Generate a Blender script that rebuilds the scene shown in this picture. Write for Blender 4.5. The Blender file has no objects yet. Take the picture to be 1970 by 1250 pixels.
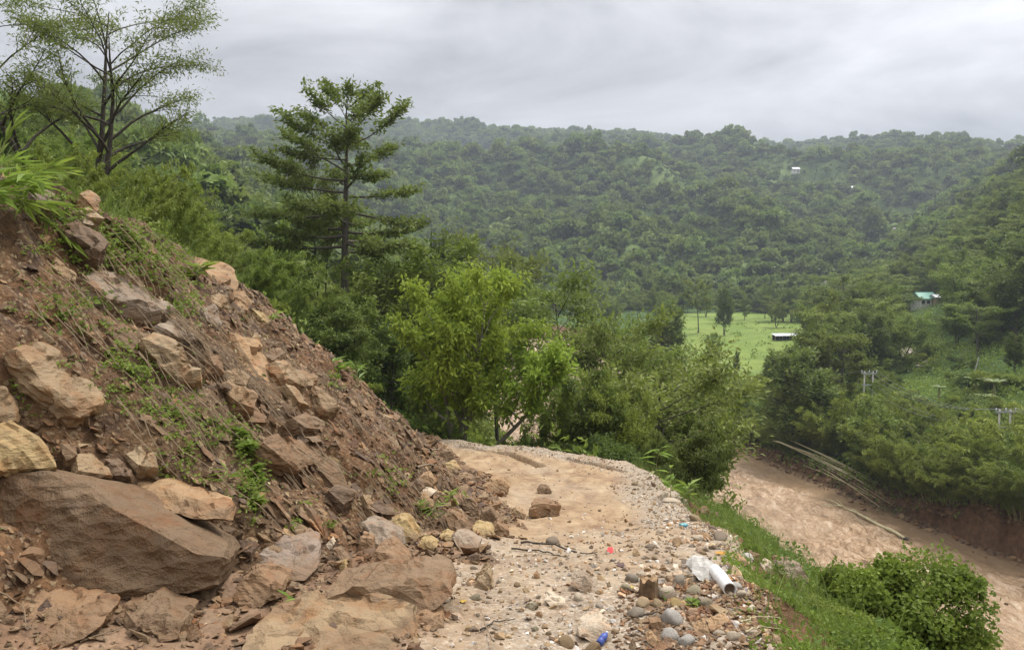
import bpy, bmesh, math, random
import numpy as np
from mathutils import Vector, Matrix

# ------------------------------------------------------------------ camera, sky, sun, exposure
SC = bpy.context.scene
COL = SC.collection
R = math.radians
F = 1546.0                                  # focal length in photo pixels (1970 wide)
PITCH = math.atan(125.0 / F)
cam_data = bpy.data.cameras.new('camera')
cam_data.sensor_width = 36.0
cam_data.lens = 36.0 * F / 1970.0
cam_data.clip_start = 0.05
cam_data.clip_end = 6000.0
cam = bpy.data.objects.new('camera', cam_data)
cam.location = (0, 0, 0)                    # eye level is z = 0; the river lies 25 m below
cam.rotation_euler = (math.pi / 2 - PITCH, 0, 0)
COL.objects.link(cam)
SC.camera = cam

SUN_ELEV, SUN_AZ = R(58), R(50)             # azimuth measured from +y towards +x
world = bpy.data.worlds.new('World')
SC.world = world
world.use_nodes = True
def build_world():
    nt = world.node_tree; N = nt.nodes; L = nt.links
    for n in list(N): N.remove(n)
    def nd(t, **k):
        n = N.new(t)
        for a, b in k.items(): setattr(n, a, b)
        return n
    def math_(op, a, b=None, c=None):
        n = nd('ShaderNodeMath', operation=op)
        for i, v in enumerate((a, b, c)):
            if v is None: continue
            if isinstance(v, (int, float)): n.inputs[i].default_value = v
            else: L.new(v, n.inputs[i])
        return n.outputs[0]
    out = nd('ShaderNodeOutputWorld'); bg = nd('ShaderNodeBackground')
    L.new(bg.outputs[0], out.inputs[0])
    sky = nd('ShaderNodeTexSky', sky_type='NISHITA')
    sky.sun_disc = False; sky.sun_elevation = SUN_ELEV; sky.sun_rotation = SUN_AZ
    tc = nd('ShaderNodeTexCoord')
    nrm = nd('ShaderNodeVectorMath', operation='NORMALIZE'); L.new(tc.outputs['Generated'], nrm.inputs[0])
    sep = nd('ShaderNodeSeparateXYZ'); L.new(nrm.outputs[0], sep.inputs[0])
    zc = math_('MAXIMUM', sep.outputs[2], 0.0)
    # overcast sky: three times brighter overhead than at the horizon
    base = math_('MULTIPLY_ADD', zc, 2.25, 0.25)
    # cloud deck seen in perspective
    den = math_('ADD', zc, 0.16)
    comb = nd('ShaderNodeCombineXYZ')
    L.new(math_('DIVIDE', sep.outputs[0], den), comb.inputs[0])
    L.new(math_('DIVIDE', sep.outputs[1], den), comb.inputs[1])
    nz = nd('ShaderNodeTexNoise'); nz.inputs['Scale'].default_value = 1.0
    nz.inputs['Detail'].default_value = 8; nz.inputs['Roughness'].default_value = 0.58; nz.inputs['Distortion'].default_value = 0.5
    off = nd('ShaderNodeVectorMath', operation='ADD'); off.inputs[1].default_value = (3.7, 8.9, 1.3)
    L.new(comb.outputs[0], off.inputs[0]); L.new(off.outputs[0], nz.inputs['Vector'])
    mr = nd('ShaderNodeMapRange'); mr.inputs['From Min'].default_value = 0.36; mr.inputs['From Max'].default_value = 0.66
    mr.inputs['To Min'].default_value = 0.60; mr.inputs['To Max'].default_value = 1.24
    L.new(nz.outputs['Fac'], mr.inputs['Value'])
    # the veiled sun brightens its side of the deck
    sd = nd('ShaderNodeVectorMath', operation='DOT_PRODUCT')
    sd.inputs[1].default_value = (math.cos(SUN_ELEV) * math.sin(SUN_AZ), math.cos(SUN_ELEV) * math.cos(SUN_AZ), math.sin(SUN_ELEV))
    L.new(nrm.outputs[0], sd.inputs[0])
    glow = math_('POWER', math_('MAXIMUM', sd.outputs['Value'], 0.0), 3.0)
    val = math_('MULTIPLY', math_('MULTIPLY', base, mr.outputs[0]), math_('MULTIPLY_ADD', glow, 0.75, 0.85))
    col = nd('ShaderNodeVectorMath', operation='SCALE'); col.inputs[0].default_value = (0.512, 0.506, 0.516)
    L.new(val, col.inputs['Scale'])
    sks = nd('ShaderNodeVectorMath', operation='SCALE'); sks.inputs['Scale'].default_value = 0.10
    L.new(sky.outputs[0], sks.inputs[0])
    mix = nd('ShaderNodeMix', data_type='RGBA'); mix.inputs[0].default_value = 0.94
    L.new(sks.outputs[0], mix.inputs[6]); L.new(col.outputs[0], mix.inputs[7])
    L.new(mix.outputs[2], bg.inputs[0])
    bg.inputs[1].default_value = 1.0
build_world()

sun_d = bpy.data.lights.new('sun', 'SUN')
sun_d.energy = 1.5
sun_d.angle = R(10)
sun_d.color = (1.0, 0.96, 0.9)
sun = bpy.data.objects.new('sun', sun_d)
sun.rotation_euler = (math.pi / 2 - SUN_ELEV, 0, -SUN_AZ + math.pi)
sun.rotation_euler = Vector((math.cos(SUN_ELEV) * math.sin(SUN_AZ), math.cos(SUN_ELEV) * math.cos(SUN_AZ), math.sin(SUN_ELEV))).to_track_quat('Z', 'Y').to_euler()
COL.objects.link(sun)

vs = SC.view_settings
vs.view_transform = 'Standard'; vs.look = 'None'; vs.gamma = 1.0; vs.use_curve_mapping = False
vs.exposure = 1.0
SC.cycles.use_denoising = True
SC.cycles.max_bounces = 6
SC.cycles.diffuse_bounces = 3
SC.cycles.transmission_bounces = 3
SC.cycles.volume_bounces = 0
SC.cycles.sample_clamp_indirect = 4.0

# ------------------------------------------------------------------ numpy helpers
RNG = np.random.default_rng(7)
_perm = np.random.default_rng(3).permutation(512)
_perm = np.concatenate([_perm, _perm, _perm])
_ang = np.random.default_rng(4).uniform(0, 2 * np.pi, 512)
_gx, _gy = np.cos(_ang), np.sin(_ang)

def perlin(x, y):
    x = np.asarray(x, float); y = np.asarray(y, float)
    xi = np.floor(x).astype(int); yi = np.floor(y).astype(int)
    xf, yf = x - xi, y - yi
    u = xf * xf * xf * (xf * (xf * 6 - 15) + 10); v = yf * yf * yf * (yf * (yf * 6 - 15) + 10)
    def g(a, b, dx, dy):
        h = _perm[(_perm[a % 512] + b) % 512]
        return _gx[h] * dx + _gy[h] * dy
    n00 = g(xi, yi, xf, yf); n10 = g(xi + 1, yi, xf - 1, yf)
    n01 = g(xi, yi + 1, xf, yf - 1); n11 = g(xi + 1, yi + 1, xf - 1, yf - 1)
    return ((n00 * (1 - u) + n10 * u) * (1 - v) + (n01 * (1 - u) + n11 * u) * v) * 1.4

def fbm(x, y, octv=4, gain=0.5):
    s = 0.0; a = 1.0
    for i in range(octv):
        s = s + a * perlin(x * 2 ** i + 17.3 * i, y * 2 ** i - 9.1 * i); a *= gain
    return s

def ridged(x, y, octv=3):
    s = 0.0; a = 1.0
    for i in range(octv):
        s = s + a * (0.5 - np.abs(perlin(x * 2 ** i + 5.3 * i, y * 2 ** i + 3.1 * i))); a *= 0.5
    return s

def sstep(a, b, x):
    t = np.clip((x - a) / (b - a), 0, 1); return t * t * (3 - 2 * t)

# ------------------------------------------------------------------ the lie of the land (metres, z = 0 at eye level)
EDGE = [(1.5, -30), (1.55, 3.5), (1.78, 5.5), (1.95, 6.8), (2.7, 10), (3.05, 15), (3.2, 18.3), (2.9, 20.2),
        (1.0, 22.4), (-1.8, 24.4), (-6, 27), (-14, 30), (-40, 36), (-200, 50)]
POLY = EDGE + [(-200, -30)]
def road_z(y): return np.interp(y, [-20, 0, 3, 5, 6.8, 9, 13, 19, 24, 30, 60], [-1.6, -1.7, -2.2, -2.6, -2.85, -3.3, -4.2, -5.04, -5.5, -6.2, -8])
def foot_x(y): return np.interp(y, [-20, 0, 5, 5.8, 6.6, 7.2, 8.5, 11.5, 17, 22, 26, 40], [-4.8, -4.4, -3.9, -3.35, -2.6, -1.9, -1.0, -0.45, -1.15, -2.4, -3.3, -5])
def edge_dist(x, y):
    """signed distance to the broken road edge, positive beyond it"""
    x = np.asarray(x, float); y = np.asarray(y, float)
    best = np.full(x.shape, 1e9)
    for (ax, ay), (bx, by) in zip(EDGE[:-1], EDGE[1:]):
        dx, dy = bx - ax, by - ay
        t = np.clip(((x - ax) * dx + (y - ay) * dy) / (dx * dx + dy * dy), 0, 1)
        best = np.minimum(best, np.hypot(x - ax - t * dx, y - ay - t * dy))
    ins = np.zeros(x.shape, bool)
    for i in range(len(POLY)):
        ax, ay = POLY[i]; bx, by = POLY[(i + 1) % len(POLY)]
        c = ((ay > y) != (by > y)) & (x < (bx - ax) * (y - ay) / (by - ay + 1e-12) + ax)
        ins ^= c
    return np.where(ins, -best, best)
def river_right(y): return np.interp(y, [-50, 0, 40, 66, 79, 92, 114, 140, 170, 210, 260, 320, 420], [85, 68, 54, 42.5, 37.8, 34.2, 29, 30, 34, 38, 30, 0, -90])
RIVER_Z = -25.0
CRACKS = []      # filled below: world polylines (x, y) with width and depth

RIDGE_Y = 1450.0
def mountain_z(x, y):
    """long wooded mountainside: foot near 380 m, ridge at 1450 m"""
    q = x * 850.0 / RIDGE_Y
    zr = (np.interp(q, [-700, -388, -294, -124, -14, 173, 283, 393, 476, 542, 800], [160, 141, 137, 136, 127, 119, 109, 99, 85, 71, 45]) - 1) * RIDGE_Y / 850.0
    foot = np.interp(x, [-400, -100, 100, 300, 600], [360, 400, 390, 350, 330]) + 30 * perlin(x / 140., 3.3 + y * 0)
    t = (y - foot) / (RIDGE_Y - foot)
    base = -22 + (zr + 22) * np.clip(t, -0.2, 1) - np.maximum(y - RIDGE_Y, 0) * 0.35
    env = np.clip(t, 0, 1) ** 0.8 * np.clip(1.02 - t, 0, 1) ** 0.8 * 3
    rel = 78 * (ridged(x / 300. + y / 1100. + 2.2, y / 620. + 0.7, 4) - 0.30) * env + 7 * fbm(x / 60., y / 60., 3) * np.clip(env * 2, 0, 1)
    return base + rel

def H(x, y, detail=True):
    x = np.asarray(x, float); y = np.asarray(y, float)
    s = edge_dist(x, y)
    zf = road_z(y)
    wob = 0.35 * perlin(y * 0.55, 4.2 + x * 0.05) if detail else 0
    d = foot_x(y) + wob - x
    crest = np.interp(y, [0, 6, 9, 16, 22, 30], [3.0, 3.4, 4.75, 5.4, 5.5, 5.4])
    dd = np.maximum(d, 0)
    slide = 0.83 * np.minimum(dd, crest) + 0.16 * np.clip(dd - crest, 0, 60)
    toe = 0.16 * np.exp(-(d / 0.7) ** 2)
    drop = np.interp(s, [-1, 0, 0.3, 1, 3, 6, 20, 60], [0, 0, .18, .62, 1.75, 4.2, 17, 57])
    z1 = zf + slide - drop + toe
    x0 = np.interp(y, [0, 7, 15, 19, 22, 25, 45, 80, 150, 300], [3, 3.5, 4, 2.5, -2, -5.5, -9, -20, -32, -50])
    h1 = -6 + np.where(x > x0, 0.8, 0.5) * (x0 - x)
    h1 = np.minimum(h1, 60) - 6 * sstep(0.6, -1.5, s) * sstep(-9, -5, x)
    if detail:
        k = sstep(0.0, 0.8, d) * sstep(1.0, -0.5, s)
        a, b = (x * 0.75 - y * 0.15), y          # along the fall line / across it
        nn = 0.36 * fbm(a * 0.45, b * 0.5 + 3, 3) + 0.30 * ridged(a * 0.7 + 9, b * 1.4, 4) - 0.1
        # bedding ledges: broken steps down the fall line
        st = d * 1.15 + 0.8 * fbm(x * 0.6, y * 0.7, 3)
        fr = st - np.floor(st)
        nn = nn + 0.34 * (np.clip(fr * 4.0, 0, 1) - fr) * (0.55 + perlin(x * .5 + 7, y * .5))
        nn = nn + 0.085 * fbm(x * 2.6, y * 2.6, 4, 0.6)
        z1 = z1 + k * nn
        kr = sstep(0.6, -0.2, d) * sstep(0.3, -0.5, s)
        z1 = z1 + kr * (0.05 * fbm(x * 0.9, y * 0.6, 3) + 0.022 * fbm(x * 3.3, y * 3.0, 3) * sstep(16, 7, y) + 0.008 * fbm(x * 8, y * 8, 2))
        ke = sstep(-0.4, 0.4, s)
        z1 = z1 + ke * 0.16 * fbm(x * 0.8, y * 0.8, 3)
        # wheel ruts
        for off, wd in ((0.9, 0.28), (2.2, 0.3)):
            c = foot_x(y) + off + 0.12 * np.sin(y * 0.5)
            z1 = z1 - 0.05 * np.exp(-((x - c) / wd) ** 2) * kr * sstep(8, 10, y)
        h1 = h1 + 1.2 * fbm(x / 9., y / 9., 3) * sstep(30, 45, y)
        for pts, w, dep in CRACKS:
            best = np.full(x.shape, 1e9)
            for (ax, ay), (bx, by) in zip(pts[:-1], pts[1:]):
                dx, dy = bx - ax, by - ay
                t = np.clip(((x - ax) * dx + (y - ay) * dy) / (dx * dx + dy * dy), 0, 1)
                best = np.minimum(best, np.hypot(x - ax - t * dx, y - ay - t * dy))
            z1 = z1 - dep * sstep(w * 1.3, w * 0.5, best)
    z = np.maximum(z1, h1)
    d2 = x - river_right(y)
    if detail: d2 = d2 + 0.9 * fbm(y * 0.25, x * 0.05, 2)
    hill = np.interp(x - (0.35 * y + 10), [-10, 0, 30, 120, 300], [0, 0.3, 9, 72, 120])
    h2 = np.where(d2 > 0, RIVER_Z - 0.3 + 1.25 * sstep(-0.2, 1.3, d2) + 0.05 * np.clip(d2, 0, 45), RIVER_Z - 1.5) + np.where(d2 > 0, hill, 0)
    z = np.maximum(z, h2)
    far = y > 260
    if np.any(far):
        m = mountain_z(x, y)
        z = np.where(far, np.maximum(z, m), z)
    return z

# pixel -> ray -> ground
CP, SP = math.cos(PITCH), math.sin(PITCH)
def ray(u, v):
    xn, yn = (u - 985.0) / F, (625.0 - v) / F
    d = np.array([xn, CP + yn * SP, -SP + yn * CP])
    return d / d[1]
_ys = np.geomspace(2.4, 1700, 1400)
def hit(u, v, y0=0.0):
    """the ground point that the photo shows at pixel (u, v)"""
    d = ray(u, v)
    ys = _ys[_ys > y0]
    zt = H(d[0] * ys, ys)
    below = d[2] * ys < zt
    if not below.any(): return None
    i = int(np.argmax(below))
    y = ys[i]
    if i > 0:
        ya = ys[i - 1]; fa = d[2] * ya - zt[i - 1]; fb = d[2] * y - zt[i]
        y = ya + (y - ya) * fa / (fa - fb + 1e-12)
    return np.array([d[0] * y, y, d[2] * y])
def at(u, v, Y):
    return ray(u, v) * Y
def pix(p):
    x, y, z = p
    f = y * CP - z * SP; up = y * SP + z * CP
    return 985 + F * x / f, 625 - F * up / f

# ------------------------------------------------------------------ mesh helpers
def mesh_np(name, verts, faces, mat=None, smooth=False, tint=None, tint_name='tint'):
    """verts (n,3); faces (m,k) all the same size, or list of such arrays"""
    me = bpy.data.meshes.new(name)
    verts = np.ascontiguousarray(verts, dtype=np.float32)
    if not isinstance(faces, list): faces = [faces]
    faces = [np.asarray(f, dtype=np.int32) for f in faces if len(f)]
    nl = sum(f.size for f in faces); nf = sum(len(f) for f in faces)
    me.vertices.add(len(verts)); me.vertices.foreach_set('co', verts.ravel())
    me.loops.add(nl); me.loops.foreach_set('vertex_index', np.concatenate([f.ravel() for f in faces]))
    me.polygons.add(nf)
    sizes = np.concatenate([np.full(len(f), f.shape[1], np.int32) for f in faces])
    starts = np.concatenate([[0], np.cumsum(sizes)[:-1]]).astype(np.int32)
    me.polygons.foreach_set('loop_start', starts)
    me.polygons.foreach_set('loop_total', sizes)
    me.polygons.foreach_set('use_smooth', np.full(nf, bool(smooth)))
    me.update(calc_edges=True)
    if tint is not None:
        tint = np.asarray(tint, np.float32)
        if tint.ndim == 1:
            a = me.attributes.new(tint_name, 'FLOAT', 'FACE'); a.data.foreach_set('value', tint)
        else:
            a = me.attributes.new(tint_name, 'FLOAT_COLOR', 'FACE')
            c = np.ones((len(tint), 4), np.float32); c[:, :3] = tint; a.data.foreach_set('color', c.ravel())
    if mat: me.materials.append(mat)
    return me
def link(name, me, parent=None, loc=None):
    o = bpy.data.objects.new(name, me); COL.objects.link(o)
    if parent is not None: o.parent = parent
    if loc is not None: o.location = loc
    return o
def tag(o, label=None, cat=None, group=None, kind=None):
    for k, v in (('label', label), ('category', cat), ('group', group), ('kind', kind)):
        if v: o[k] = v
    return o
def empty(name, loc, label, cat, group=None, rz=0.0):
    o = bpy.data.objects.new(name, None); COL.objects.link(o); o.location = [float(c) for c in loc]
    o.rotation_euler = (0, 0, rz); o.empty_display_size = 0.2
    return tag(o, label, cat, group)
def tube(pts, radii, sides=6, cap=True):
    """numpy tube along pts -> verts, quads"""
    pts = np.asarray(pts, float); n = len(pts)
    radii = np.broadcast_to(np.asarray(radii, float), (n,))
    t = np.gradient(pts, axis=0); t /= np.linalg.norm(t, axis=1, keepdims=True) + 1e-9
    ref = np.where(np.abs(t[:, 2:3]) > 0.9, np.array([[1., 0, 0]]), np.array([[0, 0, 1.]]))
    a = np.cross(t, ref); a /= np.linalg.norm(a, axis=1, keepdims=True) + 1e-9
    b = np.cross(t, a)
    th = np.linspace(0, 2 * np.pi, sides, endpoint=False)
    ring = a[:, None, :] * np.cos(th)[None, :, None] + b[:, None, :] * np.sin(th)[None, :, None]
    v = (pts[:, None, :] + ring * radii[:, None, None]).reshape(-1, 3)
    i = np.arange(n - 1)[:, None] * sides; j = np.arange(sides)[None, :]; jn = (j + 1) % sides
    q = np.stack([i + j, i + jn, i + sides + jn, i + sides + j], -1).reshape(-1, 4)
    return v, q
class Pool:
    """collects vertex / face arrays for one mesh"""
    def __init__(s): s.v = []; s.q = []; s.t = []; s.n = 0; s.tq = []; s.tt = []
    def add(s, v, f, tint=None):
        v = np.asarray(v, float); f = np.asarray(f, int)
        s.v.append(v)
        (s.q if f.shape[1] == 4 else s.t).append(f + s.n); s.n += len(v)
        if tint is not None:
            tt = np.asarray(tint, float)
            if tt.ndim == 0 or (tt.ndim == 1 and len(tt) == 3 and len(f) != 3): tt = np.broadcast_to(tt, (len(f),) + tt.shape)
            (s.tq if f.shape[1] == 4 else s.tt).append(tt)
    def mesh(s, name, mat=None, smooth=False):
        fs = []
        if s.q: fs.append(np.concatenate(s.q))
        if s.t: fs.append(np.concatenate(s.t))
        tl = s.tq + s.tt
        return mesh_np(name, np.concatenate(s.v), fs, mat, smooth, np.concatenate(tl) if tl else None)
def leaf_quads(c, d, nrm, L, W, fold=0.15):
    """rhombic leaves: centres c, directions d, normals nrm (n,3); lengths, widths (n,)"""
    d = d / (np.linalg.norm(d, axis=1, keepdims=True) + 1e-9)
    side = np.cross(d, nrm); side /= np.linalg.norm(side, axis=1, keepdims=True) + 1e-9
    up = np.cross(side, d)
    L = np.asarray(L)[:, None]; W = np.asarray(W)[:, None]
    base = c - d * L * 0.5; tip = c + d * L * 0.5 - up * L * 0.08
    a = c - d * L * 0.06 + side * W * 0.5 + up * W * fold; b = c - d * L * 0.06 - side * W * 0.5 + up * W * fold
    n = len(c)
    v = np.stack([base, a, tip, b], 1).reshape(-1, 3)
    q = np.arange(4 * n).reshape(-1, 4)
    return v, q
def rand_dirs(rng, n):
    v = rng.normal(size=(n, 3)); return v / np.linalg.norm(v, axis=1, keepdims=True)

# ------------------------------------------------------------------ materials
class NT:
    def __init__(s, name):
        s.m = bpy.data.materials.new(name); s.m.use_nodes = True
        s.t = s.m.node_tree; s.N = s.t.nodes; s.L = s.t.links
        for n in list(s.N): s.N.remove(n)
        s.out = s.N.new('ShaderNodeOutputMaterial')
        s.b = s.N.new('ShaderNodeBsdfPrincipled'); s.L.new(s.b.outputs[0], s.out.inputs[0])
        s.b.inputs['Specular IOR Level'].default_value = 0.25
        s.tc = s.N.new('ShaderNodeTexCoord')
    def put(s, sock, v):
        if isinstance(v, bpy.types.NodeSocket): s.L.new(v, sock)
        elif isinstance(v, (tuple, list)) and len(v) == 3 and sock.type == 'RGBA': sock.default_value = (*v, 1)
        else: sock.default_value = v
    def coord(s, kind='Object', scale=(1, 1, 1), rot=(0, 0, 0), loc=(0, 0, 0)):
        mp = s.N.new('ShaderNodeMapping'); s.L.new(s.tc.outputs[kind], mp.inputs[0])
        mp.inputs['Scale'].default_value = scale; mp.inputs['Rotation'].default_value = rot; mp.inputs['Location'].default_value = loc
        return mp.outputs[0]
    def noise(s, vec, scale, detail=4, rough=0.55, dist=0.0, out='Fac'):
        n = s.N.new('ShaderNodeTexNoise'); s.L.new(vec, n.inputs['Vector'])
        n.inputs['Scale'].default_value = scale; n.inputs['Detail'].default_value = detail
        n.inputs['Roughness'].default_value = rough; n.inputs['Distortion'].default_value = dist
        return n.outputs[out]
    def voro(s, vec, scale, feature='F1', out='Distance', rnd=1.0):
        n = s.N.new('ShaderNodeTexVoronoi'); n.feature = feature; s.L.new(vec, n.inputs['Vector'])
        n.inputs['Scale'].default_value = scale; n.inputs['Randomness'].default_value = rnd
        return n.outputs[out]
    def ramp(s, fac, stops, interp='LINEAR'):
        n = s.N.new('ShaderNodeValToRGB'); s.put(n.inputs[0], fac); cr = n.color_ramp; cr.interpolation = interp
        while len(cr.elements) < len(stops): cr.elements.new(0.5)
        for e, (p, c) in zip(cr.elements, stops):
            e.position = p; e.color = (*c, 1) if isinstance(c, (tuple, list)) else (c, c, c, 1)
        return n.outputs[0]
    def mix(s, fac, a, b, mode='MIX'):
        n = s.N.new('ShaderNodeMix'); n.data_type = 'RGBA'; n.blend_type = mode
        s.put(n.inputs[0], fac); s.put(n.inputs[6], a); s.put(n.inputs[7], b); return n.outputs[2]
    def math(s, op, a, b=None, c=None, clamp=False):
        n = s.N.new('ShaderNodeMath'); n.operation = op; n.use_clamp = clamp
        for i, v in enumerate((a, b, c)):
            if v is not None: s.put(n.inputs[i], v)
        return n.outputs[0]
    def rng(s, v, a, b, c, d):
        n = s.N.new('ShaderNodeMapRange'); s.put(n.inputs[0], v)
        for i, k in enumerate((a, b, c, d)): n.inputs[i + 1].default_value = k
        return n.outputs[0]
    def attr(s, name, out='Fac'):
        n = s.N.new('ShaderNodeAttribute'); n.attribute_name = name; return n.outputs[out]
    def obj(s, out):
        n = s.N.new('ShaderNodeObjectInfo'); return n.outputs[out]
    def bump(s, h, strength=0.5, dist=0.02):
        n = s.N.new('ShaderNodeBump'); n.inputs['Strength'].default_value = strength; n.inputs['Distance'].default_value = dist
        s.L.new(h, n.inputs['Height']); s.L.new(n.outputs[0], s.b.inputs['Normal']); return n
    def done(s, color=None, rough=None, **k):
        if color is not None: s.put(s.b.inputs['Base Color'], color)
        if rough is not None: s.put(s.b.inputs['Roughness'], rough)
        for a, v in k.items(): s.put(s.b.inputs[a.replace('_', ' ')], v)
        return s.m

def leaf_material(name, dark, light, trans=0.35, patch=0.6, rough=0.55, spec=0.2, obj_var=0.25):
    t = NT(name)
    rnd = t.attr('tint')
    c = t.coord('Object')
    n = t.noise(c, patch, 2)
    f = t.math('MULTIPLY_ADD', n, 0.8, t.math('MULTIPLY_ADD', rnd, 0.75, -0.28), clamp=True)
    col = t.mix(f, dark, light)
    hsv = t.N.new('ShaderNodeHueSaturation'); t.L.new(col, hsv.inputs['Color'])
    orr = t.obj('Random')
    t.L.new(t.rng(orr, 0, 1, 1 - obj_var, 1 + obj_var), hsv.inputs['Value'])
    t.L.new(t.rng(t.math('FRACT', t.math('MULTIPLY', orr, 7.3)), 0, 1, 0.485, 0.515), hsv.inputs['Hue'])
    t.done(hsv.outputs[0], rough, Specular_IOR_Level=spec)
    tr = t.N.new('ShaderNodeBsdfTranslucent')
    t.L.new(t.mix(0.35, hsv.outputs[0], (0.30, 0.42, 0.06)), tr.inputs[0])
    ms = t.N.new('ShaderNodeMixShader'); ms.inputs[0].default_value = trans
    t.L.new(t.b.outputs[0], ms.inputs[1]); t.L.new(tr.outputs[0], ms.inputs[2]); t.L.new(ms.outputs[0], t.out.inputs[0])
    return t.m

def rock_material(name, streak=1.0, use_tint=False, aniso=6.0):
    """fractured phyllite: thin bedding bands, rust stains, mud film"""
    t = NT(name)
    c = t.coord('Object')
    base = t.attr('tint', 'Color') if use_tint else t.obj('Color')
    big = t.noise(c, 2.2, 3); fine = t.noise(c, 14, 5, 0.65)
    band_c = t.coord('Object', (1.2, 1.2, aniso), (0.25, 0.3, 0.0))
    band = t.noise(band_c, 1.7, 5, 0.65, 0.6)
    k = t.math('MULTIPLY_ADD', band, 0.9 * streak, t.math('MULTIPLY_ADD', fine, 0.55, 0.32 if streak > 0.5 else 0.6))
    col = t.mix(1.0, base, t.ramp(k, [(0.35, 0.42), (0.62, 0.88), (0.95, 1.25), (1.0, 1.35)]), 'MULTIPLY')
    rust = t.mix(1.0, base, (1.35, 0.88, 0.55), 'MULTIPLY')
    col = t.mix(t.ramp(t.noise(c, 3.1, 4, 0.6, 0.5), [(0.47, 0.0), (0.66, 0.75)]), col, rust)
    dark = t.mix(1.0, base, (0.30, 0.29, 0.30), 'MULTIPLY')
    col = t.mix(t.ramp(t.noise(band_c, 2.6, 3, 0.6, 0.4), [(0.58, 0.0), (0.72, 0.7)]), col, dark)
    mud = t.noise(c, 1.6, 4, 0.6)
    col = t.mix(t.ramp(mud, [(0.42, 0.0), (0.66, 0.78)]), col, t.mix(fine, (0.095, 0.060, 0.033), (0.225, 0.150, 0.085)))
    hb = t.math('ADD', t.math('MULTIPLY', band, 0.8), t.math('ADD', t.math('MULTIPLY', fine, 0.5), t.math('MULTIPLY', t.noise(c, 45, 3, 0.6), 0.2)))
    if aniso < 3:
        hb = t.math('ADD', hb, t.math('ADD', t.math('MULTIPLY', t.voro(t.coord('Object', (1, 1, 2.2), (0.3, 0.4, 0.2)), 5.5, 'F1'), 0.9), t.math('MULTIPLY', t.noise(c, 6, 5, 0.7, 0.8), 0.9)))
    t.bump(hb, 0.9, 0.05 if aniso >= 3 else 0.075)
    return t.done(col, t.rng(fine, 0.3, 0.7, 0.55, 0.85))

def simple(name, col, rough=0.7, var=0.25, scale=8.0, **k):
    t = NT(name); c = t.coord('Object'); n = t.noise(c, scale, 4, 0.6)
    t.bump(n, 0.3, 0.01)
    return t.done(t.mix(1.0, col, t.ramp(n, [(0.3, 1 - var), (0.7, 1 + var)]), 'MULTIPLY'), rough, **k)

M = {}
M['rock'] = rock_material('phyllite_rock')
M['boulder'] = rock_material('boulder_rock', 0.5, aniso=1.5)
M['stone'] = rock_material('loose_stone', 0.7, True)
M['pebble'] = rock_material('river_pebble', 0.25, True)
def cobble_material():
    t = NT('cobble'); c = t.coord('Object'); base = t.obj('Color')
    n = t.noise(c, 9, 5, 0.6); sp = t.noise(c, 60, 3, 0.7)
    col = t.mix(1.0, base, t.ramp(n, [(0.3, 0.72), (0.7, 1.15)]), 'MULTIPLY')
    col = t.mix(1.0, col, t.ramp(sp, [(0.3, 0.85), (0.7, 1.1)]), 'MULTIPLY')
    col = t.mix(t.ramp(t.noise(c, 4, 3), [(0.55, 0.0), (0.75, 0.55)]), col, (0.27, 0.185, 0.11))
    t.bump(t.math('ADD', n, t.math('MULTIPLY', sp, 0.4)), 0.6, 0.02)
    return t.done(col, 0.9, Specular_IOR_Level=0.1)
M['cobble'] = cobble_material()

def slide_material():
    t = NT('slide_soil'); c = t.coord('Object')
    # bedding runs down the slope towards the road
    bc = t.coord('Object', (0.55, 2.6, 1.0), (0, R(-40), R(12)))
    b1 = t.noise(bc, 1.5, 6, 0.62, 0.6); big = t.noise(c, 0.35, 3); mid = t.noise(c, 3.2, 5, 0.62, 0.4); fine = t.noise(c, 19, 5, 0.7)
    col = t.ramp(t.math('MULTIPLY_ADD', b1, 0.55, t.math('MULTIPLY', mid, 0.45)),
                 [(0.28, (0.026, 0.015, 0.008)), (0.42, (0.080, 0.047, 0.023)), (0.55, (0.155, 0.094, 0.047)), (0.68, (0.240, 0.160, 0.086)), (0.8, (0.30, 0.225, 0.148))])
    col = t.mix(t.ramp(big, [(0.4, 0.0), (0.62, 0.6)]), col, t.mix(1.0, col, (1.18, 0.88, 0.66), 'MULTIPLY'))
    fl = t.voro(c, 34, 'F1', 'Color'); fs = t.N.new('ShaderNodeSeparateColor'); t.L.new(fl, fs.inputs[0])
    fleck = t.ramp(fs.outputs[0], [(0.86, 0.0), (0.9, 1.0)])
    col = t.mix(t.math('MULTIPLY', fleck, 0.55), col, (0.36, 0.27, 0.16))
    col = t.mix(1.0, col, t.ramp(fine, [(0.3, 0.55), (0.7, 1.35)]), 'MULTIPLY')
    h = t.math('ADD', t.math('MULTIPLY', b1, 1.0), t.math('ADD', t.math('MULTIPLY', mid, 0.7), t.math('MULTIPLY', fine, 0.28)))
    t.bump(h, 0.95, 0.16)
    return t.done(col, t.rng(mid, 0.3, 0.7, 0.5, 0.9))
M['slide'] = slide_material()

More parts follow.
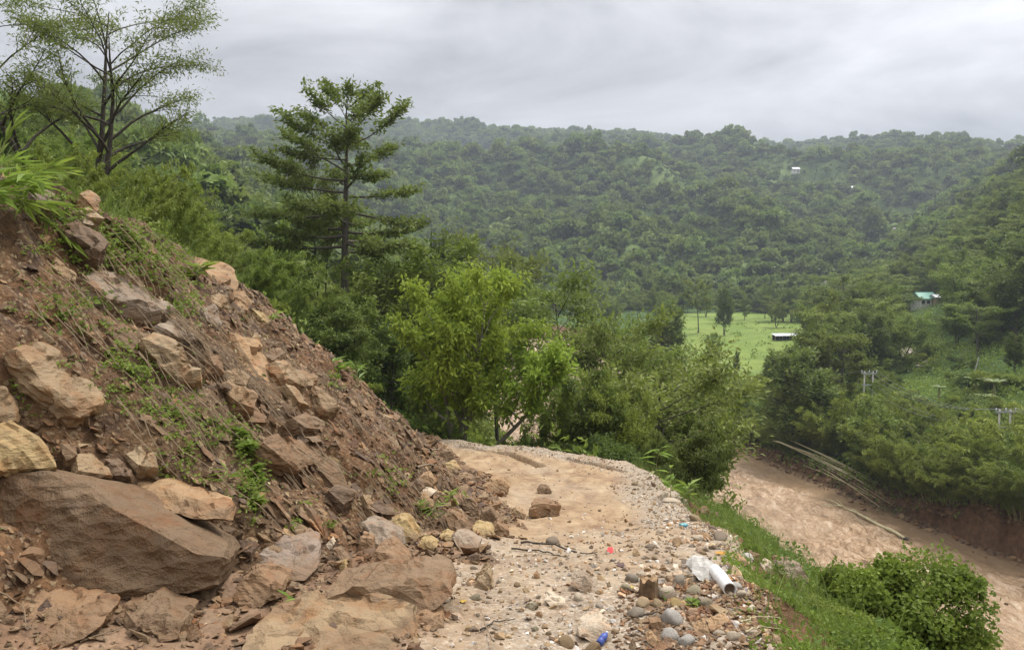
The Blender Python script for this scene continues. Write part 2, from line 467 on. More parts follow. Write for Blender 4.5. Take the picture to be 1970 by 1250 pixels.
def road_material():
    t = NT('road_mud'); c = t.coord('Object')
    lc = t.coord('Object', (1.0, 0.45, 1.0), (0, 0, R(-8)))
    big = t.noise(lc, 0.55, 4, 0.6, 0.5); mid = t.noise(lc, 2.4, 5, 0.6, 0.3); fine = t.noise(c, 26, 5, 0.7)
    mud = t.ramp(mid, [(0.3, (0.185, 0.112, 0.063)), (0.5, (0.295, 0.200, 0.112)), (0.7, (0.380, 0.282, 0.172))])
    grav = t.ramp(fine, [(0.28, (0.12, 0.092, 0.066)), (0.5, (0.29, 0.24, 0.18)), (0.7, (0.48, 0.42, 0.345))])
    gm = t.attr('gravel'); bm_ = t.attr('brown')
    col = t.mix(t.math('MULTIPLY', gm, t.ramp(t.math('MULTIPLY_ADD', fine, 0.5, t.math('MULTIPLY', big, 0.5)), [(0.4, 0.25), (0.56, 1.0)])), mud, grav)
    col = t.mix(bm_, col, t.ramp(t.math('MULTIPLY_ADD', mid, .6, t.math('MULTIPLY', fine, .4)), [(0.3, (0.07, 0.040, 0.022)), (0.5, (0.19, 0.112, 0.064)), (0.7, (0.33, 0.22, 0.135))]))
    wet = t.ramp(big, [(0.55, 0.0), (0.68, 1.0)])
    col = t.mix(t.math('MULTIPLY', wet, 0.45), col, (0.325, 0.235, 0.145))
    col = t.mix(1.0, col, t.ramp(t.noise(c, 7, 4, 0.7), [(0.3, 0.75), (0.7, 1.2)]), 'MULTIPLY')
    vs_ = t.voro(c, 17, 'F1', 'Distance')
    h = t.math('ADD', t.math('MULTIPLY', mid, 0.9), t.math('ADD', t.math('MULTIPLY', fine, 0.35), t.math('MULTIPLY', t.math('SUBTRACT', 0.5, vs_), t.math('MULTIPLY', gm, 0.5))))
    t.bump(h, 0.7, 0.05)
    return t.done(col, t.rng(wet, 0, 1, 0.85, 0.45))
M['road'] = road_material()

def ground_material(name, stops, brown=(0.16, 0.09, 0.05), soil_from=0.6, scale=0.12):
    t = NT(name); c = t.coord('Object')
    big = t.noise(c, scale, 5, 0.62, 0.3); fine = t.noise(c, scale * 16, 5, 0.7)
    col = t.ramp(t.math('MULTIPLY_ADD', big, 0.65, t.math('MULTIPLY', fine, 0.35)), stops)
    sm = t.attr('soil')
    col = t.mix(sm, col, t.mix(1.0, brown, t.ramp(fine, [(0.3, 0.5), (0.7, 1.5)]), 'MULTIPLY'))
    t.bump(fine, 0.8, 0.4)
    return t.done(col, 0.9, Specular_IOR_Level=0.1)
GREEN = [(0.3, (0.022, 0.042, 0.012)), (0.48, (0.050, 0.088, 0.022)), (0.62, (0.095, 0.150, 0.036)), (0.78, (0.13, 0.19, 0.05))]
M['ground'] = ground_material('valley_green', GREEN)
M['mount'] = ground_material('mountain_green', [(0.3, (0.035, 0.060, 0.018)), (0.44, (0.062, 0.098, 0.026)), (0.54, (0.098, 0.138, 0.036)), (0.7, (0.150, 0.185, 0.052))], scale=0.03)

def river_material():
    t = NT('muddy_water'); c = t.coord('Object')
    turb = t.attr('turb')
    w1 = t.noise(t.coord('Object', (1, 0.38, 1), (0, 0, R(-12))), 0.6, 6, 0.62, 1.2); w2 = t.noise(t.coord('Object', (1, 0.42, 1), (0, 0, R(-12))), 2.4, 5, 0.65, 1.0)
    w3 = t.noise(t.coord('Object', (1, 0.6, 1), (0, 0, R(-18))), 7.0, 4, 0.7, 0.5)
    w = t.math('MULTIPLY_ADD', w1, 0.42, t.math('MULTIPLY_ADD', w2, 0.38, t.math('MULTIPLY', w3, 0.20)))
    rough_col = t.ramp(w, [(0.41, (0.17, 0.100, 0.048)), (0.475, (0.36, 0.23, 0.125)), (0.53, (0.49, 0.335, 0.20)), (0.60, (0.68, 0.53, 0.38))])
    calm_col = t.ramp(w1, [(0.35, (0.22, 0.145, 0.083)), (0.65, (0.31, 0.215, 0.13))])
    col = t.mix(turb, calm_col, rough_col)
    t.bump(t.math('MULTIPLY', w, t.math('MULTIPLY_ADD', turb, 0.95, 0.10)), 1.0, 0.8)
    return t.done(col, t.rng(turb, 0, 1, 0.07, 0.22), Specular_IOR_Level=0.75, IOR=1.33)
M['river'] = river_material()

M['leaf_tall'] = leaf_material('leaf_tall', (0.050, 0.069, 0.016), (0.241, 0.286, 0.073), 0.34, 0.35, obj_var=0.1)
M['leaf_bright'] = leaf_material('leaf_bright', (0.150, 0.215, 0.022), (0.42, 0.50, 0.075), 0.42, 0.5, obj_var=0.05)
M['leaf_dark'] = leaf_material('leaf_dark', (0.035, 0.055, 0.014), (0.179, 0.234, 0.051), 0.31, 0.45)
M['leaf_mid'] = leaf_material('leaf_mid', (0.055, 0.082, 0.015), (0.276, 0.341, 0.064), 0.36, 0.4)
M['leaf_feather'] = leaf_material('leaf_feather', (0.057, 0.080, 0.020), (0.262, 0.305, 0.077), 0.36, 0.4, obj_var=0.15)
M['leaf_bamboo'] = leaf_material('leaf_bamboo', (0.065, 0.093, 0.015), (0.317, 0.370, 0.073), 0.36, 0.35)
M['leaf_far'] = leaf_material('leaf_far', (0.056, 0.091, 0.028), (0.262, 0.319, 0.080), 0.32, 0.12, obj_var=0.45)
M['leaf_weed'] = leaf_material('leaf_weed', (0.074, 0.112, 0.016), (0.254, 0.330, 0.055), 0.38, 1.3, obj_var=0.05)
M['leaf_banana'] = leaf_material('leaf_banana', (0.074, 0.104, 0.024), (0.212, 0.270, 0.076), 0.34, 1.0, rough=0.4)
M['litter'] = NT('leaf_litter_mat')
def _litter():
    t = M['litter']; return t.done(t.attr('tint', 'Color'), 0.8)
M['litter'] = _litter()
M['bark'] = simple('bark_grey', (0.105, 0.088, 0.070), 0.9, 0.5, 14)
M['bark_pale'] = simple('bark_pale', (0.20, 0.175, 0.14), 0.9, 0.4, 14)
M['bark_dark'] = simple('bark_dark', (0.055, 0.045, 0.035), 0.9, 0.5, 12)
M['culm'] = simple('bamboo_culm', (0.24, 0.23, 0.10), 0.5, 0.3, 6)
M['dry_culm'] = simple('dry_bamboo', (0.42, 0.37, 0.22), 0.6, 0.3, 5)

# ------------------------------------------------------------------ road cracks (world polylines found where the photo shows them)
def px_line(pts):
    out = []
    for u, v in pts:
        h = hit(u, v)
        if h is not None: out.append((h[0], h[1]))
    return out
_c = [px_line([(880, 858), (930, 866), (975, 872), (1005, 882), (1040, 896)]), px_line([(1092, 882), (1130, 890), (1165, 898), (1200, 906)]),
      px_line([(1000, 1042), (1060, 1050), (1100, 1062), (1150, 1068)]), px_line([(935, 1062), (975, 1072), (1010, 1078)])]
CRACKS.extend([(_c[0], 0.11, 0.38), (_c[1], 0.09, 0.3), (_c[2], 0.035, 0.05), (_c[3], 0.05, 0.07)])

# ------------------------------------------------------------------ near ground: slide, road shelf and embankment (one seamless surface in three pieces)
def brown_mask(x, y):
    xb = np.interp(y, [3, 6, 7.2, 8.5, 11.5, 17, 22, 26], [-.2, -.5, -.6, -.45, .05, -.75, -2.1, -3.])
    return sstep(0.35, -0.35, x - xb + 0.5 * fbm(x * 1.2, y * 1.2, 3))
def near_ground():
    xs = np.concatenate([np.arange(-16, -8, 0.16), np.arange(-8, -1.6, 0.075), np.arange(-1.6, 3.6, 0.05), np.arange(3.6, 9.01, 0.12)])
    ys = np.concatenate([np.arange(1.5, 14, 0.06), np.arange(14, 26, 0.075), np.arange(26, 34.01, 0.2)])
    X, Y = np.meshgrid(xs, ys)
    Z = H(X, Y)
    nx, ny = len(xs), len(ys)
    V = np.stack([X, Y, Z], -1).reshape(-1, 3)
    i = np.arange(ny - 1)[:, None] * nx; j = np.arange(nx - 1)[None, :]
    Q = np.stack([i + j, i + j + 1, i + nx + j + 1, i + nx + j], -1).reshape(-1, 4)
    c = V[Q].mean(1)
    d = foot_x(c[:, 1]) + 0.35 * perlin(c[:, 1] * 0.55, 4.2 + c[:, 0] * 0.05) - c[:, 0]
    s = edge_dist(c[:, 0], c[:, 1])
    zone = np.where(s > 0.25, 2, np.where(d > -0.05 + 0.2 * perlin(c[:, 1] * 1.7, c[:, 0]), 0, 1))
    for k, (nm, mt) in enumerate((('landslide_slope', 'slide'), ('road', 'road'), ('road_embankment', 'ground'))):
        q = Q[zone == k]
        used, inv = np.unique(q, return_inverse=True)
        v = V[used]
        me = mesh_np(nm, v, inv.reshape(-1, 4), M[mt], smooth=True)
        if nm == 'road':
            sv = edge_dist(v[:, 0], v[:, 1])
            g = np.clip(sstep(-1.1, -0.1, sv) + sstep(9.5, 7.0, v[:, 1]) * 0.8 + np.clip(1.2 * fbm(v[:, 0] * .5 + 4, v[:, 1] * .3, 3) + .1, 0, 1), 0, 1)
            g = g * (1 - 0.6 * sstep(9, 12, v[:, 1]) * sstep(-0.7, -1.3, sv))
            a = me.attributes.new('gravel', 'FLOAT', 'POINT'); a.data.foreach_set('value', g.astype(np.float32))
            b = brown_mask(v[:, 0], v[:, 1]); a = me.attributes.new('brown', 'FLOAT', 'POINT'); a.data.foreach_set('value', b.astype(np.float32))
        if nm == 'road_embankment':
            sv = edge_dist(v[:, 0], v[:, 1])
            g = sstep(1.5, 0.2, sv + 0.5 * perlin(v[:, 0] * 1.3, v[:, 1] * 1.3))
            a = me.attributes.new('soil', 'FLOAT', 'POINT'); a.data.foreach_set('value', g.astype(np.float32))
        tag(link(nm, me), kind='structure')
near_ground()

def far_grid(name, xs, ys, mat, lower=True, soil=None):
    X, Y = np.meshgrid(xs, ys); Z = H(X, Y)
    if lower:   # tuck under the detailed near sheet
        inn = (X > -15.6) & (X < 8.6) & (Y > 1.9) & (Y < 33.6)
        Z = np.where(inn, Z - 1.2, Z)
    nx, ny = len(xs), len(ys)
    V = np.stack([X, Y, Z], -1).reshape(-1, 3)
    i = np.arange(ny - 1)[:, None] * nx; j = np.arange(nx - 1)[None, :]
    Q = np.stack([i + j, i + j + 1, i + nx + j + 1, i + nx + j], -1).reshape(-1, 4)
    me = mesh_np(name, V, Q, M[mat], smooth=True)
    a = me.attributes.new('soil', 'FLOAT', 'POINT')
    d2 = V[:, 0] - river_right(V[:, 1])
    s_ = sstep(5.5, 1.5, d2 + 1.5 * fbm(V[:, 0] * .15, V[:, 1] * .15, 2)) * (V[:, 1] < 300) * (d2 > -3)
    a.data.foreach_set('value', s_.astype(np.float32))
    return tag(link(name, me), kind='structure')
xs = np.concatenate([np.arange(-260, -40, 6.0), np.arange(-40, 20, 1.0), np.arange(20, 60, 0.6), np.arange(60, 140, 2.0), np.arange(140, 420, 8.0)])
ys = np.concatenate([np.arange(-60, 0, 4.0), np.arange(0, 40, 1.0), np.arange(40, 130, 0.8), np.arange(130, 300, 3.0), np.arange(300, 372, 6.0)])
far_grid('valley_floor', xs, ys, 'ground')
xs = np.concatenate([np.arange(-1300, -450, 30.0), np.arange(-450, 600, 8.0), np.arange(600, 1500, 30.0)])
ys = np.concatenate([np.arange(366, 700, 6.0), np.arange(700, 1480, 9.0), np.arange(1480, 1900, 40.0)])
far_grid('mountain', xs, ys, 'mount', lower=False)

def river():
    xs = np.concatenate([np.arange(-120, -10, 1.2), np.arange(-10, 60, 0.4), np.arange(60, 100, 2.0)])
    ys = np.concatenate([np.arange(-40, 40, 1.5), np.arange(40, 125, 0.4), np.arange(125, 300, 1.0), np.arange(300, 420, 4.0)])
    X, Y = np.meshgrid(xs, ys)
    d2 = river_right(Y) - X
    # boiling brown current in mid-stream, slack water along the far bank
    lane = d2 + 2.2 * fbm(X * 0.05, Y * 0.07, 3)
    turb = sstep(3.0, 9.0, lane) * (0.65 + 0.5 * fbm(X * 0.07 + 3, Y * 0.1, 3))
    turb = np.clip(turb + 0.35 * sstep(0.1, 0.5, fbm(X * 0.12, Y * 0.16, 2)) * sstep(2, 5, d2), 0, 1)
    a, b = X * 0.95 + Y * 0.3, Y * 0.95 - X * 0.3
    wave = 0.20 * ridged(a * 0.30, b * 0.20, 3) + 0.15 * fbm(a * 0.85, b * 0.45, 3) + 0.05 * fbm(a * 2, b * 1.6, 2)
    Z = RIVER_Z - 0.05 + wave * (0.08 + turb * 2.6) * np.where(Y < 130, 1, .7)
    nx, ny = len(xs), len(ys)
    V = np.stack([X, Y, Z], -1).reshape(-1, 3)
    i = np.arange(ny - 1)[:, None] * nx; j = np.arange(nx - 1)[None, :]
    Q = np.stack([i + j, i + j + 1, i + nx + j + 1, i + nx + j], -1).reshape(-1, 4)
    me = mesh_np('river', V, Q, M['river'], smooth=True)
    at_ = me.attributes.new('turb', 'FLOAT', 'POINT'); at_.data.foreach_set('value', turb.ravel().astype(np.float32))
    tag(link('river', me), kind='structure')
river()

# ------------------------------------------------------------------ trees
def curve_pts(p0, d0, length, n, bend, rng, wig=0.06):
    """polyline from p0 along d0, bending towards vector bend"""
    p = np.array(p0, float); d = np.array(d0, float); d /= np.linalg.norm(d)
    out = [p.copy()]; st = length / (n - 1)
    for i in range(n - 1):
        d = d + np.asarray(bend) * (st / length) + rng.normal(size=3) * wig
        d /= np.linalg.norm(d); p = p + d * st; out.append(p.copy())
    return np.array(out)
def along(pts, t):
    n = len(pts) - 1; f = min(max(t, 0), 0.9999) * n; i = int(f)
    a, b = pts[i], pts[i + 1]; dv = b - a
    return a + dv * (f - i), dv / (np.linalg.norm(dv) + 1e-9)

def grow_tree(seed, height, trunk_r, limbs, t0, t1, envelope, elev, sub, leaf_n, leaf_L, leaf_W, clump, bend_up=0.0, lean=(0, 0), droop=0.3,
              flat=0.0, stems=1, stem_spread=0.25, sub_len=0.4, up_norm=0.6, twig_r=0.5, wig=0.05, bare=0.25, stem_wig=None):
    """-> (trunk Pool, crown Pool).  envelope(t) = limb length (m) at relative height t; elev(t) = limb elevation (rad)"""
    rng = np.random.default_rng(seed)
    tr, cr = Pool(), Pool()
    C, D, Nn, TT = [], [], [], []
    ga = rng.uniform(0, 6.28)
    for sidx in range(stems):
        az = ga + sidx * 2.4; sp = stem_spread if stems > 1 else 0
        d0 = np.array([math.cos(az) * sp + lean[0] / height, math.sin(az) * sp + lean[1] / height, 1.0])
        hh = height * (1 if sidx == 0 else rng.uniform(0.72, 0.95))
        stem = curve_pts((math.cos(az) * trunk_r * sp * 2, math.sin(az) * trunk_r * sp * 2, 0), d0, hh, 12, (0, 0, 0.25), rng, wig * 0.6 if stem_wig is None else stem_wig)
        tt = np.linspace(0, 1, len(stem))
        rr = trunk_r * (0.85 if stems > 1 else 1) * (1 - tt) ** 0.8 + 0.012 + trunk_r * 0.5 * np.exp(-tt * 28)
        tr.add(*tube(stem, rr, 7))
        nl = limbs if sidx == 0 else int(limbs * 0.75)
        for i in range(nl):
            t = t0 + (t1 - t0) * ((i + rng.uniform(0, 0.8)) / nl)
            a = ga + i * 2.399 + rng.normal() * 0.35 + sidx
            e = elev(t) + rng.normal() * 0.13
            L = envelope(t) * rng.uniform(0.7, 1.15)
            p0, td = along(stem, t)
            d0 = np.array([math.cos(a) * math.cos(e), math.sin(a) * math.cos(e), math.sin(e)])
            limb = curve_pts(p0, d0, L, 8, (0, 0, bend_up), rng, wig)
            r0 = min(trunk_r * (1 - t) ** 0.8 * 0.55 + 0.012, 0.035 * L + 0.01)
            lt = np.linspace(0, 1, 8)
            tr.add(*tube(limb, r0 * (1 - lt * 0.85), 5))
            ns = max(2, int(sub * (0.5 + 0.5 * L / (envelope((t0 + t1) / 2) + 1e-6))))
            tips = [(limb, r0, 0.55)]
            for k in range(ns):
                s = bare + (1 - bare) * (k + rng.uniform(0, 1)) / ns
                q0, ld = along(limb, s)
                sgn = 1 if k % 2 else -1
                b = rng.uniform(0.5, 1.1) * sgn
                vx = np.array([ld[0] * math.cos(b) - ld[1] * math.sin(b), ld[0] * math.sin(b) + ld[1] * math.cos(b), ld[2] + rng.uniform(-0.2, 0.4) * (1 - flat)])
                if rng.random() < 0.3 * (1 - flat): vx = vx + np.array([0, 0, rng.uniform(-0.4, 0.8)])
                sl = sub_len * L * (1.15 - 0.6 * s) * rng.uniform(0.6, 1.2)
                tw = curve_pts(q0, vx, sl, 5, (0, 0, bend_up * 0.5 - droop * 0.3), rng, wig * 1.5)
                tr.add(*tube(tw, r0 * (1 - s * 0.7) * twig_r * np.linspace(1, 0.2, 5), 3))
                tips.append((tw, 0, 0.15))
            for (pl, _, s0) in tips:
                ln = np.linalg.norm(np.diff(pl, axis=0), axis=1).sum()
                m = max(3, int(leaf_n * ln))
                ss = rng.uniform(s0, 1.0, m) ** 0.8
                f = ss * (len(pl) - 1.001); ii = f.astype(int)
                pc = pl[ii] + (pl[ii + 1] - pl[ii]) * (f - ii)[:, None]
                od = pl[ii + 1] - pl[ii]; od /= np.linalg.norm(od, axis=1, keepdims=True) + 1e-9
                off = rng.normal(size=(m, 3)) * clump * np.array([1, 1, 0.55 + 0.4 * (1 - flat)])
                C.append(pc + off)
                dd = od * 0.7 + rng.normal(size=(m, 3)) * 0.6 + off / (clump + 1e-6) * 0.35; dd[:, 2] -= droop
                D.append(dd)
                nn = rng.normal(size=(m, 3)) * (1 - up_norm); nn[:, 2] += up_norm + 0.1
                Nn.append(nn)
                TT.append(rng.uniform(0, 1, m) * 0.6 + rng.uniform(0, 0.4))
    C = np.concatenate(C); D = np.concatenate(D); Nn = np.concatenate(Nn); TT = np.concatenate(TT)
    n = len(C); s = rng.uniform(0.65, 1.3, n)
    v, q = leaf_quads(C, D, Nn, leaf_L * s, leaf_W * s)
    cr.add(v, q, TT)
    return tr, cr

def grow_bamboo(seed, height, culms, spread, leaf_n, leaf_L, leaf_W, arch=0.9):
    rng = np.random.default_rng(seed)
    tr, cr = Pool(), Pool(); C, D, Nn, TT = [], [], [], []
    for i in range(culms):
        az = rng.uniform(0, 6.28); rr = spread * 0.3 * math.sqrt(rng.random())
        hh = height * rng.uniform(0.65, 1.12)
        out = np.array([math.cos(az), math.sin(az), 0])
        p = curve_pts(out * rr + np.array([0, 0, -0.3]), out * rng.uniform(0.05, 0.35) + np.array([0, 0, 1]), hh, 12, out * arch * rng.uniform(0.5, 1.3) + np.array([0, 0, -0.35 * arch]), rng, 0.02)
        t = np.linspace(0, 1, 12); tr.add(*tube(p, 0.004 * height * (1 - 0.85 * t) + 0.004, 4))
        m = int(leaf_n * hh)
        # tufts along the upper culm
        nt_ = int(10 + hh * 2.2)
        ts = rng.uniform(0.25, 1.0, nt_)
        f = ts * 10.999; ii = f.astype(int)
        cc = p[ii] + (p[ii + 1] - p[ii]) * (f - ii)[:, None]
        a2 = rng.uniform(0, 6.28, nt_)
        reach = height * 0.085 * rng.uniform(0.3, 1.2, nt_)
        tv = np.stack([np.cos(a2) * reach, np.sin(a2) * reach, reach * rng.uniform(-0.5, 0.5, nt_)], 1)
        k = rng.integers(0, nt_, m)
        w = rng.uniform(0.15, 1.0, m)[:, None]
        pos = cc[k] + tv[k] * w + rng.normal(size=(m, 3)) * height * 0.014
        pos[:, 2] -= (w[:, 0] ** 2) * reach[k] * 0.45
        C.append(pos)
        dd = tv[k] / (reach[k][:, None] + 1e-6) + rng.normal(size=(m, 3)) * 0.55; dd[:, 2] -= 0.75
        D.append(dd); nn = rng.normal(size=(m, 3)) * 0.5; nn[:, 2] += 0.6; Nn.append(nn)
        TT.append(rng.uniform(0, 0.55, m) + rng.uniform(0, 0.45, nt_)[k])
    C = np.concatenate(C); D = np.concatenate(D); Nn = np.concatenate(Nn); TT = np.concatenate(TT)
    s = rng.uniform(0.6, 1.35, len(C))
    cr.add(*leaf_quads(C, D, Nn, leaf_L * s, leaf_W * s, 0.1), TT)
    return tr, cr

def grow_shrub(seed, height, radius, n_leaves, leaf_L, leaf_W, lumps=9):
    """dense bush: leaf shells over several uneven mounds on a fan of stems"""
    rng = np.random.default_rng(seed)
    tr, cr = Pool(), Pool(); C, D, Nn, TT = [], [], [], []
    cs = []
    for i in range(lumps):
        a = rng.uniform(0, 6.28); r = radius * 0.74 * math.sqrt(rng.random()); z = height * rng.uniform(0.12, 0.78) * (1 - 0.35 * r / radius)
        c = np.array([math.cos(a) * r, math.sin(a) * r, z]); cs.append((c, radius * rng.uniform(0.2, 0.46)))
        st = curve_pts((0, 0, -0.1), c + np.array([0, 0, .15]), np.linalg.norm(c), 6, (0, 0, 0.2), rng, 0.08)
        tr.add(*tube(st, np.linspace(0.03, 0.01, 6) * height / 2, 4))
    per = n_leaves // lumps
    for c, rad in cs:
        d = rand_dirs(rng, per); d[:, 2] = np.abs(d[:, 2]) * 1.0 - 0.35 * (rng.random(per) < 0.4)
        rr = rad * (rng.random(per) ** 0.35) * (1 + 0.25 * np.sin(d[:, 0] * 5 + c[0] * 3) * np.cos(d[:, 1] * 6 + c[1]))
        C.append(c + d * rr[:, None] * np.array([1, 1, 0.85]))
        dd = d * 0.6 + rng.normal(size=(per, 3)) * 0.6; dd[:, 2] -= 0.3; D.append(dd)
        nn = d * 0.7 + rng.normal(size=(per, 3)) * 0.45; nn[:, 2] += 0.4; Nn.append(nn)
        TT.append(rng.uniform(0, 0.6, per) + rng.uniform(0, 0.4))
    C = np.concatenate(C); D = np.concatenate(D); Nn = np.concatenate(Nn); TT = np.concatenate(TT)
    s = rng.uniform(0.65, 1.3, len(C))
    cr.add(*leaf_quads(C, D, Nn, leaf_L * s, leaf_W * s), TT)
    return tr, cr

KIND = {}
def kind(key, pools, bark, leaf, h):
    KIND[key] = (pools[0].mesh(key + '_trunk', M[bark], True), pools[1].mesh(key + '_crown', M[leaf]), h)
def plant(name, key, loc, label, cat, group=None, height=None, rz=0.0, widen=1.0, trunk_name='trunk', crown_name='crown', sink=0.15):
    tm, cm, h = KIND[key]
    k = (height or h) / h
    o = empty(name, (loc[0], loc[1], loc[2] - sink), label, cat, group, rz)
    o.scale = (k * widen, k * widen, k)
    link(trunk_name, tm, o); link(crown_name, cm, o)
    return o
def ground(x, y): return float(H(np.array([x]), np.array([y]))[0])
def tree_px(name, key, u, Y, vtop, label, cat='tree', group=None, rz=0.0, widen=1.0, **k):
    """a tree at depth Y, in the direction of column u, rooted on the ground, with its top where the photo has it"""
    x = (u - 985) / F * Y; g = ground(x, Y)
    top = at(u, vtop, Y)[2]
    return plant(name, key, (x, Y, g), label, cat, group, height=max(top - g, 0.8), rz=rz, widen=widen, **k)

# --- prototypes, one per kind of growth
kind('tall', grow_tree(11, 16.6, 0.30, 36, 0.43, 0.985, lambda t: 4.9 * (1 - ((t - 0.60) / 0.62) ** 2 * (0.0 if t > 0.6 else 1.3)) * float(np.interp(t, [.6, .85, 1], [1, .82, .35])), lambda t: -0.12 + 0.8 * max(0, t - 0.6) / 0.4, 10, 36, 0.30, 0.13, 0.21,
     stem_wig=0.008, bend_up=0.5, droop=0.45, flat=0.75, sub_len=0.36, wig=0.045, bare=0.32, up_norm=0.55), 'bark', 'leaf_tall', 17)
kind('bright', grow_tree(21, 6.2, 0.10, 20, 0.28, 0.97, lambda t: 2.5 - 1.3 * abs(t - 0.6), lambda t: 0.55 + 0.3 * t, 9, 56, 0.215, 0.095, 0.18,
     stems=3, stem_spread=0.30, bend_up=0.1, droop=0.75, sub_len=0.42, up_norm=0.6, wig=0.07, bare=0.45), 'bark_pale', 'leaf_bright', 6.2)
kind('bright_lean', grow_tree(23, 4.6, 0.09, 14, 0.45, 0.98, lambda t: 1.6 - 0.7 * abs(t - 0.75), lambda t: 0.5 + 0.3 * t, 9, 60, 0.205, 0.09, 0.17,
     lean=(4.2, -0.3), bend_up=0.25, droop=0.75, sub_len=0.45, up_norm=0.6, wig=0.06), 'bark_pale', 'leaf_bright', 4.6)
kind('feather', grow_tree(31, 9, 0.16, 16, 0.30, 0.97, lambda t: 4.4 - 2.2 * abs(t - 0.62), lambda t: 0.62 - 0.2 * t, 12, 62, 0.17, 0.050, 0.16,
     stems=2, stem_spread=0.24, bend_up=-0.15, droop=0.35, flat=0.45, sub_len=0.42, up_norm=0.45, wig=0.075, bare=0.4), 'bark_dark', 'leaf_feather', 9)
kind('forked', grow_tree(32, 9, 0.15, 15, 0.34, 0.97, lambda t: 3.9 - 1.5 * abs(t - 0.7), lambda t: 0.95 - 0.35 * t, 12, 50, 0.135, 0.036, 0.15,
     stems=3, stem_spread=0.34, bend_up=-0.35, droop=0.4, flat=0.3, sub_len=0.42, up_norm=0.45, wig=0.075, bare=0.45), 'bark_dark', 'leaf_feather', 9)
kind('canopy', grow_tree(48, 9, 0.10, 17, 0.55, 0.97, lambda t: 3.0 - 1.6 * abs(t - 0.75), lambda t: 0.35 + 0.2 * t, 10, 40, 0.21, 0.085, 0.20,
     stems=2, stem_spread=0.16, bend_up=-0.05, droop=0.35, flat=0.5, sub_len=0.46, wig=0.07, bare=0.35), 'bark_dark', 'leaf_feather', 9)
kind('umbrella', grow_tree(37, 13, 0.22, 22, 0.42, 0.97, lambda t: 5.6 - 2.6 * abs(t - 0.72), lambda t: 0.45 - 0.15 * t, 11, 17, 0.42, 0.20, 0.26,
     stems=2, stem_spread=0.16, bend_up=-0.1, droop=0.15, flat=0.75, sub_len=0.4, up_norm=0.8, wig=0.05, bare=0.35), 'bark', 'leaf_feather', 13)
kind('umbrella2', grow_tree(38, 12, 0.2, 18, 0.38, 0.97, lambda t: 5.0 - 2.0 * abs(t - 0.68), lambda t: 0.4 - 0.1 * t, 11, 18, 0.40, 0.20, 0.28,
     bend_up=-0.05, droop=0.15, flat=0.7, sub_len=0.42, up_norm=0.75, wig=0.06, bare=0.3), 'bark', 'leaf_mid', 12)
kind('dense', grow_tree(41, 10, 0.18, 22, 0.22, 0.97, lambda t: 3.6 - 2.0 * abs(t - 0.5), lambda t: 0.35 + 0.5 * t, 9, 20, 0.40, 0.20, 0.30,
     stems=2, stem_spread=0.16, bend_up=0.2, droop=0.4, sub_len=0.45, wig=0.06, bare=0.3), 'bark', 'leaf_dark', 10)
kind('dense2', grow_tree(43, 9, 0.16, 20, 0.18, 0.97, lambda t: 3.4 - 1.8 * abs(t - 0.45), lambda t: 0.4 + 0.5 * t, 9, 21, 0.38, 0.20, 0.30,
     bend_up=0.1, droop=0.35, sub_len=0.48, wig=0.07, bare=0.25), 'bark', 'leaf_mid', 9)
kind('open', grow_tree(47, 8, 0.09, 18, 0.32, 0.97, lambda t: 2.6 - 1.2 * abs(t - 0.65), lambda t: 0.55 + 0.2 * t, 9, 34, 0.24, 0.105, 0.20,
     stems=3, stem_spread=0.2, bend_up=0.1, droop=0.4, sub_len=0.46, wig=0.08, bare=0.4), 'bark_dark', 'leaf_mid', 8)
kind('dark_leafy', grow_tree(53, 6, 0.08, 18, 0.2, 0.97, lambda t: 2.4 - 1.2 * abs(t - 0.5), lambda t: 0.4 + 0.4 * t, 9, 40, 0.25, 0.105, 0.18,
     stems=3, stem_spread=0.3, bend_up=0.05, droop=0.6, sub_len=0.5, wig=0.08, bare=0.25), 'bark_dark', 'leaf_dark', 6)
kind('bamboo', grow_bamboo(61, 8, 34, 3.4, 70, 0.34, 0.085), 'culm', 'leaf_bamboo', 8)
kind('bamboo2', grow_bamboo(67, 8, 28, 3.8, 70, 0.36, 0.095, arch=1.15), 'culm', 'leaf_mid', 8)
kind('shrub', grow_shrub(71, 3, 2.2, 9000, 0.17, 0.085), 'bark_dark', 'leaf_mid', 3)
kind('shrub_dark', grow_shrub(73, 3, 2.2, 9000, 0.17, 0.08, 11), 'bark_dark', 'leaf_dark', 3)
kind('shrub_pale', grow_shrub(79, 2.4, 1.9, 7000, 0.15, 0.085), 'bark_dark', 'leaf_bamboo', 2.4)
kind('shrub_near', grow_shrub(83, 2.0, 1.25, 24000, 0.066, 0.045, 22), 'bark_dark', 'leaf_weed', 2.0)

# --- the trees that stand out, one by one
tree_px('tall_tree', 'tall', 662, 45, 172, 'tall tiered tree with straight trunk towering against the grey sky', widen=1.12)
tree_px('slender_tree', 'canopy', 618, 47, 330, 'slender tree with thin trunk growing beside the tall tiered tree', widen=0.55, rz=1.0)
tree_px('feathery_tree', 'forked', 155, 27, -25, 'sparse feathery tree with bare forked limbs above the slide, leaning at upper corner', rz=0.5)
tree_px('bright_tree', 'bright', 878, 27, 555, 'bright yellow-green broadleaf tree with several stems at the road end', rz=0.4, widen=.86)
tree_px('leaning_tree', 'bright_lean', 905, 26.3, 640, 'young lime-green tree leaning out over the river from the road end', rz=0.0)
tree_px('spreading_tree', 'open', 785, 43, 480, 'olive-green tree with fine branches close behind the tall tiered tree', widen=1.15, rz=0.7)
tree_px('spreading_tree', 'dense2', 545, 50, 465, 'rounded mid-green tree left of the tall trunk, below its crown', widen=1.1)
tree_px('spreading_tree', 'open', 480, 48, 490, 'low pale tree between bamboo thicket and tall tiered tree', widen=1.4, rz=2.0)
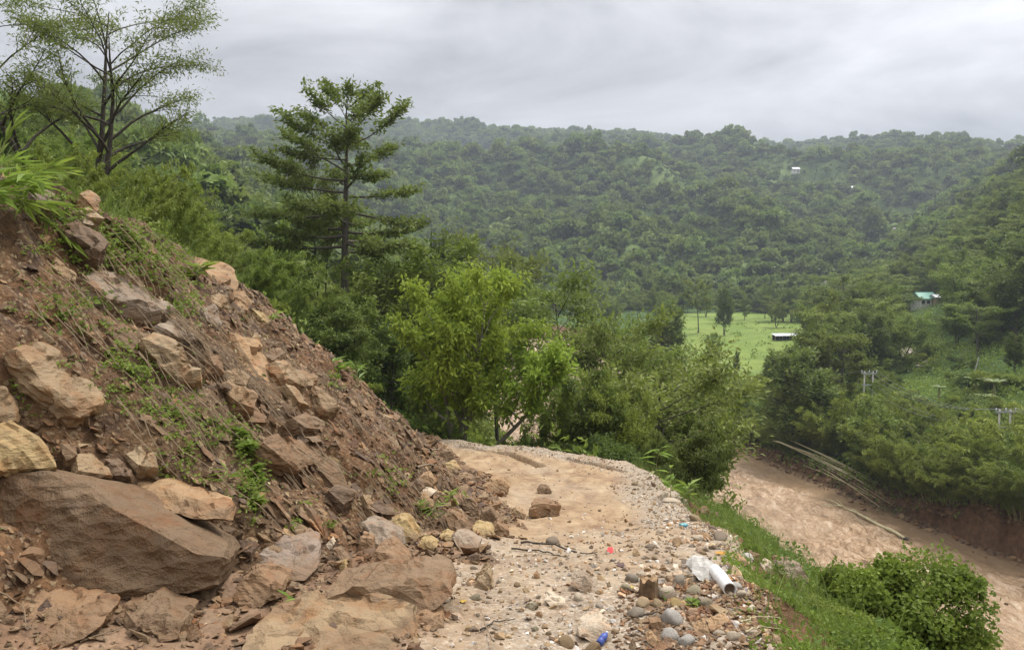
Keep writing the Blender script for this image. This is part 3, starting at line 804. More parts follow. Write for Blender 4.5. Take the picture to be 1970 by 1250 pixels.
tree_px('spreading_tree', 'dense', 715, 55, 520, 'dark tree right behind the tall trunk, half hidden', widen=0.7, rz=1.2)
tree_px('spreading_tree', 'dense', 835, 55, 505, 'dark tree standing behind the crown of the bright green tree', widen=1.0, rz=0.3)
tree_px('spreading_tree', 'canopy', 960, 80, 490, 'flat-topped tree rising behind the bright green tree', widen=0.9)
tree_px('spreading_tree', 'canopy', 1110, 46, 560, 'wide feathery green tree right of the bright green tree', widen=1.05, rz=0.9)
tree_px('spreading_tree', 'canopy', 1190, 40, 640, 'soft feathery tree sloping down towards the river, right of the wide feathery one', widen=0.85, rz=1.7)
tree_px('spreading_tree', 'canopy', 1255, 34, 715, 'small feathery tree above the dark shrubs at the broken edge', widen=1.1, rz=2.9)
tree_px('spreading_tree', 'open', 1310, 38, 770, 'lowest feathery tree of the row beside the river', widen=0.8, rz=4.0)
tree_px('spreading_tree', 'dark_leafy', 650, 33, 595, 'dark tree with pale leaf tips at the foot of the tall trunk', widen=1.05)
tree_px('spreading_tree', 'dense', 745, 36, 640, 'deep-shaded dark tree between the slide and bright green tree', widen=0.95, rz=0.8)
tree_px('spreading_tree', 'dark_leafy', 560, 36, 610, 'dark green tree standing directly behind the slide boulders', widen=1.2, rz=2.2)
for i, (u, Y, v, k, w, lab) in enumerate([
        (1065, 27.5, 770, 'open', 0.7, 'thin-stemmed sapling showing the brown river between its trunks'),
        (1110, 28.5, 730, 'open', 0.6, 'thin dark-trunked sapling at the middle of the broken road edge'),
        (1165, 27.0, 745, 'dark_leafy', 0.75, 'leafy sapling with several dark stems above the broken edge'),
        (1215, 26.0, 770, 'open', 0.75, 'spindly sapling just before the dark shrubs of the road corner')]):
    tree_px('sapling', k, u, Y, v, lab, 'tree', 'saplings along the broken road edge', rz=i * 1.3, widen=w)
# shrubs just past the broken road edge
for i, (u, Y, v, k, w, lab) in enumerate([
        (1345, 19.8, 822, 'dark_leafy', 0.95, 'dark glossy shrub hanging over the river at the road corner'),
        (1270, 21.2, 838, 'dark_leafy', 0.8, 'dark shrub directly behind the crumbled road corner'),
        (1175, 24.0, 812, 'shrub_dark', 0.9, 'dark low shrub behind the broken asphalt lip'),
        (1075, 25.5, 815, 'shrub_dark', 0.9, 'dark low shrub under the leaning lime-green tree'),
        (985, 26.0, 825, 'shrub', 0.7, 'leafy green shrub at the foot of the bright green tree'),
        (860, 27.5, 760, 'shrub_dark', 0.9, 'shadowy shrub left of the bright green tree trunk'),
        (790, 27.5, 770, 'shrub_dark', 1.0, 'dark shrub where the slide meets the road end'),
        (700, 27.0, 715, 'shrub_pale', 0.9, 'pale green shrub peeping over the slide ridge'),
        (640, 27.5, 690, 'shrub', 0.8, 'mid-green shrub behind the slide ridge below the tall trunk'),
        (520, 29.0, 560, 'shrub', 1.1, 'leafy shrub just behind the orange slab on the ridge')]):
    tree_px('shrub', k, u, Y, v, lab, 'shrub', 'shrubs along the broken edge', rz=i * 0.9, widen=w, trunk_name='stems', crown_name='foliage')
# bamboo thickets above and behind the slide
for i, (u, Y, v, k, w, lab) in enumerate([
        (110, 17, 245, 'bamboo', 0.85, 'bamboo thicket on the slide top below the sparse forked tree'),
        (225, 19, 225, 'bamboo2', 0.8, 'dark bamboo thicket peaking at the ridge below the forked tree'),
        (300, 22, 315, 'bamboo', 0.9, 'bamboo thicket arching over the upper slide ridge'),
        (20, 20, 215, 'bamboo2', 0.9, 'dark bamboo thicket on the skyline at frame edge'),
        (375, 27, 385, 'bamboo', 0.95, 'bamboo thicket with feathery tips behind the slide ridge'),
        (455, 31, 430, 'bamboo2', 0.95, 'bamboo thicket sloping down towards the orange slab'),
        (420, 26, 470, 'bamboo', 0.85, 'lower bamboo clump directly above the orange slab'),
        (530, 34, 470, 'bamboo', 0.95, 'arching yellow-green bamboo left of the tall trunk'),
        (600, 38, 520, 'bamboo2', 0.9, 'dim bamboo clump at the base of the slender tree'),
        (800, 40, 560, 'bamboo2', 0.85, 'shaded bamboo clump behind the bright green tree'),
        (870, 46, 560, 'bamboo', 0.8, 'bamboo clump between dark tree and bright green tree')]):
    tree_px('bamboo_thicket', k, u, Y, v, lab, 'bamboo', 'bamboo thickets behind the slide', rz=i * 1.1, widen=w, trunk_name='culms', crown_name='foliage')

# --- far bank of the river
bank = [
    # u, Y, vtop, kind, widen, label
    (1565, 112, 655, 'dense', 1.1, 'large dark tree over the river bend, before the green field'),
    (1500, 122, 690, 'dense', 0.9, 'dark tree at the river bend beside the green field'),
    (1625, 108, 640, 'umbrella2', 0.9, 'tall spreading tree left of the twin-pole line on the far bank'),
    (1650, 185, 535, 'umbrella', 1.25, 'huge umbrella-crowned tree beyond the shed'),
    (1725, 165, 605, 'umbrella', 0.9, 'umbrella tree in front of the pale landslip scar'),
    (1930, 150, 505, 'umbrella', 1.2, 'great flat-crowned tree right of the green-roofed house'),
    (1850, 170, 600, 'umbrella2', 1.0, 'flat-crowned tree below the green-roofed house'),
    (1700, 130, 690, 'umbrella2', 0.9, 'spreading tree behind the twin-pole line'),
    (1790, 140, 660, 'dense2', 1.0, 'rounded tree before the pale landslip scar'),
    (1600, 150, 600, 'umbrella2', 1.0, 'spreading tree just right of the long white shed'),
    (1550, 165, 632, 'dense2', 0.8, 'small rounded tree in front of the white shed'),
    (1285, 150, 610, 'dense', 0.75, 'dark round tree at the near corner of the green field'),
    (1345, 250, 540, 'umbrella2', 0.7, 'pale spreading tree at the back of the green field'),
    (1395, 240, 565, 'dense', 0.65, 'dark tree standing at the back of the green field'),
    (1380, 165, 645, 'open', 0.6, 'thin tree standing alone in the green field'),
    (1420, 160, 680, 'dense', 0.5, 'small dark tree at the lower end of the green field'),
    (1960, 110, 650, 'dense', 0.9, 'dark tree at frame edge behind the banana plants'),
    (1880, 118, 690, 'dense2', 0.9, 'mid-green tree left of the banana plants'),
]
for i, (u, Y, v, k, w, lab) in enumerate(bank):
    tree_px('river_tree', k, u, Y, v, lab, 'tree', 'trees on the far bank', rz=i * 1.7, widen=w)
bb = [
    (1590, 100, 770, 'bamboo', 1.0, 'bamboo clump overhanging the bank left of the fallen bamboo'),
    (1535, 108, 800, 'bamboo2', 1.0, 'dark bamboo clump at the inner river bend'),
    (1480, 116, 810, 'bamboo', 1.0, 'low bamboo clump where the river bends out of sight'),
    (1430, 122, 800, 'bamboo2', 1.2, 'broad bamboo clump beside the far river bend'),
    (1640, 96, 790, 'bamboo2', 0.8, 'tall bamboo clump behind the fallen bamboo culms'),
    (1700, 90, 800, 'bamboo', 1.0, 'bamboo clump above the bare eroded bank'),
    (1765, 84, 800, 'bamboo2', 1.0, 'drooping bamboo clump right of the eroded bank'),
    (1730, 100, 760, 'bamboo', 1.0, 'pale bamboo clump below the twin-pole line'),
    (1820, 79, 850, 'bamboo', 1.0, 'bright bamboo clump leaning over the water, mid bank'),
    (1880, 74, 880, 'bamboo2', 1.1, 'broad bamboo clump reaching down to the water'),
    (1950, 69, 860, 'bamboo', 1.1, 'bamboo clump at frame edge above the river'),
    (1920, 82, 800, 'bamboo2', 1.1, 'dark bamboo clump below the second twin pole'),
    (1840, 92, 770, 'bamboo', 1.1, 'pale bamboo clump below the banana plants'),
    (1780, 100, 740, 'bamboo2', 1.0, 'bamboo clump under the power lines'),
    (1900, 100, 745, 'bamboo', 1.1, 'bamboo clump right below the banana plants'),
]
for i, (u, Y, v, k, w, lab) in enumerate(bb):
    tree_px('bamboo_clump', k, u, Y, v, lab, 'bamboo', 'bamboo along the far bank', rz=i * 2.1, widen=w, trunk_name='culms', crown_name='foliage')
for i, (y, dx, h_, k) in enumerate([(66.5, .4, 6.5, 'bamboo'), (68.5, .5, 5.2, 'bamboo2'), (70.5, .8, 6.0, 'bamboo'), (73, .6, 5.5, 'bamboo2'), (75.5, .8, 6.2, 'bamboo'), (78.5, 1.0, 5.0, 'bamboo2'), (64, .8, 6.5, 'bamboo2'), (62, 1, 6.5, 'bamboo'), (82, 2.2, 5.5, 'bamboo'), (98, 1.6, 5.0, 'bamboo2'), (103, 1.4, 5.0, 'bamboo'), (108, 1.2, 5.2, 'bamboo2'), (113, 1.2, 5.0, 'bamboo')]):
    x = float(river_right(y)) + dx + .35
    plant('overhanging_bamboo', k, (x, y, ground(x, y)), 'bamboo drooping over the eroded bank into the river, number %s from frame edge' % ('first second third fourth fifth sixth hidden nearest seventh eighth ninth tenth eleventh'.split()[i]), 'bamboo', 'bamboo drooping into the river', height=h_ * .9, widen=1.2, rz=i * 1.9, trunk_name='culms', crown_name='foliage')
# low growth that lines the far bank
rg = np.random.default_rng(5)
lab_sh = {'shrub': 'green shrub in the low growth lining the far river bank', 'shrub_dark': 'dark shrub in the low growth lining the far river bank', 'shrub_pale': 'pale shrub in the low growth lining the far river bank'}
n_sh = 0
for i in range(135):
    y = rg.uniform(64, 150); x = river_right(y) + (rg.uniform(1.0, 26) if i < 75 else rg.uniform(14, 52))
    k = ('shrub', 'shrub_dark', 'shrub_pale')[rg.integers(0, 3)]
    plant('bank_shrub', k, (x, y, ground(x, y)), lab_sh[k] + (', at the bend' if y > 112 else ', before the twin pole' if y > 92 else ', by the fallen bamboo' if y > 78 else ', near frame edge'), 'shrub', 'low growth lining the far bank', height=rg.uniform(1.6, 4.2), rz=rg.uniform(0, 6), widen=rg.uniform(0.9, 1.4), trunk_name='stems', crown_name='foliage')
def prof(u): return float(np.interp(u, [1370, 1440, 1475, 1560, 1650, 1700, 1760, 1850, 1990], [815, 780, 700, 665, 665, 735, 765, 745, 765]))
FILL = {'bamboo': ('feathery bamboo clump', 'bamboo'), 'bamboo2': ('drooping bamboo clump', 'bamboo'), 'dense': ('dark dense tree', 'tree'), 'dense2': ('rounded green tree', 'tree')}
where = [(1460, 'at the inner river bend'), (1560, 'before the green field'), (1660, 'above the fallen bamboo'), (1760, 'below the first twin pole'), (1860, 'above the slack water'), (2100, 'below the second twin pole')]
for i in range(120):
    u = rg.uniform(1385, 2000); y = rg.uniform(68, 124); x = (u - 985) / F * y
    d2 = x - float(river_right(y))
    if d2 < 2.2 or d2 > 36: continue
    g = ground(x, y); k = ('bamboo', 'bamboo2', 'dense', 'dense2', 'bamboo', 'bamboo2')[rg.integers(0, 6)]
    top = prof(u) + rg.uniform(5, 120) * (1.0 if d2 < 14 else .5)
    hgt = min(float(at(u, top, y)[2] - g), rg.uniform(8.5, 12))
    if 1640 < u < 1716 and y < 100: hgt = min(hgt, float(at(u, 795, y)[2] - g))
    if 1925 < u < 1962 and y < 76: hgt = min(hgt, float(at(u, 812, y)[2] - g))
    if hgt < 2.0: continue
    row = 'at the water edge' if d2 < 7 else ('in the middle of the thicket' if d2 < 18 else 'at the back of the thicket')
    wh = next(t for lim, t in where if u < lim)
    plant('thicket_' + FILL[k][1], k, (x, y, g), '%s %s, %s' % (FILL[k][0], row, wh), FILL[k][1], 'thicket along the far bank', height=hgt, rz=rg.uniform(0, 6), widen=rg.uniform(.9, 1.35), trunk_name='culms' if 'bam' in k else 'trunk', crown_name='foliage' if 'bam' in k else 'crown')
# wooded hill above the far bank, and the trees round the field
keys = ['dense', 'dense2', 'umbrella2', 'umbrella', 'dense', 'open']
lab_h = {'dense': 'dark dense tree on the right-hand hillside', 'dense2': 'rounded tree on the right-hand hillside', 'umbrella': 'feathery flat-crowned tree on the right-hand hillside',
         'umbrella2': 'green flat-crowned tree on the right-hand hillside', 'open': 'thin open tree on the right-hand hillside'}
def hill_where(u, v):
    a = next(t for lim, t in [(1640, ', beyond the white shed'), (1735, ', under the huge umbrella tree'), (1815, ', around the green-roofed house'), (1900, ', right of the green-roofed house'), (9999, ', at frame edge')] if u < lim)
    b = next(t for lim, t in [(470, ' near the hill crest'), (560, ' high up'), (650, ' halfway down'), (9999, ' low down')] if v < lim)
    return a + b
cnt = 0; tries = 0; taken = []
while cnt < 240 and tries < 6000:
    tries += 1
    y = rg.uniform(130, 345); u = rg.uniform(1560, 2020); x = (u - 985) / F * y
    g = ground(x, y)
    if x < river_right(y) + 8: continue
    uu, vv = pix((x, y, g)); 
    k = keys[rg.integers(0, 6)]; hgt = rg.uniform(8, 13)
    ut, vt = pix((x, y, g + hgt))
    if 1705 < uu < 1840 and vt < 606 and y < 229: continue           # keeps the house in view
    if 1480 < uu < 1575 and vt < 660 and y < 215: continue           # keeps the shed in view
    if 1640 < uu < 1730 and vt < 505 : continue           # keeps the terraces in view
    if 1650 < uu < 1700 and vt < 720 and y < 100: continue
    if any((x - a) ** 2 + (y - b) ** 2 < 22 for a, b in taken): continue
    taken.append((x, y)); cnt += 1
    plant('hill_tree', k, (x, y, g), lab_h[k] + hill_where(uu, vv), 'tree', 'trees of the right-hand hillside', height=hgt, rz=rg.uniform(0, 6), widen=rg.uniform(1.0, 1.45))
for i in range(46):
    y = rg.uniform(232, 350); u = rg.uniform(1150, 1600); x = (u - 985) / F * y
    if x < river_right(y) + 3: continue
    g = ground(x, y); k = keys[rg.integers(0, 6)]
    if 1310 < u < 1480 and y < 262: continue
    plant('valley_tree', k, (x, y, g), {'dense': 'dark tree', 'dense2': 'rounded tree', 'umbrella': 'feathery flat tree', 'umbrella2': 'flat-crowned tree', 'open': 'thin tree'}[k] + ' between green field and mountain foot, ' + ('left of the field' if u < 1300 else 'straight behind the field' if u < 1450 else 'right of the field'), 'tree', 'trees behind the green field', height=rg.uniform(6, 11), rz=rg.uniform(0, 6), widen=rg.uniform(0.8, 1.2))
# left-hand hillside beyond the slide
cnt = 0
while cnt < 80:
    y = rg.uniform(40, 130); u = rg.uniform(-60, 900); x = (u - 985) / F * y
    g = ground(x, y); hgt = rg.uniform(6, 9)
    if g < -22: continue
    ut, vt = pix((x, y, g + hgt))
    lim = np.interp(u, [-100, 60, 130, 260, 420, 600, 700, 900], [190, 200, 260, 330, 450, 540, 560, 560])
    cnt += 1
    if vt < lim:
        hgt = at(u, lim, y)[2] - g
        if hgt < 3: continue
    k = ['dense', 'dense2', 'open', 'bamboo', 'bamboo2'][rg.integers(0, 5)]
    plant('hillside_tree', k, (x, y, g), {'dense': 'dark tree', 'dense2': 'rounded tree', 'open': 'thin tree', 'bamboo': 'bamboo', 'bamboo2': 'drooping bamboo'}[k] + ' in the wood beyond the slide, ' + ('under the sparse forked tree' if u < 280 else 'left of the tall tree' if u < 560 else 'behind the tall tree' if u < 760 else 'right of the tall tree') + (' near by' if y < 65 else ' farther off'), 'tree', 'wood on the hillside beyond the slide', height=hgt, rz=rg.uniform(0, 6), widen=rg.uniform(0.9, 1.25))

# --- the mountain wood: reads as one mass, so one object that instances small trees
def forest():
    protos = bpy.data.collections.new('forest_protos')
    for i in range(5):
        rng = np.random.default_rng(200 + i)
        p = Pool()
        lumps = (7, 5, 9, 6, 8)[i]; wd = (.42, .22, .5, .36, .28)[i]; C, D, N_, T = [], [], [], []
        for k in range(lumps):
            a = rng.uniform(0, 6.28); r = wd * math.sqrt(rng.random()); z = (0.42, .25, .6, .35, .2)[i] + (.42, .65, .25, .5, .7)[i] * rng.random() * (1 - r)
            c = np.array([math.cos(a) * r, math.sin(a) * r, z]); rad = rng.uniform(0.16, 0.28); m = 46
            d = rand_dirs(rng, m); d[:, 2] = np.abs(d[:, 2]) - 0.25
            C.append(c + d * rad * (rng.random((m, 1)) ** 0.3)); D.append(d + rng.normal(size=(m, 3)) * .5)
            n_ = d * .8 + rng.normal(size=(m, 3)) * 0.4; n_[:, 2] += 0.4; N_.append(n_); T.append(rng.uniform(0, .6, m) + rng.uniform(0, .4))
        C = np.concatenate(C); s = rng.uniform(0.7, 1.3, len(C))
        p.add(*leaf_quads(C, np.concatenate(D), np.concatenate(N_), 0.17 * s, 0.12 * s), np.concatenate(T))
        v, q = tube(np.array([[0, 0, 0], [0.02, 0, 0.3], [0, 0.02, 0.62]]), [0.03, 0.022, 0.012], 4)
        p.add(v, q, np.zeros(len(q)))
        o = bpy.data.objects.new('forest_tree_proto', p.mesh('forest_tree_proto', M['leaf_far'])); protos.objects.link(o)
    rng = np.random.default_rng(9)
    pts = []
    n = 120000
    y = rng.uniform(330, 1480, n); u = rng.uniform(150, 2060, n); x = (u - 985) / F * y
    dens = 0.72 + 0.8 * fbm(x / 80., y / 90., 4) + 0.15 * sstep(700, 1200, y)
    y_keep = rng.random(n) < (y / 1480.) * np.clip(dens, 0.30, 1) * 0.92
    # clearings and terraces seen in the photo
    clear = [(1680, 487, 55, 18), (1560, 480, 45, 14), (1400, 470, 60, 22), (1430, 520, 55, 25), (940, 298, 30, 12), (1060, 318, 40, 12), (1340, 440, 50, 18), (870, 380, 30, 10), (1780, 350, 40, 12), (1690, 345, 30, 10), (960, 435, 30, 8), (1290, 520, 40, 18), (600, 300, 50, 14), (1210, 470, 25, 25)]
    shrink = np.where(dens < .36, rng.uniform(.25, .6, n), 1.0)
    z = H(x, y)
    f = y * CP - z * SP; up = y * SP + z * CP; pu = 985 + F * x / f; pv = 625 - F * up / f
    for cu, cv, ru, rv in clear:
        inside = ((pu - cu) / ru) ** 2 + ((pv - cv) / rv) ** 2 < 0.8 + 0.9 * perlin(x / 14., y / 14.)
        shrink = np.where(inside, np.minimum(shrink, rng.uniform(.18, .45, n)), shrink)
    y_keep &= x > river_right(y) - 400
    x, y, z, shrink = x[y_keep], y[y_keep], z[y_keep], shrink[y_keep]
    ci = np.where(shrink < 1)[0]; ci = np.repeat(ci, 3)
    x2 = x[ci] + rng.normal(size=len(ci)) * 6; y2 = y[ci] + rng.normal(size=len(ci)) * 8
    x, y, z, shrink = np.concatenate([x, x2]), np.concatenate([y, y2]), np.concatenate([z, H(x2, y2)]), np.concatenate([shrink, rng.uniform(.1, .32, len(ci))])
    y3 = rng.uniform(130, 372, 5200); x3 = (rng.uniform(120, 800, 5200) - 985) / F * y3; z3 = H(x3, y3)
    k3 = (z3 > -16) & (rng.random(5200) < y3 / 372.); x3, y3, z3 = x3[k3], y3[k3], z3[k3]
    x, y, z, shrink = np.concatenate([x, x3]), np.concatenate([y, y3]), np.concatenate([z, z3]), np.concatenate([shrink, rng.uniform(.5, .95, len(x3))])
    m = len(x)
    size = rng.lognormal(-0.05, 0.42, m) * np.interp(y, [330, 1480], [6.8, 8.6]); size = np.clip(size, 2.2, 15) * shrink
    me = bpy.data.meshes.new('mountain_wood'); me.vertices.add(m)
    me.vertices.foreach_set('co', np.stack([x, y, z - 0.3], 1).astype(np.float32).ravel())
    for nm, val in (('size', size), ('turn', rng.uniform(0, 6.28, m)), ('flat', rng.uniform(0.7, 1.5, m))):
        a = me.attributes.new(nm, 'FLOAT', 'POINT'); a.data.foreach_set('value', val.astype(np.float32))
    o = link('mountain_wood', me)
    tag(o, 'mixed green woodland covering the misty mountainside', 'woodland', kind='stuff')
    ng = bpy.data.node_groups.new('scatter_wood', 'GeometryNodeTree')
    ng.interface.new_socket('Geometry', in_out='INPUT', socket_type='NodeSocketGeometry')
    ng.interface.new_socket('Geometry', in_out='OUTPUT', socket_type='NodeSocketGeometry')
    N = ng.nodes; L = ng.links
    gi = N.new('NodeGroupInput'); go = N.new('NodeGroupOutput')
    m2p = N.new('GeometryNodeMeshToPoints'); iop = N.new('GeometryNodeInstanceOnPoints'); ci = N.new('GeometryNodeCollectionInfo')
    ci.inputs['Collection'].default_value = protos; ci.inputs['Separate Children'].default_value = True; ci.inputs['Reset Children'].default_value = True
    L.new(gi.outputs[0], m2p.inputs[0]); L.new(m2p.outputs[0], iop.inputs['Points']); L.new(ci.outputs[0], iop.inputs['Instance'])
    iop.inputs['Pick Instance'].default_value = True
    ri = N.new('FunctionNodeRandomValue'); ri.data_type = 'INT'; ri.inputs[4].default_value = 0; ri.inputs[5].default_value = 4
    L.new(ri.outputs[2], iop.inputs['Instance Index'])
    def named(nm):
        a = N.new('GeometryNodeInputNamedAttribute'); a.data_type = 'FLOAT'; a.inputs[0].default_value = nm; return a.outputs[0]
    sz = named('size'); fl = named('flat')
    mu = N.new('ShaderNodeMath'); mu.operation = 'MULTIPLY'; L.new(sz, mu.inputs[0]); L.new(fl, mu.inputs[1])
    cs = N.new('ShaderNodeCombineXYZ'); L.new(sz, cs.inputs[0]); L.new(sz, cs.inputs[1]); L.new(mu.outputs[0], cs.inputs[2]); L.new(cs.outputs[0], iop.inputs['Scale'])
    cr_ = N.new('ShaderNodeCombineXYZ'); L.new(named('turn'), cr_.inputs[2])
    try: L.new(cr_.outputs[0], iop.inputs['Rotation'])
    except Exception: pass
    L.new(iop.outputs[0], go.inputs[0])
    md = o.modifiers.new('scatter', 'NODES'); md.node_group = ng
forest()

# ------------------------------------------------------------------ rocks
def noise3(p, f, seed=0.0):
    return (perlin(p[:, 0] * f + p[:, 2] * f * 0.71 + seed, p[:, 1] * f - p[:, 2] * f * 0.63 + seed * 1.7) + perlin(p[:, 1] * f * 0.9 + 31 + seed, p[:, 2] * f * 1.1 + p[:, 0] * f * 0.37)) * 0.6
def hull_mesh(name, pts, cuts=0, rough=0.03, seed=0, mat='rock', layer=0.0, bed=(0.3, 0.2, 1.0), smooth=False, bevel=0.0, chip=0.11):
    bm = bmesh.new()
    for p in pts: bm.verts.new([float(c) for c in p])
    r = bmesh.ops.convex_hull(bm, input=bm.verts)
    junk = [e for e in set(r['geom_interior']) | set(r['geom_unused']) if isinstance(e, bmesh.types.BMVert)]
    if junk: bmesh.ops.delete(bm, geom=junk, context='VERTS')
    bmesh.ops.dissolve_limit(bm, angle_limit=R(4), verts=bm.verts, edges=bm.edges)
    if bevel > 0:
        bmesh.ops.bevel(bm, geom=list(bm.edges), offset=bevel, segments=1, affect='EDGES', clamp_overlap=True, profile=0.5)
    bmesh.ops.triangulate(bm, faces=bm.faces)
    if cuts:
        cc_ = np.array([v.co[:] for v in bm.verts]); tgt = np.ptp(cc_, axis=0).max() / {1: 4, 2: 7, 3: 11, 4: 17, 5: 64}[cuts]
        for _ in range(9):
            lg = [e for e in bm.edges if e.calc_length() > tgt * 1.3]
            if not lg: break
            bmesh.ops.subdivide_edges(bm, edges=lg, cuts=1)
            bmesh.ops.triangulate(bm, faces=bm.faces, quad_method='BEAUTY', ngon_method='BEAUTY')
        bm.normal_update()
        co = np.array([v.co[:] for v in bm.verts]); no = np.array([v.normal[:] for v in bm.verts])
        size = np.ptp(co, axis=0).max()
        d = noise3(co / size, 2.6, seed) * 1.0 + noise3(co / size, 6.5, seed + 3) * 0.55 + noise3(co / size, 15, seed + 7) * 0.3
        disp = no * (d * rough * size)[:, None]
        rq = np.random.default_rng(seed + 1); K = 14
        sd = co[rq.integers(0, len(co), K)] + rq.normal(size=(K, 3)) * size * .05; gk = rq.normal(size=(K, 3)) * chip; ok_ = rq.normal(size=K) * chip * .10 * size
        nk = np.argmin(((co[:, None] - sd[None]) ** 2).sum(-1), 1)
        disp += no * (((co - sd[nk]) * gk[nk]).sum(1) + ok_[nk])[:, None]
        if layer > 0:
            b = np.array(bed); b = b / np.linalg.norm(b)
            q = co @ b / size * (5 + seed % 5) + noise3(co / size, 1.6, seed + 5) * 2.2 + noise3(co / size, 5.0, seed + 9) * 0.5
            st = q - np.floor(q)
            disp += no * ((np.clip(st * 4, 0, 1) - st) * layer * size)[:, None]
        for v, dd in zip(bm.verts, disp): v.co += Vector(dd)
    bmesh.ops.recalc_face_normals(bm, faces=bm.faces)
    me = bpy.data.meshes.new(name); bm.to_mesh(me); bm.free()
    me.polygons.foreach_set('use_smooth', np.full(len(me.polygons), bool(smooth)))
    me.materials.append(M[mat])
    return me

C_ = dict(tan=(0.255, 0.180, 0.100), orange=(0.285, 0.180, 0.092), rust=(0.185, 0.108, 0.056), brown=(0.150, 0.096, 0.055), dark=(0.09, 0.058, 0.039), grey=(0.235, 0.19, 0.145),
          purple=(0.19, 0.152, 0.125), yellow=(0.32, 0.235, 0.105), pale=(0.31, 0.235, 0.14), cream=(0.53, 0.45, 0.34), white=(0.50, 0.475, 0.43), slate=(0.30, 0.262, 0.21), olive=(0.28, 0.25, 0.17), ochre=(0.36, 0.26, 0.11))
LAND = []       # (u, v, short name) of the rocks that others are told by
SLOPE_N = np.array([0.60, -0.22, 0.77]); SLOPE_N /= np.linalg.norm(SLOPE_N)
def rock_px(short, label, col, poly, mode='S', thick=0.14, normal=None, cuts=4, rough=0.045, layer=0.03, name='rock', lean=0.55, dy=None, mat='rock', anchor=None, smooth=False, cat='rock', group=None, sink=0.25):
    P = np.array(poly, float); cu, cv = P[:, 0].mean(), P[:, 1].mean()
    seed = int(abs(cu * 13.7 + cv * 7.1)) % 997; rng = np.random.default_rng(seed)
    if mode == 'S':
        h = hit(*(anchor or (cu, cv)))
        n = SLOPE_N if normal is None else np.array(normal, float) / np.linalg.norm(normal)
        n = n + rng.normal(size=3) * 0.10; n /= np.linalg.norm(n)
        top = []
        for u, v in P:
            d = ray(u, v); den = d @ n
            t = (h @ n) / den if abs(den) > 0.12 else h[1]
            t = min(max(t, h[1] * 0.8), h[1] * 1.25); top.append(d * t)
        top = np.array(top); c = top.mean(0)
        pts = np.concatenate([c + (top - c) * 0.93 + n * thick * rng.uniform(0.25, 0.75, (len(top), 1)), c + (top - c) * 1.02, c + (top - c) * 0.9 - n * thick * 1.3])
    else:
        h = hit(*(anchor or (cu, P[:, 1].max() - 1)))
        Y = h[1]
        vmax = P[:, 1].max()
        front = []
        for i, (u, v) in enumerate(P):
            k = (dy[i] if dy is not None else lean * (vmax - v) / F * Y)
            front.append(at(u, v, Y + k))
        front = np.array(front); c = front.mean(0)
        bk = c + (front - c) * rng.uniform(0.72, 0.92, (len(front), 1)) + np.array([0, thick, 0])
        bk[:, 2] = np.minimum(bk[:, 2], front[:, 2].max()) + rng.normal(size=len(bk)) * thick * 0.06
        low = front[front[:, 2] < np.median(front[:, 2])]
        base = low + np.array([0, 0.4 * thick, -sink * np.ptp(front[:, 2])])
        pts = np.concatenate([front, bk, base])
    org = np.array([pts[:, 0].mean(), pts[:, 1].mean(), pts[:, 2].min()])
    me = hull_mesh(name, pts - org, cuts, rough, seed, mat, layer, bed=rng.normal(size=3) * 0.35 + np.array([0.55, -0.1, 0.85]), smooth=smooth)
    cc = np.array(C_[col]); cc = cc * 0.66 + np.array((0.15, 0.102, 0.056)) * 0.34 if mat == 'rock' else cc
    o = link(name, me, loc=org); o.color = (*(cc * rng.uniform(0.85, 1.08)), 1)
    tag(o, label, cat, group)
    LAND.append((cu, cv, short))
    return o

# the great boulder at the roadside and its neighbours
_bp = [(-260, 1000, .5), (-240, 1140, .25), (0, 1156, 0), (113, 1150, 0), (250, 1136, 0), (361, 1147, .05), (414, 1128, .12), (434, 1075, .25),
       (-120, 925, .5), (0, 913, .42), (90, 908, .42), (180, 926, .42), (232, 985, .2), (312, 1012, .22), (380, 1064, .1), (428, 1072, .2),
       (200, 930, .8), (330, 955, 1.05), (424, 1026, .75), (433, 1043, .55), (-60, 905, 1.1), (120, 905, 1.15)]
def boulder():
    h = hit(200, 1165); Y = h[1] + 0.1
    f = np.array([at(u, v, Y + k) for u, v, k in _bp])
    bk = f.copy(); c = f.mean(0); bk = c + (bk - c) * 0.85; bk[:, 1] += 1.0; bk[:, 2] -= 0.25
    pts = np.concatenate([f, bk]); org = np.array([pts[:, 0].mean(), pts[:, 1].mean(), pts[:, 2].min()])
    me = hull_mesh('boulder', pts - org, 5, 0.030, 5, 'boulder', 0.0, bed=(0.25, -0.35, 0.9), chip=0.0)
    o = link('boulder', me, loc=org); o.color = (0.128, 0.083, 0.046, 1)
    tag(o, 'huge brown boulder with dark flat face lying at the foot of the slide', 'boulder')
    LAND.append((200, 1040, 'the huge boulder'))
    return Y
BY = boulder()
rock_px('the slab on the boulder', 'long pale slab lying along the back of the huge boulder', 'orange', [(199, 934), (278, 934), (357, 955), (432, 982), (430, 997), (391, 1000), (323, 984), (260, 962)], 'G', 0.35, cuts=4, anchor=(330, 1085), lean=1.6, layer=0.02, name='flat_rock')
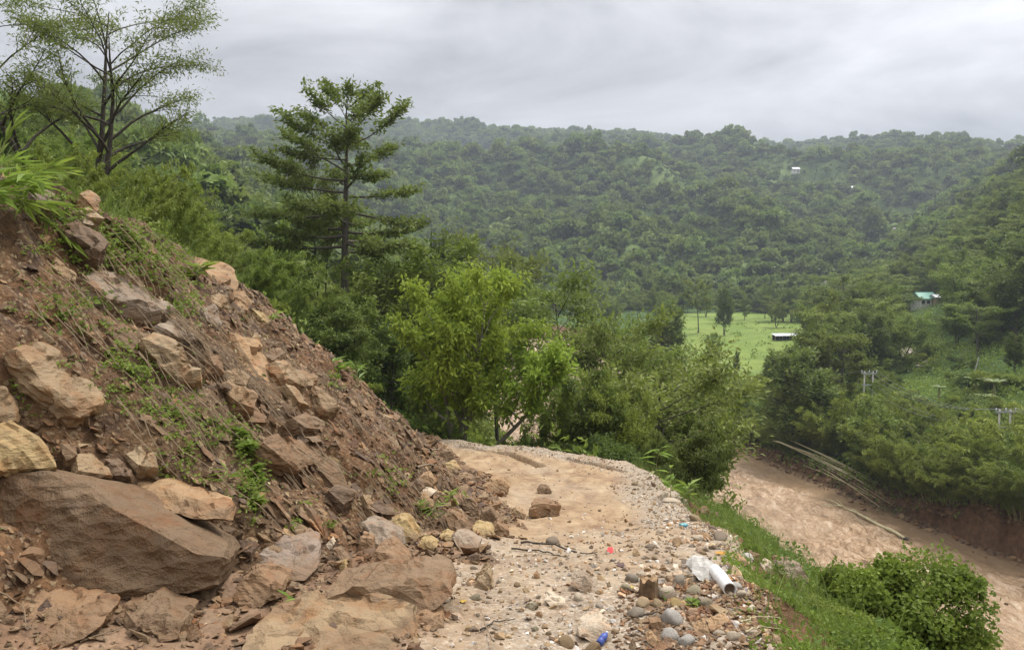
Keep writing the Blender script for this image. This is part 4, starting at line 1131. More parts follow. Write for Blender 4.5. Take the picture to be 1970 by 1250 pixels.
S = [
 # short, label, colour, polygon, extras
 ('the orange ridge slab', 'large orange slab jutting from the slide ridge against the trees', 'orange', [(364, 508), (389, 504), (421, 511), (446, 533), (456, 559), (446, 578), (414, 573), (385, 560)], dict(thick=.26, cuts=4)),
 ('the block under the orange slab', 'tan block wedged under the orange ridge slab', 'tan', [(400, 580), (414, 574), (432, 583), (434, 599), (414, 607), (400, 597)], dict(thick=.22)),
 ('the ridge block', 'orange-brown block on the ridge right of the orange slab', 'orange', [(446, 573), (461, 569), (476, 590), (474, 606), (450, 604)], dict(thick=.25)),
 ('the yellow ridge stone', 'yellow-stained stone lowest in the ridge cluster', 'yellow', [(479, 600), (497, 603), (516, 620), (516, 633), (493, 622)], dict(thick=.2)),
 ('the big tan slab', 'big tan slab standing out halfway up the slide', 'pale', [(266, 667), (288, 647), (317, 656), (346, 674), (358, 703), (372, 739), (346, 742), (322, 732), (303, 698), (275, 683)], dict(thick=.22, cuts=4, normal=(0.45, -0.62, 0.62))),
 ('the sunken grey slab', 'long grey-brown slab sunk in the soil of the upper slide', 'grey', [(158, 552), (173, 530), (202, 542), (252, 560), (317, 597), (333, 609), (295, 621), (262, 617), (202, 593), (166, 573)], dict(thick=.2, cuts=4)),
 ('the grey ledge', 'grey broken ledge above the big tan slab', 'grey', [(290, 634), (324, 626), (360, 647), (371, 661), (335, 660), (318, 656)], dict(thick=.2)),
 ('the dark tilted slab', 'dark tilted slab with shadowed underside high on the slide', 'dark', [(111, 454), (137, 447), (182, 475), (195, 494), (182, 510), (146, 486)], dict(thick=.26)),
 ('the purple slab', 'purple-grey flat slab under the grass at the slide top', 'purple', [(34, 372), (65, 368), (101, 381), (120, 410), (124, 424), (83, 420), (52, 394)], dict(thick=.22, cuts=4)),
 ('the upper orange stone', 'orange stone highest in the small heap under the slide-top grass', 'orange', [(147, 383), (162, 382), (181, 403), (178, 417), (155, 402)], dict(thick=.2)),
 ('the upper pale stone', 'pale tan stone in the small heap under the slide-top grass', 'pale', [(147, 411), (162, 408), (185, 425), (184, 437), (164, 429)], dict(thick=.18)),
 ('the upper round stone', 'rounded grey-brown stone lowest of the heap at the slide top', 'grey', [(149, 429), (162, 422), (172, 433), (170, 446), (151, 442)], dict(thick=.18)),
 ('the lone orange stone', 'small lone orange stone left of the dark tilted slab', 'orange', [(70, 462), (86, 455), (95, 467), (83, 477)], dict(thick=.14)),
 ('the long ridge slab', 'long tan slab overhanging the right slope of the slide', 'tan', [(516, 714), (547, 711), (576, 723), (602, 739), (590, 755), (554, 751), (529, 737)], dict(thick=.26, cuts=4)),
 ('the lower ridge slab', 'narrow tan slab just below the long overhanging slab', 'tan', [(535, 746), (551, 749), (580, 774), (585, 790), (561, 785)], dict(thick=.2)),
 ('the dark ridge stone', 'dark stone above the long overhanging slab', 'brown', [(503, 692), (522, 680), (546, 687), (542, 700), (515, 706)], dict(thick=.2)),
 ('the orange-tan plate', 'broken orange-tan plate in the middle of the slide', 'orange', [(405, 757), (432, 745), (464, 752), (484, 774), (482, 801), (446, 788)], dict(thick=.2, cuts=4)),
 ('the tan plate', 'tan plate resting above the broken orange-tan plate', 'tan', [(420, 724), (443, 716), (470, 738), (466, 751), (432, 744)], dict(thick=.18)),
 ('the red stone', 'red-brown upright stone right of the big tan slab', 'rust', [(388, 687), (410, 698), (422, 714), (420, 730), (400, 722)], dict(thick=.2)),
 ('the ridge foot slab', 'grey-tan slab below the blocks of the ridge', 'grey', [(377, 601), (400, 601), (423, 624), (415, 636), (388, 628)], dict(thick=.16)),
 ('the split stone', 'thin pale split stone beneath the sunken grey slab', 'tan', [(154, 621), (164, 626), (178, 649), (169, 648)], dict(thick=.1)),
 ('the small orange flake', 'small orange flake under the thin split stone', 'orange', [(180, 645), (194, 642), (203, 652), (187, 658)], dict(thick=.1)),
 ('the overhanging plate', 'brown overhanging plate under the broken orange-tan plate', 'rust', [(443, 802), (483, 794), (506, 813), (505, 828), (470, 826)], dict(thick=.26)),
 ('the wide tan plate', 'wide tan plate low on the ridge side of the slide', 'tan', [(592, 759), (613, 756), (642, 775), (643, 801), (616, 797)], dict(thick=.22)),
 ('the muddy plate', 'mud-coated plate below the narrow tan slab', 'brown', [(553, 810), (574, 804), (610, 825), (612, 838), (577, 833)], dict(thick=.18)),
 ('the red bedding face', 'smooth reddish bedrock face running down mid-slide', 'orange', [(436, 650), (478, 667), (511, 702), (532, 733), (548, 790), (518, 782), (478, 722)], dict(thick=.16, cuts=4)),
 ('the striped slab', 'tilted slab striped yellow and black behind the huge boulder', 'yellow', [(-60, 850), (0, 832), (27, 820), (42, 836), (77, 878), (112, 912), (48, 920), (-40, 925)], dict(thick=.25, cuts=4, normal=(0.4, -0.66, 0.62), layer=.045)),
 ('the corner block', 'tan block at frame edge above the striped slab', 'tan', [(-50, 757), (18, 751), (32, 774), (30, 814), (-50, 822)], dict(thick=.3, cuts=4, normal=(0.4, -0.7, 0.6))),
 ('the tan wedge', 'tan wedge-shaped stone behind the long pale slab', 'pale', [(240, 885), (259, 869), (293, 892), (303, 908), (263, 914)], dict(thick=.2, normal=(0.4, -0.6, 0.7))),
 ('the small brown cube', 'brown blocky stone above the striped slab edge', 'brown', [(116, 870), (143, 865), (151, 889), (128, 897)], dict(thick=.18, normal=(0.4, -0.6, 0.7))),
 ('the mud block', 'mud-covered block right behind the boulder crest', 'tan', [(140, 889), (177, 884), (213, 918), (214, 932), (142, 924)], dict(thick=.2, normal=(0.4, -0.6, 0.7))),
 ('the dark wedge', 'dark wedge between mud-covered block and tan wedge', 'dark', [(198, 893), (226, 888), (258, 918), (254, 930), (211, 922)], dict(thick=.2, normal=(0.4, -0.6, 0.7))),
 ('the crumbly block', 'crumbly brown block above the striped slab', 'brown', [(93, 795), (113, 788), (130, 803), (109, 816)], dict(thick=.18, normal=(0.4, -0.6, 0.7))),
 ('the spike', 'thin tan spike of rock leaning in the mid slide', 'tan', [(690, 957), (701, 960), (726, 1005), (717, 1006)], dict(thick=.12)),
 ('the dark hump', 'dark hump of rock left of the leaning spike', 'dark', [(623, 962), (644, 947), (679, 963), (675, 976), (656, 990)], dict(thick=.24, normal=(.3, -.6, .7))),
 ('the second dark hump', 'dark angular rock right of the leaning spike', 'dark', [(708, 978), (728, 966), (752, 982), (756, 996), (730, 1000)], dict(thick=.2, normal=(.3, -.6, .7))),
 ('the low brown bank rock', 'brown fractured rock bulging from the lower slide', 'rust', [(486, 862), (520, 845), (560, 868), (590, 905), (560, 915), (515, 892)], dict(thick=.2, cuts=4)),
 ('the long fissured rock', 'long fissured brown rock running down the lower slide', 'brown', [(545, 842), (580, 850), (640, 905), (668, 948), (640, 950), (590, 900)], dict(thick=.18, cuts=4)),
 ('the ribbed bedrock', 'ribbed brown bedrock in the bare left part of the slide', 'tan', [(20, 680), (80, 665), (160, 730), (200, 790), (150, 800), (70, 740)], dict(thick=.12, cuts=4, layer=.045)),
 ('the dim plate', 'dim brown plate buried above the big tan slab', 'brown', [(205, 645), (240, 632), (262, 655), (262, 690), (228, 676)], dict(thick=.12)),
 ('the buried edge', 'buried tan edge of bedrock left of the sunken grey slab', 'tan', [(80, 505), (105, 500), (140, 535), (138, 548), (112, 538)], dict(thick=.12)),
]
for sh, lab, col, poly, ex in S: rock_px(sh, lab, col, poly, 'S', name='flat_rock' if 'slab' in lab.split()[:4] else 'rock', **ex)
G = [
 ('the low rust slab', 'rust-brown slab in the black shadow beneath the huge boulder', 'rust', [(23, 1186), (49, 1163), (113, 1162), (155, 1182), (148, 1198), (105, 1206), (49, 1212)], dict(thick=.4, lean=1.3)),
 ('the corner rust slab', 'rust-red slab at the bottom frame edge under the boulder', 'rust', [(70, 1231), (113, 1201), (162, 1187), (189, 1205), (158, 1226), (113, 1248), (75, 1256)], dict(thick=.35, lean=1.2)),
 ('the dark flat rock', 'dark flat-topped rock in front of the huge boulder', 'brown', [(228, 1194), (263, 1180), (323, 1176), (354, 1194), (341, 1228), (312, 1233), (278, 1217)], dict(thick=.4, lean=.8)),
 ('the thin shelf', 'thin brown shelf of rock touching the boulder underside', 'brown', [(123, 1157), (165, 1138), (226, 1131), (230, 1142), (177, 1154)], dict(thick=.35, lean=1.5)),
 ('the small prop stone', 'small brown stone propped below the boulder', 'rust', [(221, 1187), (241, 1160), (272, 1159), (275, 1177)], dict(thick=.25, lean=.8)),
 ('the violet slab', 'grey-violet slab with bright top right of the huge boulder', 'purple', [(478, 1060), (530, 1047), (575, 1051), (606, 1061), (610, 1090), (586, 1114), (545, 1107), (497, 1086)], dict(thick=.4, lean=1.3, cuts=4)),
 ('the veined triangle', 'rusty triangular rock with yellow vein right of the huge boulder', 'rust', [(456, 1152), (462, 1117), (493, 1099), (542, 1126), (542, 1146), (500, 1165), (480, 1170)], dict(thick=.35, lean=.6, cuts=4)),
 ('the tan shard', 'flat tan shard behind the grey-violet slab', 'tan', [(464, 1067), (504, 1046), (539, 1050), (540, 1059), (496, 1068)], dict(thick=.3, lean=1.2)),
 ('the rounded tan stone', 'rounded tan stone at the boulder right end', 'tan', [(443, 1052), (462, 1038), (482, 1035), (494, 1043), (466, 1059)], dict(thick=.25, lean=1.0)),
 ('the long low rock', 'long low brown rock half buried beside the leafy sprig', 'brown', [(596, 1155), (661, 1136), (708, 1138), (762, 1131), (812, 1121), (857, 1125), (866, 1143), (836, 1158), (802, 1198), (762, 1190), (684, 1184), (627, 1190)], dict(thick=.55, lean=.9, cuts=4, layer=.04)),
 ('the mud slab', 'broad mud-smeared slab at the bottom of the picture', 'tan', [(470, 1222), (560, 1186), (650, 1179), (720, 1190), (797, 1214), (803, 1246), (770, 1268), (470, 1268)], dict(thick=.4, lean=1.9, cuts=4)),
 ('the reddish chip', 'reddish chip at the gravel edge below the long low rock', 'rust', [(794, 1197), (822, 1181), (850, 1190), (853, 1204), (825, 1210)], dict(thick=.25, lean=1.0)),
 ('the leaning grey slab', 'grey-tan slab leaning against the slide toe', 'grey', [(700, 1006), (735, 1017), (769, 1044), (775, 1063), (738, 1064), (716, 1040)], dict(thick=.35, lean=1.1, cuts=4)),
 ('the dark rust wedge', 'dark rust wedge under the leaning grey-tan slab', 'rust', [(712, 1086), (720, 1062), (748, 1064), (790, 1092), (783, 1101), (748, 1104)], dict(thick=.35, lean=.5, cuts=4)),
 ('the red toe block', 'red-brown block left of the leaning grey-tan slab', 'rust', [(693, 1033), (715, 1037), (719, 1063), (694, 1066)], dict(thick=.2, lean=.5)),
 ('the yellow toe rock', 'yellow-ochre lumpy rock behind the leaning grey-tan slab', 'ochre', [(747, 1006), (768, 995), (783, 1001), (785, 1021), (804, 1032), (793, 1047), (762, 1037)], dict(thick=.3, lean=.7, cuts=4)),
 ('the orange plate', 'flat orange plate above the toe weeds', 'orange', [(777, 965), (795, 957), (820, 957), (831, 974), (809, 980)], dict(thick=.3, lean=1.4)),
 ('the pale plate', 'pale yellow flat stone above the flat orange plate', 'cream', [(798, 950), (815, 943), (837, 947), (823, 957)], dict(thick=.2, lean=1.3)),
 ('the purple knob', 'dark purple knobbly stone on the toe', 'dark', [(787, 939), (802, 925), (815, 938), (800, 948)], dict(thick=.25, lean=.4)),
 ('the split orange stone', 'split orange stone beside the dark purple knob', 'orange', [(808, 918), (825, 913), (838, 927), (826, 940)], dict(thick=.25, lean=.6)),
 ('the brown end block', 'brown block at the far end of the toe', 'brown', [(843, 886), (849, 871), (869, 869), (874, 880), (856, 889)], dict(thick=.35, lean=.5)),
 ('the amber stone', 'amber flat stone beyond the toe, touching the road', 'yellow', [(855, 895), (872, 893), (884, 902), (869, 911)], dict(thick=.3, lean=1.0)),
 ('the tan road chip', 'thin tan chip lying on the far road edge of the toe', 'tan', [(871, 920), (889, 911), (899, 916), (883, 923)], dict(thick=.2, lean=1.2)),
 ('the small far stone', 'small brown stone farthest along the muddy road', 'brown', [(895, 910), (904, 903), (912, 909), (906, 915)], dict(thick=.15, lean=.5)),
 ('the second small road stone', 'small dark stone between farthest stone and orange road rock', 'brown', [(905, 923), (920, 917), (928, 924), (916, 929)], dict(thick=.15, lean=.6)),
 ('the orange road rock', 'orange-brown angular rock alone on the muddy road', 'orange', [(932, 937), (943, 922), (963, 921), (983, 937), (974, 947), (940, 947)], dict(thick=.35, lean=.7, cuts=4)),
 ('the flat road stone', 'small flat brown stone on the road above the rust block', 'brown', [(1033, 943), (1040, 936), (1057, 940), (1061, 947), (1040, 951)], dict(thick=.2, lean=.7)),
 ('the rust road block', 'rust-brown brick-like rock in the middle of the road', 'rust', [(1023, 989), (1025, 972), (1054, 968), (1078, 973), (1075, 992), (1037, 996)], dict(thick=.35, lean=.4, cuts=4)),
 ('the tan road stone', 'low tan stone left of the rust-brown brick-like rock', 'tan', [(979, 992), (993, 980), (1011, 990), (1008, 998)], dict(thick=.2, lean=.6)),
 ('the brown toe boulder', 'brown angular rock upright beside the toe weeds', 'brown', [(888, 972), (903, 960), (917, 974), (922, 996), (905, 993)], dict(thick=.3, lean=.4)),
 ('the red toe plate', 'red-brown plate below the toe weeds', 'rust', [(855, 992), (872, 987), (894, 1005), (896, 1020), (869, 1023)], dict(thick=.3, lean=.6)),
 ('the pale sliver', 'pale upright sliver between two brown toe rocks', 'pale', [(878, 985), (886, 980), (897, 998), (892, 1008)], dict(thick=.12, lean=.3)),
 ('the pointed brown rock', 'pointed brown rock nearest the road among the toe rocks', 'brown', [(922, 1016), (928, 986), (943, 980), (963, 1005), (944, 1017)], dict(thick=.3, lean=.4)),
 ('the rust corner block', 'rust block against the pointed brown rock', 'rust', [(945, 1020), (956, 1007), (979, 1021), (978, 1032), (956, 1033)], dict(thick=.25, lean=.4)),
 ('the yellow flat stone', 'yellow flat stone below the pointed brown rock', 'yellow', [(905, 1022), (919, 1015), (946, 1018), (952, 1030), (933, 1035)], dict(thick=.25, lean=1.1)),
 ('the grey-tan cap', 'grey-tan flat-topped rock at the edge of the gravel', 'grey', [(870, 1036), (896, 1027), (924, 1045), (922, 1055), (889, 1064)], dict(thick=.3, lean=1.2)),
 ('the yellow pebble', 'yellow stone left of the grey-tan flat-topped rock', 'yellow', [(845, 1032), (859, 1027), (873, 1037), (866, 1045)], dict(thick=.2, lean=.8)),
 ('the ochre lump', 'ochre lump in front of the yellow-ochre lumpy rock', 'ochre', [(804, 1049), (825, 1041), (841, 1052), (819, 1062)], dict(thick=.25, lean=.7)),
 ('the olive shard', 'olive-brown shard above the leaning grey-tan slab', 'olive', [(724, 999), (731, 994), (759, 1018), (752, 1025)], dict(thick=.2, lean=.8)),
 ('the tan pyramid', 'tan pyramid-shaped stone on the gravel', 'pale', [(910, 1135), (920, 1116), (936, 1099), (946, 1112), (948, 1128)], dict(thick=.22, lean=.5)),
 ('the pale toe chip', 'pale yellow chip on the crumbly lower slide', 'cream', [(625, 1049), (637, 1037), (643, 1045), (632, 1059)], dict(thick=.1, lean=.5)),
 ('the upright yellow chip', 'upright yellow chip on the crumbly lower slide', 'yellow', [(651, 1090), (661, 1079), (666, 1098), (656, 1099)], dict(thick=.1, lean=.3)),
 ('the brown stick stone', 'narrow brown stone between two yellow chips', 'brown', [(638, 1058), (650, 1054), (670, 1078), (660, 1084)], dict(thick=.1, lean=.8)),
 ('the cream block', 'pale cream-topped block beside the blue bottle', 'cream', [(1116, 1224), (1134, 1205), (1157, 1198), (1174, 1212), (1168, 1230), (1141, 1238)], dict(thick=.28, lean=1.0, cuts=4, rough=.015, layer=0)),
 ('the cream flake', 'flat cream stone lying alone on the near road', 'cream', [(1047, 1152), (1058, 1145), (1091, 1167), (1077, 1175), (1063, 1171)], dict(thick=.15, lean=1.5, layer=0)),
 ('the grey wedge', 'grey-tan wedge stone half sunk in the near road', 'grey', [(1098, 1123), (1125, 1110), (1140, 1125), (1139, 1139), (1118, 1137)], dict(thick=.25, lean=.8, layer=0)),
 ('the tan shale', 'thin orange-tan shale slab leaning on the red-brown earth heap', 'orange', [(1364, 1206), (1397, 1187), (1404, 1191), (1384, 1206), (1371, 1214)], dict(thick=.12, lean=1.2)),
 ('the orange shale', 'short orange shale chip left of the thin leaning shale', 'orange', [(1338, 1216), (1362, 1206), (1366, 1219), (1349, 1225)], dict(thick=.14, lean=1.0)),
 ('the brown shale', 'upright brown shale beside the big white cobble', 'rust', [(1252, 1198), (1272, 1195), (1273, 1213), (1255, 1217)], dict(thick=.1, lean=.3)),
 ('the orange cube', 'small orange block among the white cobbles', 'orange', [(1245, 1232), (1256, 1223), (1265, 1234), (1256, 1244)], dict(thick=.12, lean=.6)),
 ('the grass boulder', 'large brown-grey boulder sunk in the grass below the road', 'grey', [(1506, 1106), (1522, 1094), (1540, 1092), (1557, 1116), (1543, 1134), (1516, 1124)], dict(thick=.5, lean=.7, cuts=4)),
 ('the cream grass stone', 'cream stone left of the large grass boulder', 'cream', [(1469, 1094), (1480, 1081), (1494, 1090), (1491, 1105), (1474, 1105)], dict(thick=.2, lean=.6, layer=0)),
 ('the tan grass slab', 'grey-tan slab against the large grass boulder', 'tan', [(1492, 1092), (1506, 1085), (1541, 1089), (1520, 1104)], dict(thick=.3, lean=1.2)),
 ('the brown edge rock', 'brown rock on the road edge above the river', 'brown', [(1348, 985), (1362, 977), (1367, 998), (1354, 1001)], dict(thick=.25, lean=.4)),
 ('the dark edge rock', 'dark rock right of the brown edge rock above the river', 'dark', [(1367, 992), (1381, 987), (1386, 998), (1371, 1004)], dict(thick=.25, lean=.4)),
 ('the orange verge stone', 'orange-tan stone where the road edge meets the grass', 'orange', [(1412, 1080), (1429, 1075), (1441, 1084), (1426, 1090)], dict(thick=.2, lean=1.0)),
 ('the brown verge stone', 'brown stone above the orange-tan verge stone', 'brown', [(1446, 1072), (1461, 1067), (1461, 1084), (1450, 1085)], dict(thick=.2, lean=.5)),
]
for sh, lab, col, poly, ex in G: rock_px(sh, lab, col, poly, 'G', name='flat_rock' if 'slab' in lab else 'rock', **ex)

# ---- rounded river cobbles along the road edge
def cobble_mesh(seed):
    rng = np.random.default_rng(seed); bm = bmesh.new(); bmesh.ops.create_icosphere(bm, subdivisions=3, radius=1.0)
    co = np.array([v.co[:] for v in bm.verts])
    pn = rand_dirs(rng, 12); ph = rng.uniform(0.72, 1.05, 12)
    q = np.clip(co @ pn.T, 0.02, None) / ph[None]
    k = 1.0 / (q ** 9).sum(1) ** (1 / 9.0)
    co = co * np.clip(k, .5, 1.25)[:, None] * (1 + 0.10 * noise3(co, 1.3, seed))[:, None]
    for v, c in zip(bm.verts, co): v.co = c
    me = bpy.data.meshes.new('cobblestone'); bm.to_mesh(me); bm.free()
    me.polygons.foreach_set('use_smooth', np.full(len(me.polygons), True)); me.materials.append(M['cobble']); return me
COBB = [cobble_mesh(i) for i in range(8)]
def cobble(p, w, h, dpt, col, label, group=None, tilt=0.3, rng=RNG):
    o = link('cobblestone', COBB[rng.integers(0, 8)], loc=(p[0], p[1], p[2] + h * 0.14))
    o.scale = (w / 2, dpt / 2, h / 2); o.rotation_euler = (rng.normal() * tilt, rng.normal() * tilt, rng.uniform(0, 6.28))
    o.color = (*np.clip((np.array(col) * .82 + np.array((.26, .19, .12)) * .18) * rng.uniform(0.78, 1.08), 0, .75), 1)
    return tag(o, label, 'stone', group)
CB = [(707, 1114, 38, 16, 'white', 'the white toe cobble', 'long white cobble at the toe below the dark rust wedge'), (727, 1139, 34, 13, 'white', 'the second white toe cobble', 'flat white cobble touching the long low rock'),
      (1114, 1146, 22, 15, 'cream', 'the cream cobble', 'cream cobble under the grey-tan wedge stone'), (1307, 1116, 28, 26, 'slate', 'the veined cobble', 'pale veined upright cobble right of the tree stump'),
      (1282, 1136, 36, 24, 'cream', 'the cream stump cobble', 'cream cobble leaning at the tree stump foot'), (1224, 1176, 36, 22, 'slate', 'the grey oval cobble', 'grey oval cobble below the tree stump'),
      (1293, 1184, 44, 30, 'white', 'the big white cobble', 'big white cobble with dark hollow, mid cobble heap'), (1355, 1156, 34, 20, 'olive', 'the olive cobble', 'olive-grey cobble left of the pipe mouth'),
      (1336, 1133, 34, 17, 'olive', 'the flat olive cobble', 'flat olive cobble behind the olive-grey one'), (1410, 1220, 26, 19, 'cream', 'the striped cobble', 'striped cream cobble on the red-brown earth heap'),
      (1382, 1216, 26, 9, 'cream', 'the flat cream cobble', 'flat cream cobble left of the striped one'), (1288, 1218, 40, 26, 'white', 'the white heap cobble', 'large white cobble in the lowest cobble row'),
      (1320, 1228, 36, 20, 'white', 'the white end cobble', 'white cobble at the right end of the lowest row'), (1274, 954, 24, 11, 'cream', 'the far pale cobble', 'pale cobble at the crumbled road corner'),
      (1291, 961, 34, 10, 'cream', 'the second far cobble', 'long pale cobble just below the crumbled corner'), (1386, 1030, 32, 14, 'grey', 'the edge cobble', 'grey-tan cobble on the edge above the verge grass'),
      (1345, 1034, 24, 12, 'cream', 'the pale edge cobble', 'pale cobble left of the grey-tan edge cobble'), (1265, 1158, 26, 20, 'pale', 'the tan stump cobble', 'tan cobble in front of the tree stump'),
      (1236, 1160, 34, 18, 'pale', 'the yellow-tan cobble', 'yellow-tan broad cobble below the stump left side'), (1262, 1128, 26, 17, 'slate', 'the behind-stump cobble', 'slate-grey cobble right behind the stump'),
      (1215, 1108, 32, 16, 'slate', 'the flat grey cobble', 'flat grey cobble left of the stump top'), (1205, 1128, 24, 16, 'olive', 'the leaf cobble', 'olive cobble with the yellow leaf on it'),
      (1325, 1150, 22, 14, 'slate', 'the dark cobble', 'dark grey cobble between cream and olive cobbles'), (1303, 1160, 30, 18, 'ochre', 'the ochre cobble', 'ochre cobble above the big white one'),
      (1246, 1215, 20, 15, 'grey', 'the small grey cobble', 'small grey cobble left of the upright brown shale'), (1383, 1187, 18, 18, 'slate', 'the pipe cobble', 'grey cobble on the earth heap below the pipe'),
      (1090, 1230, 40, 18, 'tan', 'the bottle cobble', 'tan cobble at the bottom edge left of the cream-topped block'), (1140, 1244, 44, 18, 'tan', 'the base cobble', 'broad tan cobble under the blue bottle')]
for u, v, w, h, col, sh, lab in CB:
    p = hit(u, v + h * 0.4)
    k = p[1] / F; cobble(p, w * k, h * k * 1.25, w * k * 0.8, C_[col], lab, rng=np.random.default_rng(u)); LAND.append((u, v, sh))

# ---- scattered stones: the ones large enough to point at are objects, told by the nearest landmark
def angular(seed, flat=0.55):
    rng = np.random.default_rng(seed)
    p = rand_dirs(rng, 11) * rng.uniform(0.75, 1.1, (11, 1)); p[:, 2] *= flat; p[:, 1] *= 0.75
    return hull_mesh('stone', p, 2, 0.045, seed, 'rock', 0.03)
ANG = [angular(300 + i, f) for i, f in enumerate([.3, .45, .6, .35, .5, .7, .28, .4, .55, .5])]
SHAPES = ['thin flat', 'flat angular', 'blocky', 'flat', 'angular', 'chunky', 'thin', 'flat jagged', 'jagged', 'angular']
COLN = {'tan': 'tan', 'orange': 'orange', 'rust': 'rust-red', 'brown': 'brown', 'dark': 'dark', 'grey': 'grey', 'yellow': 'yellow', 'pale': 'pale', 'cream': 'cream', 'white': 'white', 'slate': 'slate-grey', 'olive': 'olive', 'purple': 'purple', 'ochre': 'ochre'}
def near_label(u, v, what):
    la = min(LAND, key=lambda l: (l[0] - u) ** 2 + (l[1] - v) ** 2)
    du, dv = u - la[0], v - la[1]
    rel = ('right of' if du > 0 else 'left of') if abs(du) > abs(dv) * 1.3 else ('below' if dv > 0 else 'above')
    return '%s %s %s' % (what, rel, la[2])
rg = np.random.default_rng(77)
used_labels = {}
def scatter_rock(p, size, zone, sloped):
    i = rg.integers(0, 10)
    col = rg.choice(['tan', 'orange', 'rust', 'brown', 'dark', 'brown', 'tan', 'pale', 'yellow', 'grey', 'rust', 'tan'])
    u, v = pix(p)
    what = '%s %s stone' % (('small ' if size * F / p[1] < 24 else '') + SHAPES[i], COLN[col])
    lab = near_label(u, v, what)
    n = used_labels.get(lab, 0); used_labels[lab] = n + 1
    o = link('stone', ANG[i], loc=p)
    s = size / 2; o.scale = (s * rg.uniform(.9, 1.35), s * rg.uniform(.8, 1.1), s * rg.uniform(.8, 1.1))
    e = Vector(SLOPE_N + rg.normal(size=3) * 0.35).to_track_quat('Z', 'Y') if sloped else Vector((rg.normal() * .35, rg.normal() * .35, 1)).to_track_quat('Z', 'Y')
    o.rotation_mode = 'QUATERNION'; o.rotation_quaternion = e @ Vector((0, 0, 1)).rotation_difference(Vector((0, 0, 1))) @ Matrix.Rotation(rg.uniform(0, 6.28), 3, 'Z').to_quaternion()
    o.color = (*((np.array(C_[col]) * .6 + np.array((0.14, 0.095, 0.052)) * .4) * rg.uniform(0.75, 1.1)), 1)
    tag(o, lab, 'stone', zone)
n_st = 0
for t in range(4000):
    if n_st >= 215: break
    u = rg.uniform(5, 960); v = rg.uniform(400, 1245)
    ridge = np.interp(u, [0, 140, 230, 370, 440, 600, 850, 960], [370, 385, 415, 500, 560, 700, 860, 960])
    if v < ridge + 8: continue
    p = hit(u, v)
    if p is None or p[1] > 27: continue
    d = float(foot_x(p[1]) - p[0])
    if d < -0.7: continue
    # most of the loose stone lies along the toe and down the ridge side
    w = 0.25 + 1.0 * math.exp(-(d / 1.1) ** 2) + 0.9 * float(sstep(14, 21, np.array(p[1])))
    if rg.random() > w * 0.7: continue
    if u < 440 and 905 < v < 1160: continue
    px_ = min(rg.lognormal(math.log(19), 0.5), 60)
    if d < -0.2 and px_ > 30: continue
    scatter_rock(p, px_ * p[1] / F, 'loose stones of the slide', d > 0.2); n_st += 1
n_cb = 0
for t in range(3000):
    if n_cb >= 105: break
    u = rg.uniform(830, 1470); v = rg.uniform(900, 1248); p = hit(u, v)
    if p is None or p[1] > 24: continue
    s = float(edge_dist(np.array([p[0]]), np.array([p[1]]))[0]); d = float(foot_x(p[1]) - p[0])
    if s > 0.35 or d > -0.1: continue
    w = math.exp(-((s + 0.35) / 0.55) ** 2) + (0.5 if v > 1060 else 0.03)
    if rg.random() > w * 0.8: continue
    px_ = np.clip(rg.lognormal(math.log(14), 0.4), 9, 34) * (0.8 if p[1] > 12 else 1)
    col = rg.choice(['cream', 'white', 'grey', 'grey', 'pale', 'tan', 'tan', 'cream', 'olive', 'slate'])
    size = px_ * p[1] / F
    lab = near_label(u, v, '%s %s cobble' % ('small' if px_ < 20 else 'rounded', COLN[col]))
    if rg.random() < .55:
        o = link('edge_stone', ANG[rg.integers(0, 10)], loc=p); o.scale = (size * .55, size * .5, size * .6); o.rotation_euler = (rg.normal() * .4, rg.normal() * .4, rg.uniform(0, 6.28)); o.color = (*(np.array(C_[col]) * rg.uniform(.75, 1.05)), 1)
        tag(o, lab.replace('cobble', 'broken stone', 1), 'stone', 'broken stones of the road edge')
    else: cobble(p, size, size * rg.uniform(.5, .75), size * rg.uniform(.65, 1), C_[col], lab, 'cobbles of the road edge', rng=rg)
    n_cb += 1

